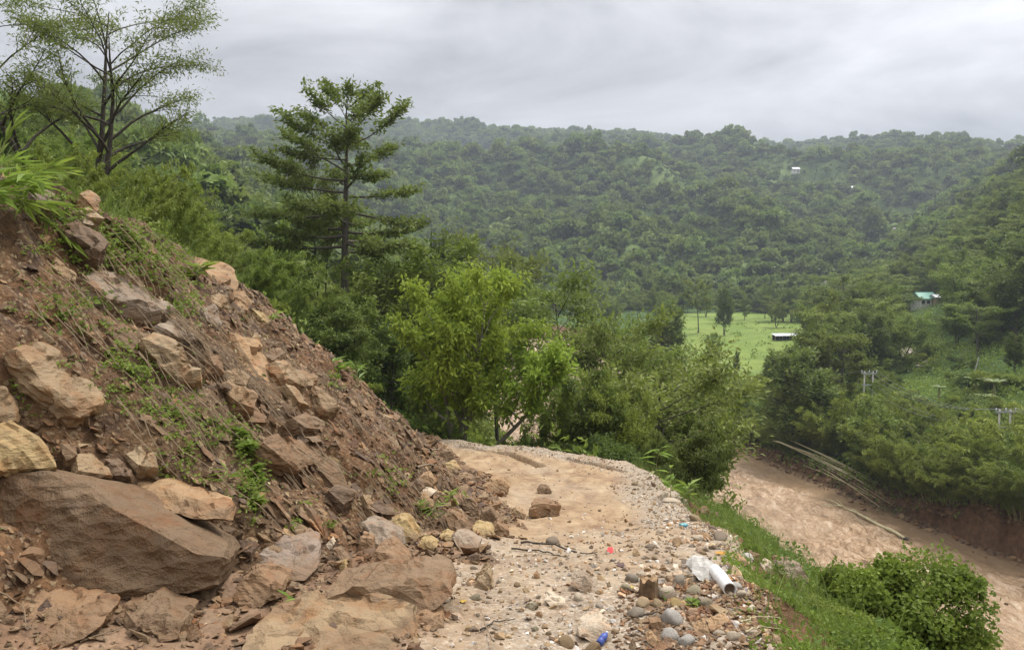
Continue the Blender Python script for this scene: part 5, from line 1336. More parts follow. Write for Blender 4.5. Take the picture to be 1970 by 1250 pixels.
# ---- rubble, gravel and litter nobody could count
def stone_bits(name, P, size, cols, label, cat, mat, rounded=False, sloped=None, seed=1):
    rng = np.random.default_rng(seed)
    protos = []
    for i in range(8):
        q = rand_dirs(rng, 9 if not rounded else 14) * rng.uniform(0.8, 1.1, (9 if not rounded else 14, 1)); q[:, 2] *= 0.5 if not rounded else 0.65
        bm = bmesh.new()
        for c in q: bm.verts.new(c)
        r_ = bmesh.ops.convex_hull(bm, input=bm.verts)
        junk = [e for e in set(r_['geom_interior']) | set(r_['geom_unused']) if isinstance(e, bmesh.types.BMVert)]
        if junk: bmesh.ops.delete(bm, geom=junk, context='VERTS')
        bmesh.ops.triangulate(bm, faces=bm.faces); bm.verts.index_update()
        protos.append((np.array([v.co[:] for v in bm.verts]), np.array([[v.index for v in f.verts] for f in bm.faces]))); bm.free()
    pool = Pool(); n = len(P); which = rng.integers(0, 8, n)
    for k in range(8):
        idx = np.where(which == k)[0]
        if not len(idx): continue
        v0, f0 = protos[k]
        a = rng.uniform(0, 6.28, len(idx)); ca, sa = np.cos(a), np.sin(a)
        st = rng.uniform(0.7, 1.35, (len(idx), 3)) * size[idx][:, None] * 0.5
        V = v0[None] * st[:, None, :]
        X = V[:, :, 0] * ca[:, None] - V[:, :, 1] * sa[:, None]; Y = V[:, :, 0] * sa[:, None] + V[:, :, 1] * ca[:, None]; Z = V[:, :, 2]
        tx = (-0.8 * sloped[idx] if sloped is not None else 0) + rng.normal(size=len(idx)) * 0.3      # tip down the slope
        ty = rng.normal(size=len(idx)) * 0.35
        Z = Z + X * np.broadcast_to(tx, len(idx))[:, None] + Y * ty[:, None]
        V = np.stack([X, Y, Z], -1) + P[idx][:, None, :]
        F0 = f0[None] + (np.arange(len(idx)) * len(v0))[:, None, None]
        ci = cols[rng.integers(0, len(cols), len(idx))] * rng.uniform(0.75, 1.2, (len(idx), 1))
        pool.add(V.reshape(-1, 3), F0.reshape(-1, 3), np.repeat(ci, len(f0), 0))
    o = link(name, pool.mesh(name, M[mat])); return tag(o, label, cat, kind='stuff')
def cols(*k): return np.array([C_[c] for c in k])
rg = np.random.default_rng(99)
# slide rubble
n = 110000
x = rg.uniform(-9, 0.6, n); y = rg.uniform(4, 27, n)
d = foot_x(y) - x; s = edge_dist(x, y)
w = 0.22 + 0.85 * np.exp(-(d / 1.5) ** 2) + 0.75 * sstep(13, 20, y) * sstep(6.5, 4.5, d) + 0.25 * (fbm(x * 0.7, y * 0.7, 2) > 0.25)
w = w + 0.9 * ((d < 0) & (brown_mask(x, y) > .4))
ok = ((d > -0.55) | (brown_mask(x, y) > .3)) & (d < 7.2) & (s < 0) & (rg.random(n) < w * 0.55) & ~((d < 0) & (rg.random(n) < 0.3))
x, y = x[ok], y[ok]; z = H(x, y)
sz = np.clip(rg.lognormal(math.log(0.055), 0.62, len(x)), 0.02, 0.30) * np.interp(y, [5, 25], [0.8, 1.25])
stone_bits('slide_rubble', np.stack([x, y, z + sz * 0.1], 1), sz, cols('tan', 'brown', 'rust', 'orange', 'brown', 'dark', 'brown', 'tan', 'rust', 'dark') * .9, 'angular brown rubble strewn down the landslide', 'rubble', 'stone', sloped=(foot_x(y) - x > 0.2) * 1.0)
# road gravel
n = 34000
x = rg.uniform(-3.5, 3.4, n); y = rg.uniform(3.5, 24, n) ** 1.0
d = foot_x(y) - x; s = edge_dist(x, y)
w = 0.05 + 0.42 * sstep(9.0, 6.5, y) + (0.35 + .4 * (fbm(x * .9, y * .9, 2) > 0)) * np.exp(-((s + 0.3) / 0.5) ** 2) + 0.4 * (fbm(x * .5 + 4, y * .3, 3) > 0.2) * sstep(13, 9, y)
w = w * (1 - 0.93 * brown_mask(x, y))
ok = (d < 0.1) & (s < 0.25) & (rg.random(n) < w)
x, y = x[ok], y[ok]; z = H(x, y)
sz = np.clip(rg.lognormal(math.log(0.030), 0.5, len(x)), 0.012, 0.10) * (1 + 0.9 * np.exp(-((edge_dist(x, y) + 0.3) / 0.6) ** 2) * rg.random(len(x)) * sstep(14, 8, y))
stone_bits('road_gravel', np.stack([x, y, z + sz * 0.1], 1), sz, cols('cream', 'pale', 'slate', 'grey', 'tan', 'white', 'tan'), 'pale gravel washed over the muddy road', 'gravel', 'pebble', rounded=True, seed=2)
# red-brown shale crumbs of the earth heap at the near road edge
n = 5000
x = rg.uniform(0.7, 2.3, n); y = rg.uniform(4.6, 6.9, n); s = edge_dist(x, y)
ok = (s > -1.1 + 0.3 * rg.random(n)) & (s < 0.35)
x, y = x[ok], y[ok]; z = H(x, y); sz = np.clip(rg.lognormal(math.log(0.032), 0.5, len(x)), 0.012, 0.10)
stone_bits('shale_crumbs', np.stack([x, y, z + sz * 0.1], 1), sz, cols('rust', 'dark', 'brown', 'orange', 'rust'), 'red-brown shale crumbs heaped at the near road edge', 'rubble', 'stone', seed=3)
# fallen leaves and shreds on the slide
n = 16000
x = rg.uniform(-9, -0.5, n); y = rg.uniform(6, 26, n); d = foot_x(y) - x
ok = (d > 0.3) & (d < 7) & (edge_dist(x, y) < 0) & (rg.random(n) < 0.45 + 0.6 * fbm(x * 0.6, y * 0.6, 2))
x, y = x[ok], y[ok]; z = H(x, y); m = len(x)
dd = rg.normal(size=(m, 3)); nn = SLOPE_N + rg.normal(size=(m, 3)) * 0.6; L = rg.uniform(0.03, 0.085, m)
v, q = leaf_quads(np.stack([x + 0.02, y, z + 0.03], 1), dd, nn, L, L * 0.45)
lc = np.array([(0.30, 0.22, 0.12), (0.22, 0.15, 0.08), (0.36, 0.30, 0.17), (0.13, 0.16, 0.05), (0.16, 0.20, 0.06), (0.26, 0.17, 0.09)])
pl = Pool(); pl.add(v, q, lc[rg.integers(0, 6, m)]); tag(link('leaf_litter', pl.mesh('leaf_litter', M['litter'])), 'fallen leaves and shreds littering the slide soil', 'leaf litter', kind='stuff')

# ------------------------------------------------------------------ small growth near the camera
def leaves_mesh(name, C, D, N_, L, W, mat, tint=None, fold=0.15):
    p = Pool(); v, q = leaf_quads(np.asarray(C), np.asarray(D), np.asarray(N_), np.asarray(L), np.asarray(W), fold)
    p.add(v, q, tint if tint is not None else np.random.default_rng(len(C)).uniform(0, 1, len(C)))
    return p.mesh(name, M[mat])
def blades(rng, base, height, lean_xy, width, seg=3):
    """grass blades as tapering bent strips -> verts, quads"""
    n = len(base); t = np.linspace(0, 1, seg + 1)
    a = rng.uniform(0, 6.28, n); side = np.stack([np.cos(a), np.sin(a), np.zeros(n)], 1)
    V = []
    for k in t:
        c = base + np.stack([lean_xy[:, 0] * k ** 1.8, lean_xy[:, 1] * k ** 1.8, height * (k - 0.18 * k ** 3)], 1)
        w = (width * (1 - k * 0.92) * 0.5)[:, None]
        V.append(c + side * w); V.append(c - side * w)
    V = np.stack(V, 1)      # n, 2(seg+1), 3
    m = 2 * (seg + 1)
    f = np.array([[2 * i, 2 * i + 1, 2 * i + 3, 2 * i + 2] for i in range(seg)])
    Q = (f[None] + (np.arange(n) * m)[:, None, None]).reshape(-1, 4)
    return V.reshape(-1, 3), Q, seg
rg = np.random.default_rng(1234)
M['grass'] = leaf_material('grass_blade', (0.075, 0.115, 0.025), (0.21, 0.26, 0.07), 0.35, 1.2, obj_var=0.05)
M['leaf_weed2'] = leaf_material('leaf_weed2', (0.040, 0.078, 0.016), (0.165, 0.235, 0.048), 0.35, 1.6, obj_var=0.05)
M['leaf_fresh'] = leaf_material('leaf_fresh', (0.12, 0.19, 0.03), (0.24, 0.34, 0.06), 0.45, 3.0, rough=0.4, obj_var=0.05)

# creeping weeds on the slide
patches = [(60, 395, 70, 30, 1.1), (150, 470, 60, 45, 1.0), (235, 470, 70, 50, 1.2), (310, 510, 70, 60, 1.1), (350, 590, 45, 40, .7), (190, 590, 60, 40, .5), (240, 710, 70, 60, .8), (320, 790, 70, 40, .7), (400, 830, 60, 30, .6), (110, 600, 70, 80, .35), (60, 740, 60, 50, .25),
           (470, 850, 30, 30, .8), (480, 930, 26, 70, 1.6), (360, 860, 40, 30, .6), (130, 420, 40, 40, .9), (640, 745, 30, 20, .3), (740, 930, 40, 40, .35), (330, 905, 40, 20, .5), (600, 1010, 60, 60, .12)]
C, D, N_, L, T = [], [], [], [], []
for cu, cv, ru, rv, dens in patches:
    for k in range(int(ru * rv * dens / 44)):
        u, v = cu + rg.normal() * ru * 0.55, cv + rg.normal() * rv * 0.55
        if v < np.interp(u, [0, 140, 230, 370, 440, 600, 850], [365, 380, 410, 500, 560, 700, 860]): continue
        p = hit(u, v)
        if p is None or p[1] > 26 or float(foot_x(p[1]) - p[0]) < 0.1: continue
        m = rg.integers(6, 15); sc = p[1] / F * 15
        off = rg.normal(size=(m, 3)) * sc * 0.55; off[:, 2] = np.abs(off[:, 2]) * 0.9
        C.append(p + off + SLOPE_N * 0.03); D.append(off + rg.normal(size=(m, 3)) * sc * .4 + np.array([.3, 0, -.5]) * sc)
        N_.append(SLOPE_N + rg.normal(size=(m, 3)) * 0.4); L.append(rg.uniform(0.35, .8, m) * sc); T.append(rg.uniform(0, .6, m) + rg.uniform(-.1, .4))
C = np.concatenate(C); L = np.concatenate(L)
tag(link('creeping_weeds', leaves_mesh('creeping_weeds', C, np.concatenate(D), np.concatenate(N_), L, L * 0.55, 'leaf_weed', np.concatenate(T))), 'small creeping weeds in patches on the landslide soil', 'weeds', kind='stuff')
# bare hanging roots
pr = Pool()
for k in range(300):
    cu, cv = [(260, 560), (330, 640), (560, 860), (730, 930), (430, 700), (240, 500), (140, 560), (330, 760)][rg.integers(0, 8)]
    p = hit(cu + rg.normal() * 55, cv + rg.normal() * 40)
    if p is None or p[1] > 26: continue
    ln = rg.uniform(0.3, 1.3)
    q = curve_pts(p + SLOPE_N * 0.10, np.array([0.55, rg.normal() * .25, -0.55]), ln, 6, (0.1, 0, -0.5), rg, 0.12)
    pr.add(*tube(q, np.linspace(0.0065, 0.002, 6), 3))
M['root'] = simple('root', (0.20, 0.145, 0.09), 0.9)
tag(link('hanging_roots', pr.mesh('hanging_roots', M['root'])), 'thin bare roots trailing down the torn slide soil', 'roots', kind='stuff')

# grass and herbs along the slide crest
x = rg.uniform(-11, -4.6, 26000); y = rg.uniform(6.5, 27, 26000)
d = foot_x(y) - x; cr_ = np.interp(y, [0, 6, 9, 16, 22, 30], [3.2, 3.6, 5.0, 5.6, 5.75, 5.6])
ok = (d > cr_ - 0.35 + 0.5 * perlin(x, y)) & (d < cr_ + 3.5) & (y < 24)
x, y = x[ok], y[ok]; z = H(x, y); n = len(x)
hh = rg.uniform(0.12, 0.5, n) * (0.6 + 0.8 * (fbm(x * .5, y * .5, 2) + .5))
v, q, sg = blades(rg, np.stack([x, y, z - 0.02], 1), hh, rg.normal(size=(n, 2)) * hh[:, None] * 0.45 + np.array([0.06, -0.03]), rg.uniform(0.008, 0.022, n))
pg = Pool(); pg.add(v, q, np.repeat(rg.uniform(0, 1, n), sg)); tag(link('crest_grass', pg.mesh('crest_grass', M['grass'])), 'pale grass growing along the crest of the slide', 'grass', kind='stuff')
x = rg.uniform(-12, -5, 30000); y = rg.uniform(6.5, 26, 30000); d = foot_x(y) - x; cr_ = np.interp(y, [0, 6, 9, 16, 22, 30], [3.2, 3.6, 5.0, 5.6, 5.75, 5.6])
ok = (d > cr_ + 0.3) & (d < cr_ + 5); x, y = x[ok], y[ok]; n = len(x); z = H(x, y) + rg.uniform(0.02, 0.9, n) * np.clip(.5 + fbm(x * .6, y * .6, 2), .1, 1.2)
L = rg.uniform(.06, .15, n)
tag(link('crest_herbs', leaves_mesh('crest_herbs', np.stack([x, y, z], 1), rg.normal(size=(n, 3)) - np.array([0, 0, .4]), rg.normal(size=(n, 3)) * .5 + np.array([0.2, -.2, .7]), L, L * .5, 'leaf_mid')), 'leafy herbs massed above the crest of the slide', 'herbs', kind='stuff')

# leafy ground cover on the hillside past the road end
n = 60000; x = rg.uniform(-34, 10, n); y = rg.uniform(23, 62, n); s = edge_dist(x, y)
ok = (s > 0.4) & (H(x, y) > -24); x, y = x[ok], y[ok]; n = len(x); z = H(x, y) + rg.uniform(0, 1.1, n) ** 1.5 * np.clip(.6 + fbm(x * .3, y * .3, 2), .1, 1.3)
L = rg.uniform(.16, .38, n)
tag(link('hillside_cover', leaves_mesh('hillside_cover', np.stack([x, y, z], 1), rg.normal(size=(n, 3)) - np.array([0, 0, .3]), rg.normal(size=(n, 3)) * .5 + np.array([.1, -.2, .7]), L, L * .5, 'leaf_mid')), 'leafy ground cover under the trees past the road end', 'undergrowth', kind='stuff')
n = 70000; x = rg.uniform(-95, 5, n); y = rg.uniform(55, 150, n)
ok = H(x, y) > -24; x, y = x[ok], y[ok]; n = len(x); z = H(x, y) + rg.uniform(0, 1.8, n) ** 1.4
L = rg.uniform(.5, 1.0, n)
tag(link('far_hillside_cover', leaves_mesh('far_hillside_cover', np.stack([x, y, z], 1), rg.normal(size=(n, 3)) - np.array([0, 0, .3]), rg.normal(size=(n, 3)) * .5 + np.array([.1, -.2, .7]), L, L * .5, 'leaf_mid')), 'scrubby ground cover on the hillside far beyond the slide', 'undergrowth', kind='stuff')
# undergrowth on the embankment below the road
n = 175000
x = rg.uniform(1.6, 8.4, n); y = rg.uniform(3.6, 19, n); s = edge_dist(x, y)
mound = np.clip(0.25 + 0.55 * fbm(x * 0.55, y * 0.55 + 4, 3), 0.03, 1.0)
dens = sstep(0.2, 1.3, s + 0.9 * perlin(x * 1.1, y * 1.1) + np.interp(y, [5, 9], [.7, 0])) * np.interp(y, [3, 9.5, 12, 19], [1, .9, .45, .3]) * np.where(y > 10, (fbm(x * .9, y * .9, 2) > -.1) * 1.0, 1.0)
ok = rg.random(n) < dens; x, y, s, mound = x[ok], y[ok], s[ok], mound[ok]; n = len(x)
hgt = np.minimum(0.05 + 0.28 * s, 0.45) * (0.35 + mound) * np.interp(y, [8, 12], [1, .55])
z = H(x, y) + hgt * rg.random(n) ** 0.55
L = rg.uniform(0.028, 0.070, n) * np.interp(y, [4, 18], [.9, 1.4])
dd = rg.normal(size=(n, 3)); dd[:, 2] -= 0.35; nn = rg.normal(size=(n, 3)) * 0.5; nn[:, 2] += 0.75
tt = np.clip(0.4 + 0.5 * fbm(x * 1.1, y * 1.1, 2), 0, 1) * .6 + rg.uniform(0, .4, n)
tag(link('undergrowth', leaves_mesh('undergrowth', np.stack([x, y, z], 1), dd, nn, L, L * rg.uniform(.4, .7, n), 'leaf_weed', tt)), 'bright green leafy undergrowth covering the embankment below the road', 'undergrowth', kind='stuff')
n = 9000
x = rg.uniform(1.9, 8.0, n); y = rg.uniform(4.2, 17, n); s = edge_dist(x, y)
cl = fbm(x * 1.6 + 5, y * 1.6, 2)
ok = (s > 0.15) & (cl > 0.12); x, y, s, cl = x[ok], y[ok], s[ok], cl[ok]; n = len(x)
z = H(x, y) + np.clip(cl, 0, .7) * 0.75 * rg.random(n) ** .4 * np.clip(s, .2, 1)
L = rg.uniform(.06, .13, n); nn = rg.normal(size=(n, 3)) * .45; nn[:, 2] += .8
tag(link('broadleaf_weeds', leaves_mesh('broadleaf_weeds', np.stack([x, y, z], 1), rg.normal(size=(n, 3)) - np.array([0, 0, .3]), nn, L, L * rg.uniform(.4, .65, n), 'leaf_weed2')), 'clumps of darker broad-leaved weeds rising from the embankment undergrowth', 'weeds', kind='stuff')
n = 16000
x = rg.uniform(1.8, 8.2, n); y = rg.uniform(4, 21, n); s = edge_dist(x, y)
ok = (s > 0.1) & (rg.random(n) < 0.25 + 0.6 * (fbm(x * .8, y * .8, 2) > 0)) ; x, y, s = x[ok], y[ok], s[ok]; n = len(x)
hh = rg.uniform(0.12, 0.55, n) * np.clip(0.4 + s, 0.4, 1.1)
v, q, sg = blades(rg, np.stack([x, y, H(x, y)], 1), hh, rg.normal(size=(n, 2)) * hh[:, None] * 0.4, rg.uniform(0.006, 0.016, n))
pg = Pool(); pg.add(v, q, np.repeat(rg.uniform(0, 1, n), sg)); tag(link('verge_grass', pg.mesh('verge_grass', M['grass'])), 'wispy grass on the verge between cobbles and undergrowth', 'grass', kind='stuff')
p = at(1735, 1245, 8.4); p[2] = ground(p[0], p[1]); plant('leafy_bush', 'shrub_near', (p[0], p[1], p[2] - .15), 'rounded leafy bush entwined with vines below the road, beside the river', 'bush', height=1.7, widen=.95, trunk_name='stems', crown_name='foliage')
p = at(1600, 1235, 7.6); p[2] = ground(p[0], p[1]); plant('leafy_bush', 'shrub_near', (p[0], p[1], p[2] - .1), 'lower leafy bush between boulder and the rounded bush', 'bush', height=0.6, widen=1.5, rz=2.0, trunk_name='stems', crown_name='foliage')

# single plants one can point at
def herb(name, u, v, label, n, size, up=0.8, mat='leaf_fresh', wide=0.28, stem=True, spread=1.0, loc=None, seed=None, droop=0.5):
    """rosette or sprig of long leaves on a short stem"""
    p = loc if loc is not None else hit(u, v)
    r = np.random.default_rng(seed or int(u + v))
    o = empty(name, p, label, 'plant')
    st = Pool(); C, D, N_, L = [], [], [], []
    main = curve_pts((0, 0, -0.03), (r.normal() * .2, r.normal() * .2, 1), size * up, 6, (r.normal() * .3, r.normal() * .3, -.2), r, 0.06)
    st.add(*tube(main, np.linspace(0.012, 0.004, 6) * size, 4))
    for i in range(n):
        a = r.uniform(0, 6.28); q0, _ = along(main, r.uniform(0.25, 1)); l = size * r.uniform(.4, .8)
        dv = np.array([math.cos(a) * spread, math.sin(a) * spread, r.uniform(-.1, .8)]); dv /= np.linalg.norm(dv)
        C.append(q0 + dv * l * .5); D.append(dv - np.array([0, 0, droop * .3])); N_.append(np.array([0, 0, 1]) + r.normal(size=3) * .3); L.append(l)
        st.add(*tube(np.array([q0, q0 + dv * l * .2]), 0.004 * size, 3))
    link('stem', st.mesh('stem', M['culm']), o)
    link('leaves', leaves_mesh('leaves', C, D, N_, L, np.array(L) * wide, mat), o)
    return o
herb('leafy_sprig', 572, 1188, 'torn green leafy sprig lying in the mud beside the long low rock', 9, 0.20, .8, wide=.26, spread=1.4)
herb('leafy_sprig', 552, 1178, 'upright half of the torn sprig nearest the veined triangle rock', 6, 0.18, 1.1, wide=.2)
herb('toe_weed', 832, 1006, 'tuft of trailing weeds in the hollow of the slide toe', 22, 0.38, .8, wide=.10, mat='leaf_weed')
herb('toe_weed', 812, 985, 'low leafy weed above the tuft of trailing weeds', 16, 0.26, .5, wide=.2, mat='leaf_weed')
herb('toe_weed', 868, 965, 'pale-leaved weed beside the upright brown toe rock', 14, 0.3, .8, wide=.22, mat='leaf_weed')
herb('toe_weed', 906, 965, 'fresh green sprig standing on top of the upright toe rock', 8, 0.24, .8, wide=.3)
herb('bamboo_seedling', 425, 945, 'bamboo seedling with pointed leaves right behind the boulder slab', 12, 0.30, .8, wide=.12)
herb('bamboo_seedling', 395, 955, 'smaller bamboo seedling left of the pointed-leaved one', 9, 0.22, .8, wide=.12)
herb('verge_weed', 1290, 958, 'yellow-green weed sprouting at the crumbled road corner', 14, 0.5, 1.2, wide=.25)
herb('verge_weed', 1335, 1166, 'small bright weed growing between cobbles near the pipe', 14, 0.14, .7, wide=.5)
herb('verge_weed', 1280, 1148, 'tiny weed between the cream cobble and olive cobble', 10, 0.10, .8, wide=.5)
herb('verge_weed', 1325, 968, 'leafy weed below the corner cobbles', 16, 0.5, .7, wide=.3)
herb('verge_weed', 1262, 925, 'spindly yellow weed under the dark glossy shrub', 10, 0.6, 1.3, wide=.2)
herb('verge_weed', 375, 545, 'weed hanging beside the orange ridge slab', 18, 0.5, .6, wide=.3, mat='leaf_weed')
herb('ridge_weed', 690, 742, 'bright weed on the ridge below the tall trunk', 22, 0.55, .9, wide=.2)
herb('ridge_weed', 655, 728, 'broad pale weed behind the ridge rubble', 22, 0.5, .9, wide=.3)
herb('ridge_weed', 520, 625, 'small weed beside the yellow-stained ridge stone', 10, 0.4, .8, wide=.3)
herb('creeper', 482, 880, 'leafy creeper hanging down the earth gully beyond the boulder', 80, 0.20, 1.4, wide=.5, mat='leaf_weed')
herb('creeper', 495, 935, 'lower part of growth in the earth gully, tangled creeper', 80, 0.18, 1.4, wide=.5, mat='leaf_weed')
herb('creeper', 488, 985, 'creeper tangle at the bottom of the earth gully', 50, 0.16, 1.2, wide=.5, mat='leaf_weed')
herb('creeper', 465, 855, 'creeper at the lip of the earth gully', 50, 0.16, 1.2, wide=.5, mat='leaf_weed')

# young bamboo leaning into view over the slide crest
def bamboo_branch(name, root, tip_dir, length, label, nl, leaf, seed):
    r = np.random.default_rng(seed); o = empty(name, root, label, 'bamboo')
    st = Pool(); C, D, N_, L = [], [], [], []
    for b in range(7):
        main = curve_pts((r.normal() * .06, r.normal() * .06, -0.1), np.array(tip_dir) + r.normal(size=3) * .28, length * r.uniform(.7, 1.1), 9, (0.25, 0, -0.75), r, 0.04)
        st.add(*tube(main, np.linspace(0.009, 0.003, 9), 5))
        for i in range(nl):
            q0, td = along(main, r.uniform(.35, 1.0)); a = r.uniform(-1.1, 1.1)
            dv = np.array([td[0] * math.cos(a) - td[1] * math.sin(a), td[0] * math.sin(a) + td[1] * math.cos(a), td[2] + r.uniform(-.5, .25)]); dv /= np.linalg.norm(dv)
            l = leaf * r.uniform(.6, 1.15)
            C.append(q0 + dv * l * .52); D.append(dv); N_.append(np.array([0.1, -.3, 1]) + r.normal(size=3) * .35); L.append(l)
    link('culms', st.mesh('culms', M['culm']), o)
    link('foliage', leaves_mesh('foliage', C, D, N_, L, np.array(L) * .15, 'leaf_fresh', fold=.2), o)
def slope_root(x, y): return (x, y, ground(x, y))
bamboo_branch('young_bamboo', slope_root(-5.55, 8.3), (0.5, -0.1, .6), 0.95, 'bright young bamboo arching in at frame edge over the slide top', 13, .36, 5)
bamboo_branch('young_bamboo', slope_root(-5.5, 8.9), (0.6, -.1, .4), .8, 'second bright young bamboo lower on the slide crest', 12, .34, 8)
bamboo_branch('young_bamboo', slope_root(-6.3, 9.8), (0.5, 0.0, .6), 1.0, 'young bamboo behind the bright arching one', 12, .34, 9)

# ------------------------------------------------------------------ things lying about
M['white_plastic'] = simple('white_pvc', (0.70, 0.69, 0.67), 0.45, 0.10, 9)
M['concrete'] = simple('concrete', (0.50, 0.48, 0.43), 0.9, 0.25, 11)
M['wood'] = simple('weathered_wood', (0.17, 0.115, 0.065), 0.85, 0.6, 10)
M['wood_cut'] = simple('cut_wood', (0.30, 0.20, 0.11), 0.85, 0.4, 14)
M['dark_inside'] = simple('pipe_soil', (0.22, 0.15, 0.10), 0.9)
def pipe():
    a = hit(1380, 1118); a[2] += 0.07; k = a[1] / F
    b = at(1404, 1150, a[1] - 0.42); b[2] = max(b[2], ground(b[0], b[1]) + 0.04)
    r = 12.5 * k
    o = empty('drain_pipe', (a + b) / 2, 'white plastic drain pipe poking out of the cobbles over the embankment', 'pipe')
    c = (a + b) / 2; ax = (b - a) / np.linalg.norm(b - a)
    P0 = np.array([a - ax * 0.1, a, a + (b - a) * .5, b]) - c
    pl = Pool(); pl.add(*tube(P0, r, 24)); pl.add(*tube(P0[::-1][:2], r * .86, 24)[0:2])
    # rim
    th = np.linspace(0, 2 * np.pi, 24, endpoint=False); ref = np.cross(ax, (0, 0, 1)); ref /= np.linalg.norm(ref); bt = np.cross(ax, ref)
    ring = np.cos(th)[:, None] * ref + np.sin(th)[:, None] * bt; e = b - c
    V = np.concatenate([e + ring * r, e + ring * r * .86]); i = np.arange(24); j = (i + 1) % 24
    pl.add(V, np.stack([i, j, j + 24, i + 24], 1)); link('pipe_body', pl.mesh('pipe_body', M['white_plastic'], True), o)
    cl = Pool(); m = a + (b - a) * .28 - c; cl.add(*tube(np.array([m - ax * .05, m - ax * .045, m + ax * .045, m + ax * .05]), [r * 1.0, r * 1.09, r * 1.09, r * 1.0], 24)); link('collar', cl.mesh('collar', M['white_plastic'], True), o)
    pg_ = Pool(); V = np.concatenate([e[None] - ax * .06, e - ax * .05 + ring * r * .85]); pg_.add(V, np.stack([np.zeros(24, int), i + 1, j + 1], 1)); link('soil_plug', pg_.mesh('soil_plug', M['dark_inside']), o)
pipe()
rock_px('the concrete lump', 'rough white concrete lump at the head of the drain pipe', 'white', [(1331, 1101), (1346, 1091), (1378, 1094), (1389, 1105), (1376, 1121), (1344, 1115)], 'G', .3, lean=1.2, cuts=3, layer=0, name='concrete_lump', cat='concrete', mat='cobble')
def stump():
    p = hit(1248, 1150); k = p[1] / F; r = 17 * k; h = 40 * k
    o = empty('tree_stump', p, 'short splintered brown tree stump standing among the cobbles', 'stump')
    th = np.linspace(0, 2 * np.pi, 28, endpoint=False); V = []
    zz = np.linspace(-0.15, 1, 7)
    fl = 1 + .10 * np.sin(th * 5 + 1) + .06 * np.sin(th * 9)
    for i, zq in enumerate(zz):
        rr = r * fl * (1.0 + .18 * (1 - zq) ** 2); top = h * zq + (np.sin(th * 3) * .10 + np.sin(th * 7 + 2) * .07) * h * (i == 6)
        V.append(np.stack([np.cos(th) * rr, np.sin(th) * rr, np.broadcast_to(top, 28)], 1))
    V = np.concatenate(V); i = np.arange(6)[:, None] * 28; j = np.arange(28)[None]
    Q = np.stack([i + j, i + (j + 1) % 28, i + 28 + (j + 1) % 28, i + 28 + j], -1).reshape(-1, 4)
    a = Pool(); a.add(V, Q); link('bark', a.mesh('bark', M['wood']), o)
    t = Pool(); V2 = np.concatenate([[[0, 0, h * .86]], V[-28:] * np.array([.97, .97, .985])]); t.add(V2, np.stack([np.zeros(28, int), np.arange(28) + 1, (np.arange(28) + 1) % 28 + 1], 1)); link('cut_top', t.mesh('cut_top', M['wood_cut']), o)
stump(); LAND.append((1248, 1130, 'the tree stump'))
def bottle(u, v, lpx, rpx, az, tilt, body, cap, label, crushed=0.0):
    p = hit(u, v); k = p[1] / F; Lb, r = lpx * k, rpx * k
    o = empty('plastic_bottle', (p[0], p[1], p[2] + r * .8), label, 'bottle'); o.rotation_euler = (0, math.pi / 2 + tilt, az)
    prof = [(0, .0), (.0, .8), (.02, .98), (.3, 1), (.32, .93), (.34, 1), (.6, 1), (.72, .9), (.84, .45), (.9, .36), (.93, .36)]
    pts = np.array([[0, 0, t * Lb] for t, _ in prof]); rad = np.array([max(a, .01) for _, a in prof]) * r
    v_, q_ = tube(pts, rad, 16)
    if crushed: v_[:, 0] *= 1 - crushed * (0.5 + .5 * np.sin(v_[:, 2] / Lb * 9))
    a = Pool(); a.add(v_, q_); link('bottle_body', a.mesh('bottle_body', body, True), o)
    c = Pool(); c.add(*tube(np.array([[0, 0, .92 * Lb], [0, 0, .925 * Lb], [0, 0, .995 * Lb], [0, 0, Lb]]), np.array([.1, .42, .42, .05]) * r, 12)); link('cap', c.mesh('cap', cap, True), o)
M['blue_plastic'] = simple('blue_label', (0.06, 0.09, 0.30), 0.3, 0.2, 30)
M['teal_plastic'] = simple('teal_plastic', (0.16, 0.36, 0.40), 0.25, 0.2, 30)
M['white_cap'] = simple('white_cap', (0.62, 0.64, 0.68), 0.35)
bottle(1152, 1243, 34, 7.5, 0.9, -0.35, M['blue_plastic'], M['white_cap'], 'blue plastic bottle leaning on the cream-topped block')
bottle(1308, 1014, 20, 5, 0.3, 0.05, M['teal_plastic'], M['white_cap'], 'crushed pale teal bottle on the cobbles of the road edge', .35)
def scrap(name, u, v, wpx, col, label, cat, seed):
    p = hit(u, v); k = p[1] / F * wpx; r = np.random.default_rng(seed); n = 7
    g = np.stack(np.meshgrid(np.linspace(-.5, .5, n), np.linspace(-.5, .5, n)), -1).reshape(-1, 2)
    out = g[:, 0] * (1 + .4 * r.normal()) , g[:, 1] * .6 * (1 - .7 * np.abs(g[:, 0]))
    V = np.stack([out[0] * k, out[1] * k * 1.4, (.18 + .14 * perlin(g[:, 0] * 3 + seed, g[:, 1] * 3)) * k], 1)
    i = np.arange(n - 1)[:, None] * n; j = np.arange(n - 1)[None]; Q = np.stack([i + j, i + j + 1, i + n + j + 1, i + n + j], -1).reshape(-1, 4)
    o = link(name, mesh_np(name, V, Q, simple(name + '_mat', col, .6, .2, 20), True), loc=p); o.rotation_euler = (0, 0, r.uniform(0, 6)); tag(o, label, cat)
scrap('plastic_scrap', 1174, 1060, 16, (0.50, 0.05, 0.05), 'crumpled red plastic scrap on the road', 'litter', 3)
scrap('plastic_scrap', 1346, 1060, 10, (0.50, 0.20, 0.17), 'faded pink scrap near the road edge cobbles', 'litter', 5)
scrap('fallen_leaf', 1212, 1133, 20, (0.50, 0.38, 0.07), 'yellow fallen leaf on the olive cobble by the stump', 'leaf', 7)
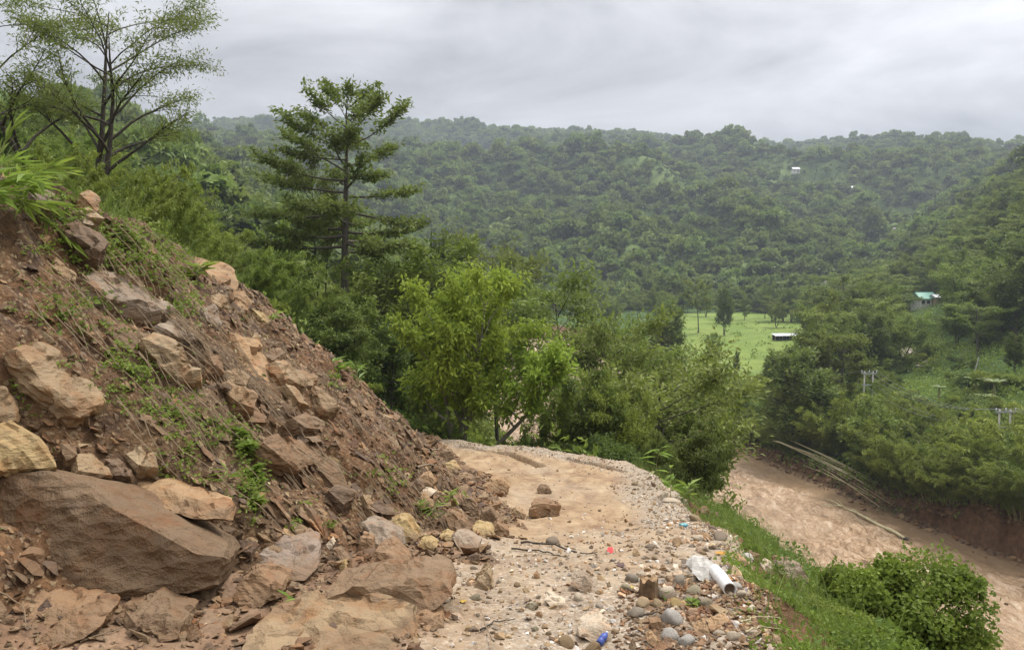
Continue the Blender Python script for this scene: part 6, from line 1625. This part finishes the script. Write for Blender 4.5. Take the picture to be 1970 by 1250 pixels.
scrap('fallen_leaf', 891, 1158, 16, (0.45, 0.30, 0.05), 'yellow fallen leaf on the pale gravel', 'leaf', 9)
scrap('fallen_leaf', 1386, 1066, 20, (0.40, 0.20, 0.03), 'large orange-brown dead leaf at the verge', 'leaf', 11)
scrap('bark_shard', 1398, 1098, 32, (0.07, 0.045, 0.03), 'dark curled bark shard above the drain pipe', 'bark', 12)
scrap('bark_shard', 1194, 1088, 18, (0.09, 0.05, 0.045), 'dark broken shard on the road below the red scrap', 'debris', 14)
def stick(pts, r0, label, mat='root', name='stick', lift=0.02):
    P = []
    for u, v in pts:
        h_ = hit(u, v); P.append(h_ + np.array([0, 0, lift]))
    P = np.array(P); t = np.linspace(0, len(P) - 1, 14); i = np.minimum(t.astype(int), len(P) - 2); Q = P[i] + (P[i + 1] - P[i]) * (t - i)[:, None]
    Q += np.random.default_rng(int(pts[0][0]) % 97).normal(size=Q.shape) * r0 * .5
    c = Q[0]; a = Pool(); a.add(*tube(Q - c, np.linspace(r0, r0 * .35, 14), 6)); tag(link(name, a.mesh(name, M[mat], True), loc=c), label, 'stick')
stick([(0, 1152), (20, 1160), (45, 1180), (52, 1215), (75, 1232)], .006, 'pale thin root dangling in front of the low rust slab', lift=.05)
stick([(155, 1238), (195, 1224), (235, 1211)], .007, 'thin pale root lying in the mud below the boulder')
stick([(800, 908), (840, 902), (880, 893)], .022, 'short bare stick on the far toe rubble', lift=.08)
stick([(830, 878), (850, 868), (862, 850)], .02, 'dead twig near the brown end block', lift=.1)
stick([(120, 784), (150, 782), (185, 785)], .012, 'pale curved root above the striped slab', lift=.06)
stick([(1000, 1046), (1060, 1050), (1110, 1064), (1150, 1070)], .014, 'long dark stick half pressed in the road gravel', 'bark_dark')
stick([(985, 1058), (1050, 1064), (1096, 1076)], .011, 'second dark stick just below the long one on the road', 'bark_dark')
stick([(925, 1216), (952, 1200), (992, 1195)], .008, 'thin dark twig on the near gravel', 'bark_dark')
stick([(1230, 1196), (1262, 1190), (1285, 1178)], .008, 'thin twig leaning by the big white cobble', 'bark_dark', lift=.05)
stick([(950, 1248), (935, 1215), (925, 1185)], .006, 'upright pale straw at the bottom of the gravel', lift=.05)
stick([(1425, 1228), (1450, 1216), (1500, 1214)], .007, 'dry grass stem bowing over the embankment', 'dry_culm', lift=.12)
stick([(1432, 1248), (1462, 1236), (1500, 1240)], .007, 'second dry grass stem at the bottom of the embankment', 'dry_culm', lift=.12)

# ------------------------------------------------------------------ in and along the river
def log_():
    A, B = at(1590, 972, 25 * F / (972 - 500)), at(1742, 1050, 25 * F / (1050 - 500))
    A[2] = B[2] = RIVER_Z + 0.22
    o = empty('drift_log', (A + B) / 2, 'long pale driftwood trunk stranded in the muddy river', 'log'); c = (A + B) / 2; r = np.random.default_rng(4)
    t = np.linspace(0, 1, 18); Q = A + (B - A) * t[:, None] + np.stack([np.sin(t * 5) * .10 + .05 * np.sin(t * 23), np.cos(t * 4) * .10, .05 * np.sin(t * 17)], 1) - c
    a = Pool(); a.add(*tube(Q, np.interp(t, [0, .4, .9, 1], [.03, .11, .17, .12]) * (1 + .12 * np.sin(t * 40)), 8)); link('trunk', a.mesh('trunk', M['dry_culm'], True), o)
    for s, l, dv in ((.25, 1.2, (-.5, .6, .5)), (.3, 1.0, (.2, -.8, .3)), (.42, .8, (-.3, .8, .4)), (.62, .6, (.3, -.5, .6)), (.2, 2.4, (-.8, .1, .05))):
        q0, _ = along(Q, s); a = Pool(); a.add(*tube(curve_pts(q0, dv, l, 5, (0, 0, .1), r, .1), np.linspace(.07, .02, 5), 5)); link('branch_stub', a.mesh('branch_stub', M['dry_culm'], True), o)
    a = Pool()
    for k in range(9): a.add(*tube(curve_pts(Q[-1], (r.normal() + .6, r.normal() - .3, r.normal() * .6), .7, 4, (0, 0, -.3), r, .15), np.linspace(.06, .015, 4), 4))
    link('root_plate', a.mesh('root_plate', M['bark'], True), o)
log_()
def fallen_bamboo():
    A, B = at(1560, 905, 94), at(1735, 992, 79.5); A[2] = RIVER_Z + .6; B[2] = RIVER_Z + .25
    o = empty('fallen_bamboo', (A + B) / 2, 'uprooted clump of dry bamboo culms fallen along the far bank into the river', 'bamboo'); c = (A + B) / 2; r = np.random.default_rng(6)
    for k in range(30):
        s0, s1 = r.normal() * .5, r.normal() * 1.3
        P0 = A + np.array([s0, s0 * .5, r.uniform(0, 1.1)]); P1 = B + np.array([s1 * 1.0, s1, r.uniform(0, .5)])
        if k < 8: P0 = A + np.array([-2.5 + r.normal(), 2.6 + r.normal(), 1.8 + r.random()])
        t = np.linspace(0, r.uniform(.75, 1), 8); Q = P0 + (P1 - P0) * t[:, None]; Q[:, 2] += .5 * np.sin(t * 3.1) * r.uniform(.2, 1)
        a = Pool(); a.add(*tube(Q - c, np.linspace(.055, .028, 8), 4)); link('culm', a.mesh('culm', M['dry_culm'], True), o)
    a = Pool(); q = rand_dirs(r, 260) * np.array([1.0, 1.0, .7]) * r.uniform(.6, 1, (260, 1))
    for k in range(60): a.add(*tube(curve_pts(A - c + q[k] * .7, q[k] + r.normal(size=3) * .3, 1.0, 4, (0, 0, -.3), r, .2), np.linspace(.04, .012, 4), 3))
    link('root_ball', a.mesh('root_ball', M['dry_culm']), o)
    n = 5000; t = rg.uniform(.35, 1.12, n); sp = rg.normal(size=(n, 3)) * np.array([.9, .9, .35]) * (.5 + t[:, None])
    C = A + (B - A) * t[:, None] + sp - c; C[:, 2] = np.maximum(C[:, 2], RIVER_Z - c[2] + .12)
    L = rg.uniform(.2, .5, n); D = np.tile(B - A, (n, 1)) / 20 + rg.normal(size=(n, 3)) * .5
    link('dead_foliage', leaves_mesh('dead_foliage', C, D, rg.normal(size=(n, 3)) + np.array([0, 0, .6]), L, L * .14, 'leaf_dry'), o)
M['leaf_dry'] = leaf_material('leaf_dry', (0.09, 0.10, 0.045), (0.26, 0.25, 0.13), 0.3, 1.0)
fallen_bamboo()
for u, v, w, lab in [(1464, 942, 9, 'small dark rock breaking the river surface beyond the log'), (1470, 950, 12, 'larger dark rock just before the small river rock'), (1484, 960, 8, 'third dark rock in the river rapids'), (1862, 1160, 20, 'rounded brown boulder in the river right of the leafy bush'),
                     (1856, 1095, 16, 'dark flat rock in the slack water near the far bank'), (1640, 1022, 10, 'small rock beside the driftwood trunk'), (1745, 1060, 16, 'rock at the root end of the driftwood trunk'), (1420, 930, 16, 'dark drift clump in the far rapids'), (1890, 1172, 18, 'flat rock right of the rounded river boulder'), (1935, 1182, 12, 'small rock near the frame edge in the river')]:
    Y = 25 * F / (v - 500.0); p = at(u, v, Y); k = Y / F * w
    o = link('river_rock', ANG[int(u) % 10], loc=(p[0], p[1], RIVER_Z + .05)); o.scale = (k * .5, k * .45, k * .42); o.color = (0.13, 0.085, 0.06, 1); tag(o, lab, 'rock', 'rocks in the river')
# drift and eroded clods along the foot of the far bank
rg2 = np.random.default_rng(55)
yy = rg2.uniform(62, 122, 2600); xx = river_right(yy) + rg2.normal(size=2600) * .9 + .3
sz = np.clip(rg2.lognormal(math.log(.22), .6, 2600), .08, .9)
stone_bits('bank_debris', np.stack([xx, yy, np.maximum(H(xx, yy), RIVER_Z) + sz * .1], 1), sz, cols('brown', 'dark', 'rust', 'tan', 'dark'), 'clods and flood debris along the eroded far bank', 'debris', 'stone', seed=8)

# ------------------------------------------------------------------ field, buildings, poles across the river
def sheet_px(name, corners, mat, lift=0.08, step=2.0):
    W = np.array([hit(u, v)[:2] for u, v in corners]); x0, y0 = W.min(0); x1, y1 = W.max(0)
    xs, ys = np.arange(x0, x1 + step, step), np.arange(y0, y1 + step, step); X, Y = np.meshgrid(xs, ys)
    def inside(x, y):
        c = np.zeros(x.shape, bool)
        for i in range(len(W)):
            ax, ay = W[i]; bx, by = W[(i + 1) % len(W)]
            c ^= ((ay > y) != (by > y)) & (x < (bx - ax) * (y - ay) / (by - ay + 1e-9) + ax)
        return c
    Z = H(X, Y) + lift; nx = len(xs); V = np.stack([X, Y, Z], -1).reshape(-1, 3)
    i = np.arange(len(ys) - 1)[:, None] * nx; j = np.arange(nx - 1)[None]; Q = np.stack([i + j, i + j + 1, i + nx + j + 1, i + nx + j], -1).reshape(-1, 4)
    c = V[Q].mean(1); Q = Q[inside(c[:, 0], c[:, 1])]
    used, inv = np.unique(Q, return_inverse=True)
    return link(name, mesh_np(name, V[used], inv.reshape(-1, 4), M[mat], True)), W, inside
def field_material(name, a, b, c, scale):
    t = NT(name); co = t.coord('Object'); w = t.N.new('ShaderNodeTexWave'); w.wave_type = 'BANDS'; w.bands_direction = 'Y'
    t.L.new(co, w.inputs['Vector']); w.inputs['Scale'].default_value = scale; w.inputs['Distortion'].default_value = 2.5; w.inputs['Detail'].default_value = 3; w.inputs['Detail Scale'].default_value = 0.6
    n = t.noise(co, 0.09, 4, .6); n2 = t.noise(co, 1.3, 4, .7)
    col = t.mix(t.ramp(w.outputs['Fac'], [(.15, 0.0), (.5, 1.0)]), a, b); col = t.mix(t.ramp(n, [(.4, 0.0), (.62, .8)]), col, c)
    col = t.mix(1.0, col, t.ramp(n2, [(.3, .7), (.7, 1.25)]), 'MULTIPLY'); t.bump(n2, .6, .3); return t.done(col, .85, Specular_IOR_Level=.15)
M['field'] = field_material('field_green', (0.088, 0.142, 0.024), (0.145, 0.210, 0.036), (0.195, 0.245, 0.052), 0.11)
M['terrace'] = field_material('terrace_green', (0.085, 0.125, 0.035), (0.20, 0.25, 0.075), (0.22, 0.26, 0.10), 0.07)
fo, FW, f_in = sheet_px('field', [(1296, 742), (1400, 745), (1480, 728), (1505, 690), (1575, 645), (1565, 606), (1440, 600), (1310, 604)], 'field'); tag(fo, kind='structure')
to, TW, t_in = sheet_px('terraced_field', [(1630, 500), (1735, 496), (1732, 474), (1668, 472), (1640, 484)], 'terrace', .5, 4.0); tag(to, kind='structure')
rr = np.random.default_rng(8)
# crops and scrub in and around the field
n = 5000; u_ = rr.uniform(1290, 1580, n); y_ = rr.uniform(135, 275, n); x_ = (u_ - 985) / F * y_
ok = (x_ > river_right(y_) + 4) & ((~f_in(x_, y_)) | (rr.random(n) < .03)); x_, y_ = x_[ok], y_[ok]; n = len(x_); m = 9
base = np.stack([x_, y_, H(x_, y_)], 1); C = (base[:, None] + rr.normal(size=(n, m, 3)) * np.array([.5, .5, .35]) + np.array([0, 0, .5])).reshape(-1, 3); L = rr.uniform(.4, .9, len(C))
tag(link('field_scrub', leaves_mesh('field_scrub', C, rr.normal(size=(len(C), 3)), rr.normal(size=(len(C), 3)) * .5 + np.array([0, -.2, .8]), L, L * .55, 'leaf_weed')), 'light green scrub around the edges of the field', 'scrub', kind='stuff')
# scrub on the terraces of the far bank
n = 9000; y_ = rr.uniform(60, 230, n); x_ = river_right(y_) + rr.uniform(1.0, 90, n) * rr.random(n) ** .6
ok = ~f_in(x_, y_); x_, y_ = x_[ok], y_[ok]; n = len(x_); base = np.stack([x_, y_, H(x_, y_)], 1); m = 14
C = (base[:, None] + rr.normal(size=(n, m, 3)) * np.array([.6, .6, .4]) + np.array([0, 0, .55])).reshape(-1, 3); L = rr.uniform(.25, .6, len(C))
tag(link('bank_scrub', leaves_mesh('bank_scrub', C, rr.normal(size=(len(C), 3)) - np.array([0, 0, .3]), rr.normal(size=(len(C), 3)) * .5 + np.array([-.2, -.3, .7]), L, L * .5, 'leaf_mid', np.repeat(np.clip(.5 + .5 * fbm(x_ * .08, y_ * .08, 2), 0, 1), m))), 'tangled green scrub under the trees of the far bank', 'scrub', kind='stuff')

M['roof_green'] = simple('roof_green', (0.16, 0.36, 0.28), .5, .15, 3)
M['roof_grey'] = simple('roof_grey', (0.22, 0.21, 0.20), .7, .3, 3)
M['roof_tin'] = simple('roof_tin', (0.52, 0.53, 0.54), .5, .2, 2)
M['roof_blue'] = simple('roof_blue', (0.20, 0.30, 0.42), .5, .2, 2)
M['wall_white'] = simple('wall_white', (0.62, 0.61, 0.57), .9, .15, 2)
M['wall_mud'] = simple('wall_mud', (0.35, 0.27, 0.19), .9, .25, 2)
M['opening'] = simple('dark_opening', (0.02, 0.02, 0.02), .6)
def boxm(name, x0, x1, y0, y1, z0, z1, mat, parent):
    V = np.array([(x, y, z) for z in (z0, z1) for y in (y0, y1) for x in (x0, x1)]); Q = np.array([(0, 2, 3, 1), (4, 5, 7, 6), (0, 1, 5, 4), (2, 6, 7, 3), (0, 4, 6, 2), (1, 3, 7, 5)])
    return link(name, mesh_np(name, V, Q, M[mat]), parent)
def house(name, loc, w, d, h, rise, roof, wall, label, rz=0.0, windows=2, eave=.5, cat='house', hip=False):
    o = empty(name, loc, label, cat, rz=rz)
    boxm('wall', -w / 2, w / 2, -d / 2, d / 2, -1.5, h, wall, o)
    a, b = w / 2 + eave, d / 2 + eave; i = a * .35 if hip else 0; t = .12
    def prism(z): return [(-a, -b, h - .25 + z), (a, -b, h - .25 + z), (a, b, h - .25 + z), (-a, b, h - .25 + z), (-a + i, 0, h + rise + z), (a - i, 0, h + rise + z)]
    V = np.array(prism(0.06) + prism(.06 + t)); Qs = [(0, 1, 5, 4), (2, 3, 4, 5), (6, 7, 11, 10), (8, 9, 10, 11), (0, 1, 7, 6), (2, 3, 9, 8)]; Tt = [(0, 4, 3), (1, 2, 5), (6, 9, 10), (7, 11, 8)]
    ro = link('roof', mesh_np('roof', V, [np.array(Qs), np.array(Tt)], M[roof]), o)
    boxm('ridge_cap', -a + i, a - i, -.12, .12, h + rise + .1, h + rise + .26, roof, ro)
    for k in range(windows):
        cx = -w / 2 + w * (k + .5) / (windows + 1); wi = boxm('window', cx - .45, cx + .45, -d / 2 - .06, -d / 2 - .003, h * .4, h * .75, 'opening', o)
        boxm('sill', cx - .5, cx + .5, -d / 2 - .14, -d / 2 - .062, h * .34, h * .4, wall, wi)
    cx = w / 2 - w / (windows + 1) * .5; boxm('door', cx - .45, cx + .45, -d / 2 - .06, -d / 2 - .003, -.2, h * .75, 'opening', o)
    return o
p = at(1776, 592, 228); g = ground(p[0], p[1]); house('house', (p[0], p[1], g + .3), 4.6, 4.5, 2.6, 1.5, 'roof_green', 'wall_white', 'white house with teal-green tin roof on the wooded hill', rz=.12)
p = at(1805, 596, 226); house('shed', (p[0], p[1], ground(p[0], p[1]) + .2), 3.6, 3, 1.6, .5, 'roof_tin', 'wall_mud', 'low grey lean-to beside the green-roofed house', rz=.12, windows=1, cat='shed')
p = at(1597, 548, 330); house('hut', (p[0], p[1], max(ground(p[0], p[1]), p[2] - 2)), 5.0, 4.5, 2.2, 1.6, 'roof_grey', 'wall_mud', 'small grey-roofed hut at the mountain foot above the shed', hip=True, windows=1, cat='hut')
def long_shed():
    q = hit(1523, 654); p = (q[0], q[1], q[2]); k = q[1] / F
    w = 72 * k; o = empty('long_shed', p, 'long low white-roofed shed at the edge of the green field', 'shed')
    for sx in np.linspace(-w / 2 + .2, w / 2 - .2, 6):
        for sy in (-1.2, 1.2): boxm('post', sx - .07, sx + .07, sy - .07, sy + .07, -.5, 1.25, 'wall_mud', o)
    boxm('back_wall', -w / 2 + .3, w / 2 - .3, 1.3, 1.42, -.5, 1.2, 'opening', o)
    for s in range(5):
        a, b = -w / 2 + w * s / 5, -w / 2 + w * (s + 1) / 5 - .03
        V = np.array([(a, -1.9, 1.25), (b, -1.9, 1.25), (b, 1.9, 1.62), (a, 1.9, 1.62), (a, -1.9, 1.33), (b, -1.9, 1.33), (b, 1.9, 1.70), (a, 1.9, 1.70)]) + np.array([0, 0, .03 * (s % 2)])
        link('roof_panel', mesh_np('roof_panel', V, np.array([(0, 3, 2, 1), (4, 5, 6, 7), (0, 1, 5, 4), (2, 3, 7, 6), (0, 4, 7, 3), (1, 2, 6, 5)]), M['roof_tin']), o)
long_shed()
for u, v, roof, lab in [(1336, 266, 'roof_tin', 'tiny white house just below the misty ridge'), (1385, 372, 'roof_blue', 'tiny blue-roofed house halfway up the mountain'), (1637, 370, 'roof_tin', 'tiny pale house right of centre on the mountain'), (1530, 333, 'roof_tin', 'tiny white house high on the mountain clearing'), (1727, 455, 'roof_grey', 'tiny grey house above the terraced field')]:
    q = hit(u, v + 4)
    if q is not None: house('far_house', (q[0], q[1], q[2] + 2.5), 6.5, 5, 3, 1.6, roof, 'wall_white', lab, windows=1)
# twin-pole power line
M['pole'] = simple('pole_concrete', (0.42, 0.40, 0.36), .8, .15, 3)
M['steel'] = simple('galvanised', (0.36, 0.37, 0.37), .5, .1, 5)
def hpole(u, Y, vtop, label, sep=1.05, vbase=None):
    x = (u - 985) / F * Y; g = ground(x, Y); top = at(u, vtop, Y)[2]; h = top - g
    o = empty('twin_pole', (x, Y, g), label, 'utility pole', 'twin poles of the power line')
    for s in (-1, 1):
        a = Pool(); a.add(*tube(np.array([(s * sep / 2, 0, -.4), (s * sep / 2, 0, h * .5), (s * sep / 2, 0, h), (s * sep / 2, 0, h + .01)]), [.12, .10, .08, .01], 8)); link('pole', a.mesh('pole', M['pole'], True), o)
    for z, ex in ((h - .25, .45), (h - 1.7, .3)): boxm('cross_arm', -sep / 2 - ex, sep / 2 + ex, -.16, -.105, z - .08, z + .08, 'steel', o)
    for k, sx in enumerate((-sep / 2 - .4, 0, sep / 2 + .4)):
        a = Pool(); a.add(*tube(np.array([(sx, -.13, h - .165), (sx, -.13, h - .1), (sx, -.13, h + .0), (sx, -.13, h + .12), (sx, -.13, h + .16)]), [.03, .07, .05, .07, .01], 8)); link('insulator', a.mesh('insulator', M['white_cap'], True), o)
    return np.array([x, Y - .13, top])
T1 = hpole(1677, 100, 714, 'twin concrete power pole with cross-arms rising from the far bank trees')
T2 = hpole(1945, 76, 787, 'second twin power pole near frame edge, half sunk in the bamboo')
T3 = hpole(1384, 172, 690, 'pale twin power pole standing at the edge of the green field')
M['wire'] = simple('wire', (0.30, 0.30, 0.31), .5)
def wire(A, B, sag, label):
    t = np.linspace(0, 1, 24); Q = A + (B - A) * t[:, None]; Q[:, 2] -= sag * 4 * t * (1 - t); c = Q[0].copy()
    a = Pool(); a.add(*tube(Q - c, .012, 4)); tag(link('power_wire', a.mesh('power_wire', M['wire'], True), loc=c), label, 'wire', 'wires of the power line')
for k, sx in enumerate((-.92, 0, .92)):
    nm = ('outer', 'middle', 'inner')[k]
    wire(T1 + np.array([sx, 0, .1]), T2 + np.array([sx, 0, .1]), 1.6, '%s upper power wire between the two twin poles of the far bank' % nm)
    wire(T2 + np.array([sx, 0, .1]), T2 + np.array([18 + sx, -22, 1.5]), .8, '%s power wire leaving the second twin pole towards frame edge' % nm)
    wire(T3 + np.array([sx, 0, .1]), T1 + np.array([sx, 0, .1]), 2.2, '%s power wire from the field pole to the bank pole' % nm)
for k, sx in enumerate((-.7, .7)):
    wire(T1 + np.array([sx, 0, -1.6]), T2 + np.array([sx, 0, -1.3]), 1.6, '%s lower power wire between the two twin poles' % ('left', 'right')[k])
def bare_pole(u, v0, v1, Y, label):
    x = (u - 985) / F * Y; g = ground(x, Y); t = at(u + 5, v0, Y); a = Pool()
    a.add(*tube(np.array([(0, 0, -.3), ((t[0] - x) * .6, 0, (t[2] - g) * .6), (t[0] - x, 0, t[2] - g)]), [.10, .09, .07], 6)); tag(link('bare_pole', a.mesh('bare_pole', M['pole'], True), loc=(x, Y, g)), label, 'pole')
bare_pole(1878, 686, 720, 112, 'thin pale leaning pole behind the banana plants')
# banana plants
def banana(u, Y, vtop, label, seed):
    x = (u - 985) / F * Y; g = ground(x, Y); h = max(at(u, vtop, Y)[2] - g, 2.5); r = np.random.default_rng(seed)
    o = empty('banana_plant', (x, Y, g), label, 'banana plant', 'banana plants on the far bank')
    a = Pool(); a.add(*tube(np.array([(0, 0, -.2), (.05, 0, h * .35), (0, .05, h * .66)]), [.22, .18, .10], 8)); link('stem', a.mesh('stem', M['culm'], True), o)
    for k in range(9):
        az = k * 2.4 + r.normal() * .2; L = h * r.uniform(.42, .6); n = 9
        mid = curve_pts((0, 0, h * .62), (math.cos(az) * .7, math.sin(az) * .7, 1.0), L, n, (math.cos(az) * .9, math.sin(az) * .9, -1.0), r, .02)
        t = np.linspace(0, 1, n); w = L * .15 * np.sin(np.clip(t * 1.05, 0, 1) * np.pi) ** .6 * (t > .1)
        side = np.array([-math.sin(az), math.cos(az), 0]); V = np.concatenate([mid + side * w[:, None] - np.array([0, 0, .25]) * w[:, None], mid, mid - side * w[:, None] - np.array([0, 0, .25]) * w[:, None]])
        i = np.arange(n - 1); Q = np.concatenate([np.stack([i, i + 1, i + 1 + n, i + n], 1), np.stack([i + n, i + 1 + n, i + 1 + 2 * n, i + 2 * n], 1)])
        pl = Pool(); pl.add(V, Q, r.uniform(.3, 1, len(Q))); link('leaf', pl.mesh('leaf', M['leaf_banana'], True), o)
for u, Y, v, lab, sd in [(1885, 104, 712, 'banana plant with broad pale leaves, leftmost of the far-bank pair', 1), (1922, 100, 716, 'banana plant with broad pale leaves beside the frame-edge tree', 2), (1905, 97, 748, 'lower banana plant in front of the pair', 3), (1815, 110, 735, 'banana plant above the power wires', 4), (1695, 95, 840, 'small banana plant below the first twin pole', 5), (1440, 128, 800, 'small banana plant by the river bend', 6)]: banana(u, Y, v, lab, sd)
# pale landslip scar on the far bank
M['scar_'] = simple('scar_earth', (0.36, 0.30, 0.25), .9, .4, .8)
so, _, _ = sheet_px('landslip_scar', [(1728, 672), (1760, 672), (1790, 700), (1775, 712), (1735, 690)], 'scar_', .3, 1.0); tag(so, kind='structure')

# ------------------------------------------------------------------ the hazy air of the valley
def haze():
    V = np.array([(x, y, z) for z in (-180, 300) for y in (-70, 1920) for x in (-1320, 1540)], float)
    Q = np.array([(0, 2, 3, 1), (4, 5, 7, 6), (0, 1, 5, 4), (2, 6, 7, 3), (0, 4, 6, 2), (1, 3, 7, 5)])
    m = bpy.data.materials.new('haze_air'); m.use_nodes = True; N = m.node_tree.nodes
    for n in list(N): N.remove(n)
    out = N.new('ShaderNodeOutputMaterial'); pv = N.new('ShaderNodeVolumePrincipled'); m.node_tree.links.new(pv.outputs[0], out.inputs['Volume'])
    pv.inputs['Color'].default_value = (0.78, 0.87, 1.0, 1); pv.inputs['Density'].default_value = 0.00026; pv.inputs['Anisotropy'].default_value = 0.2
    tag(link('haze', mesh_np('haze', V, Q, m)), 'thin pale haze filling the valley air', 'haze', kind='stuff')
haze()
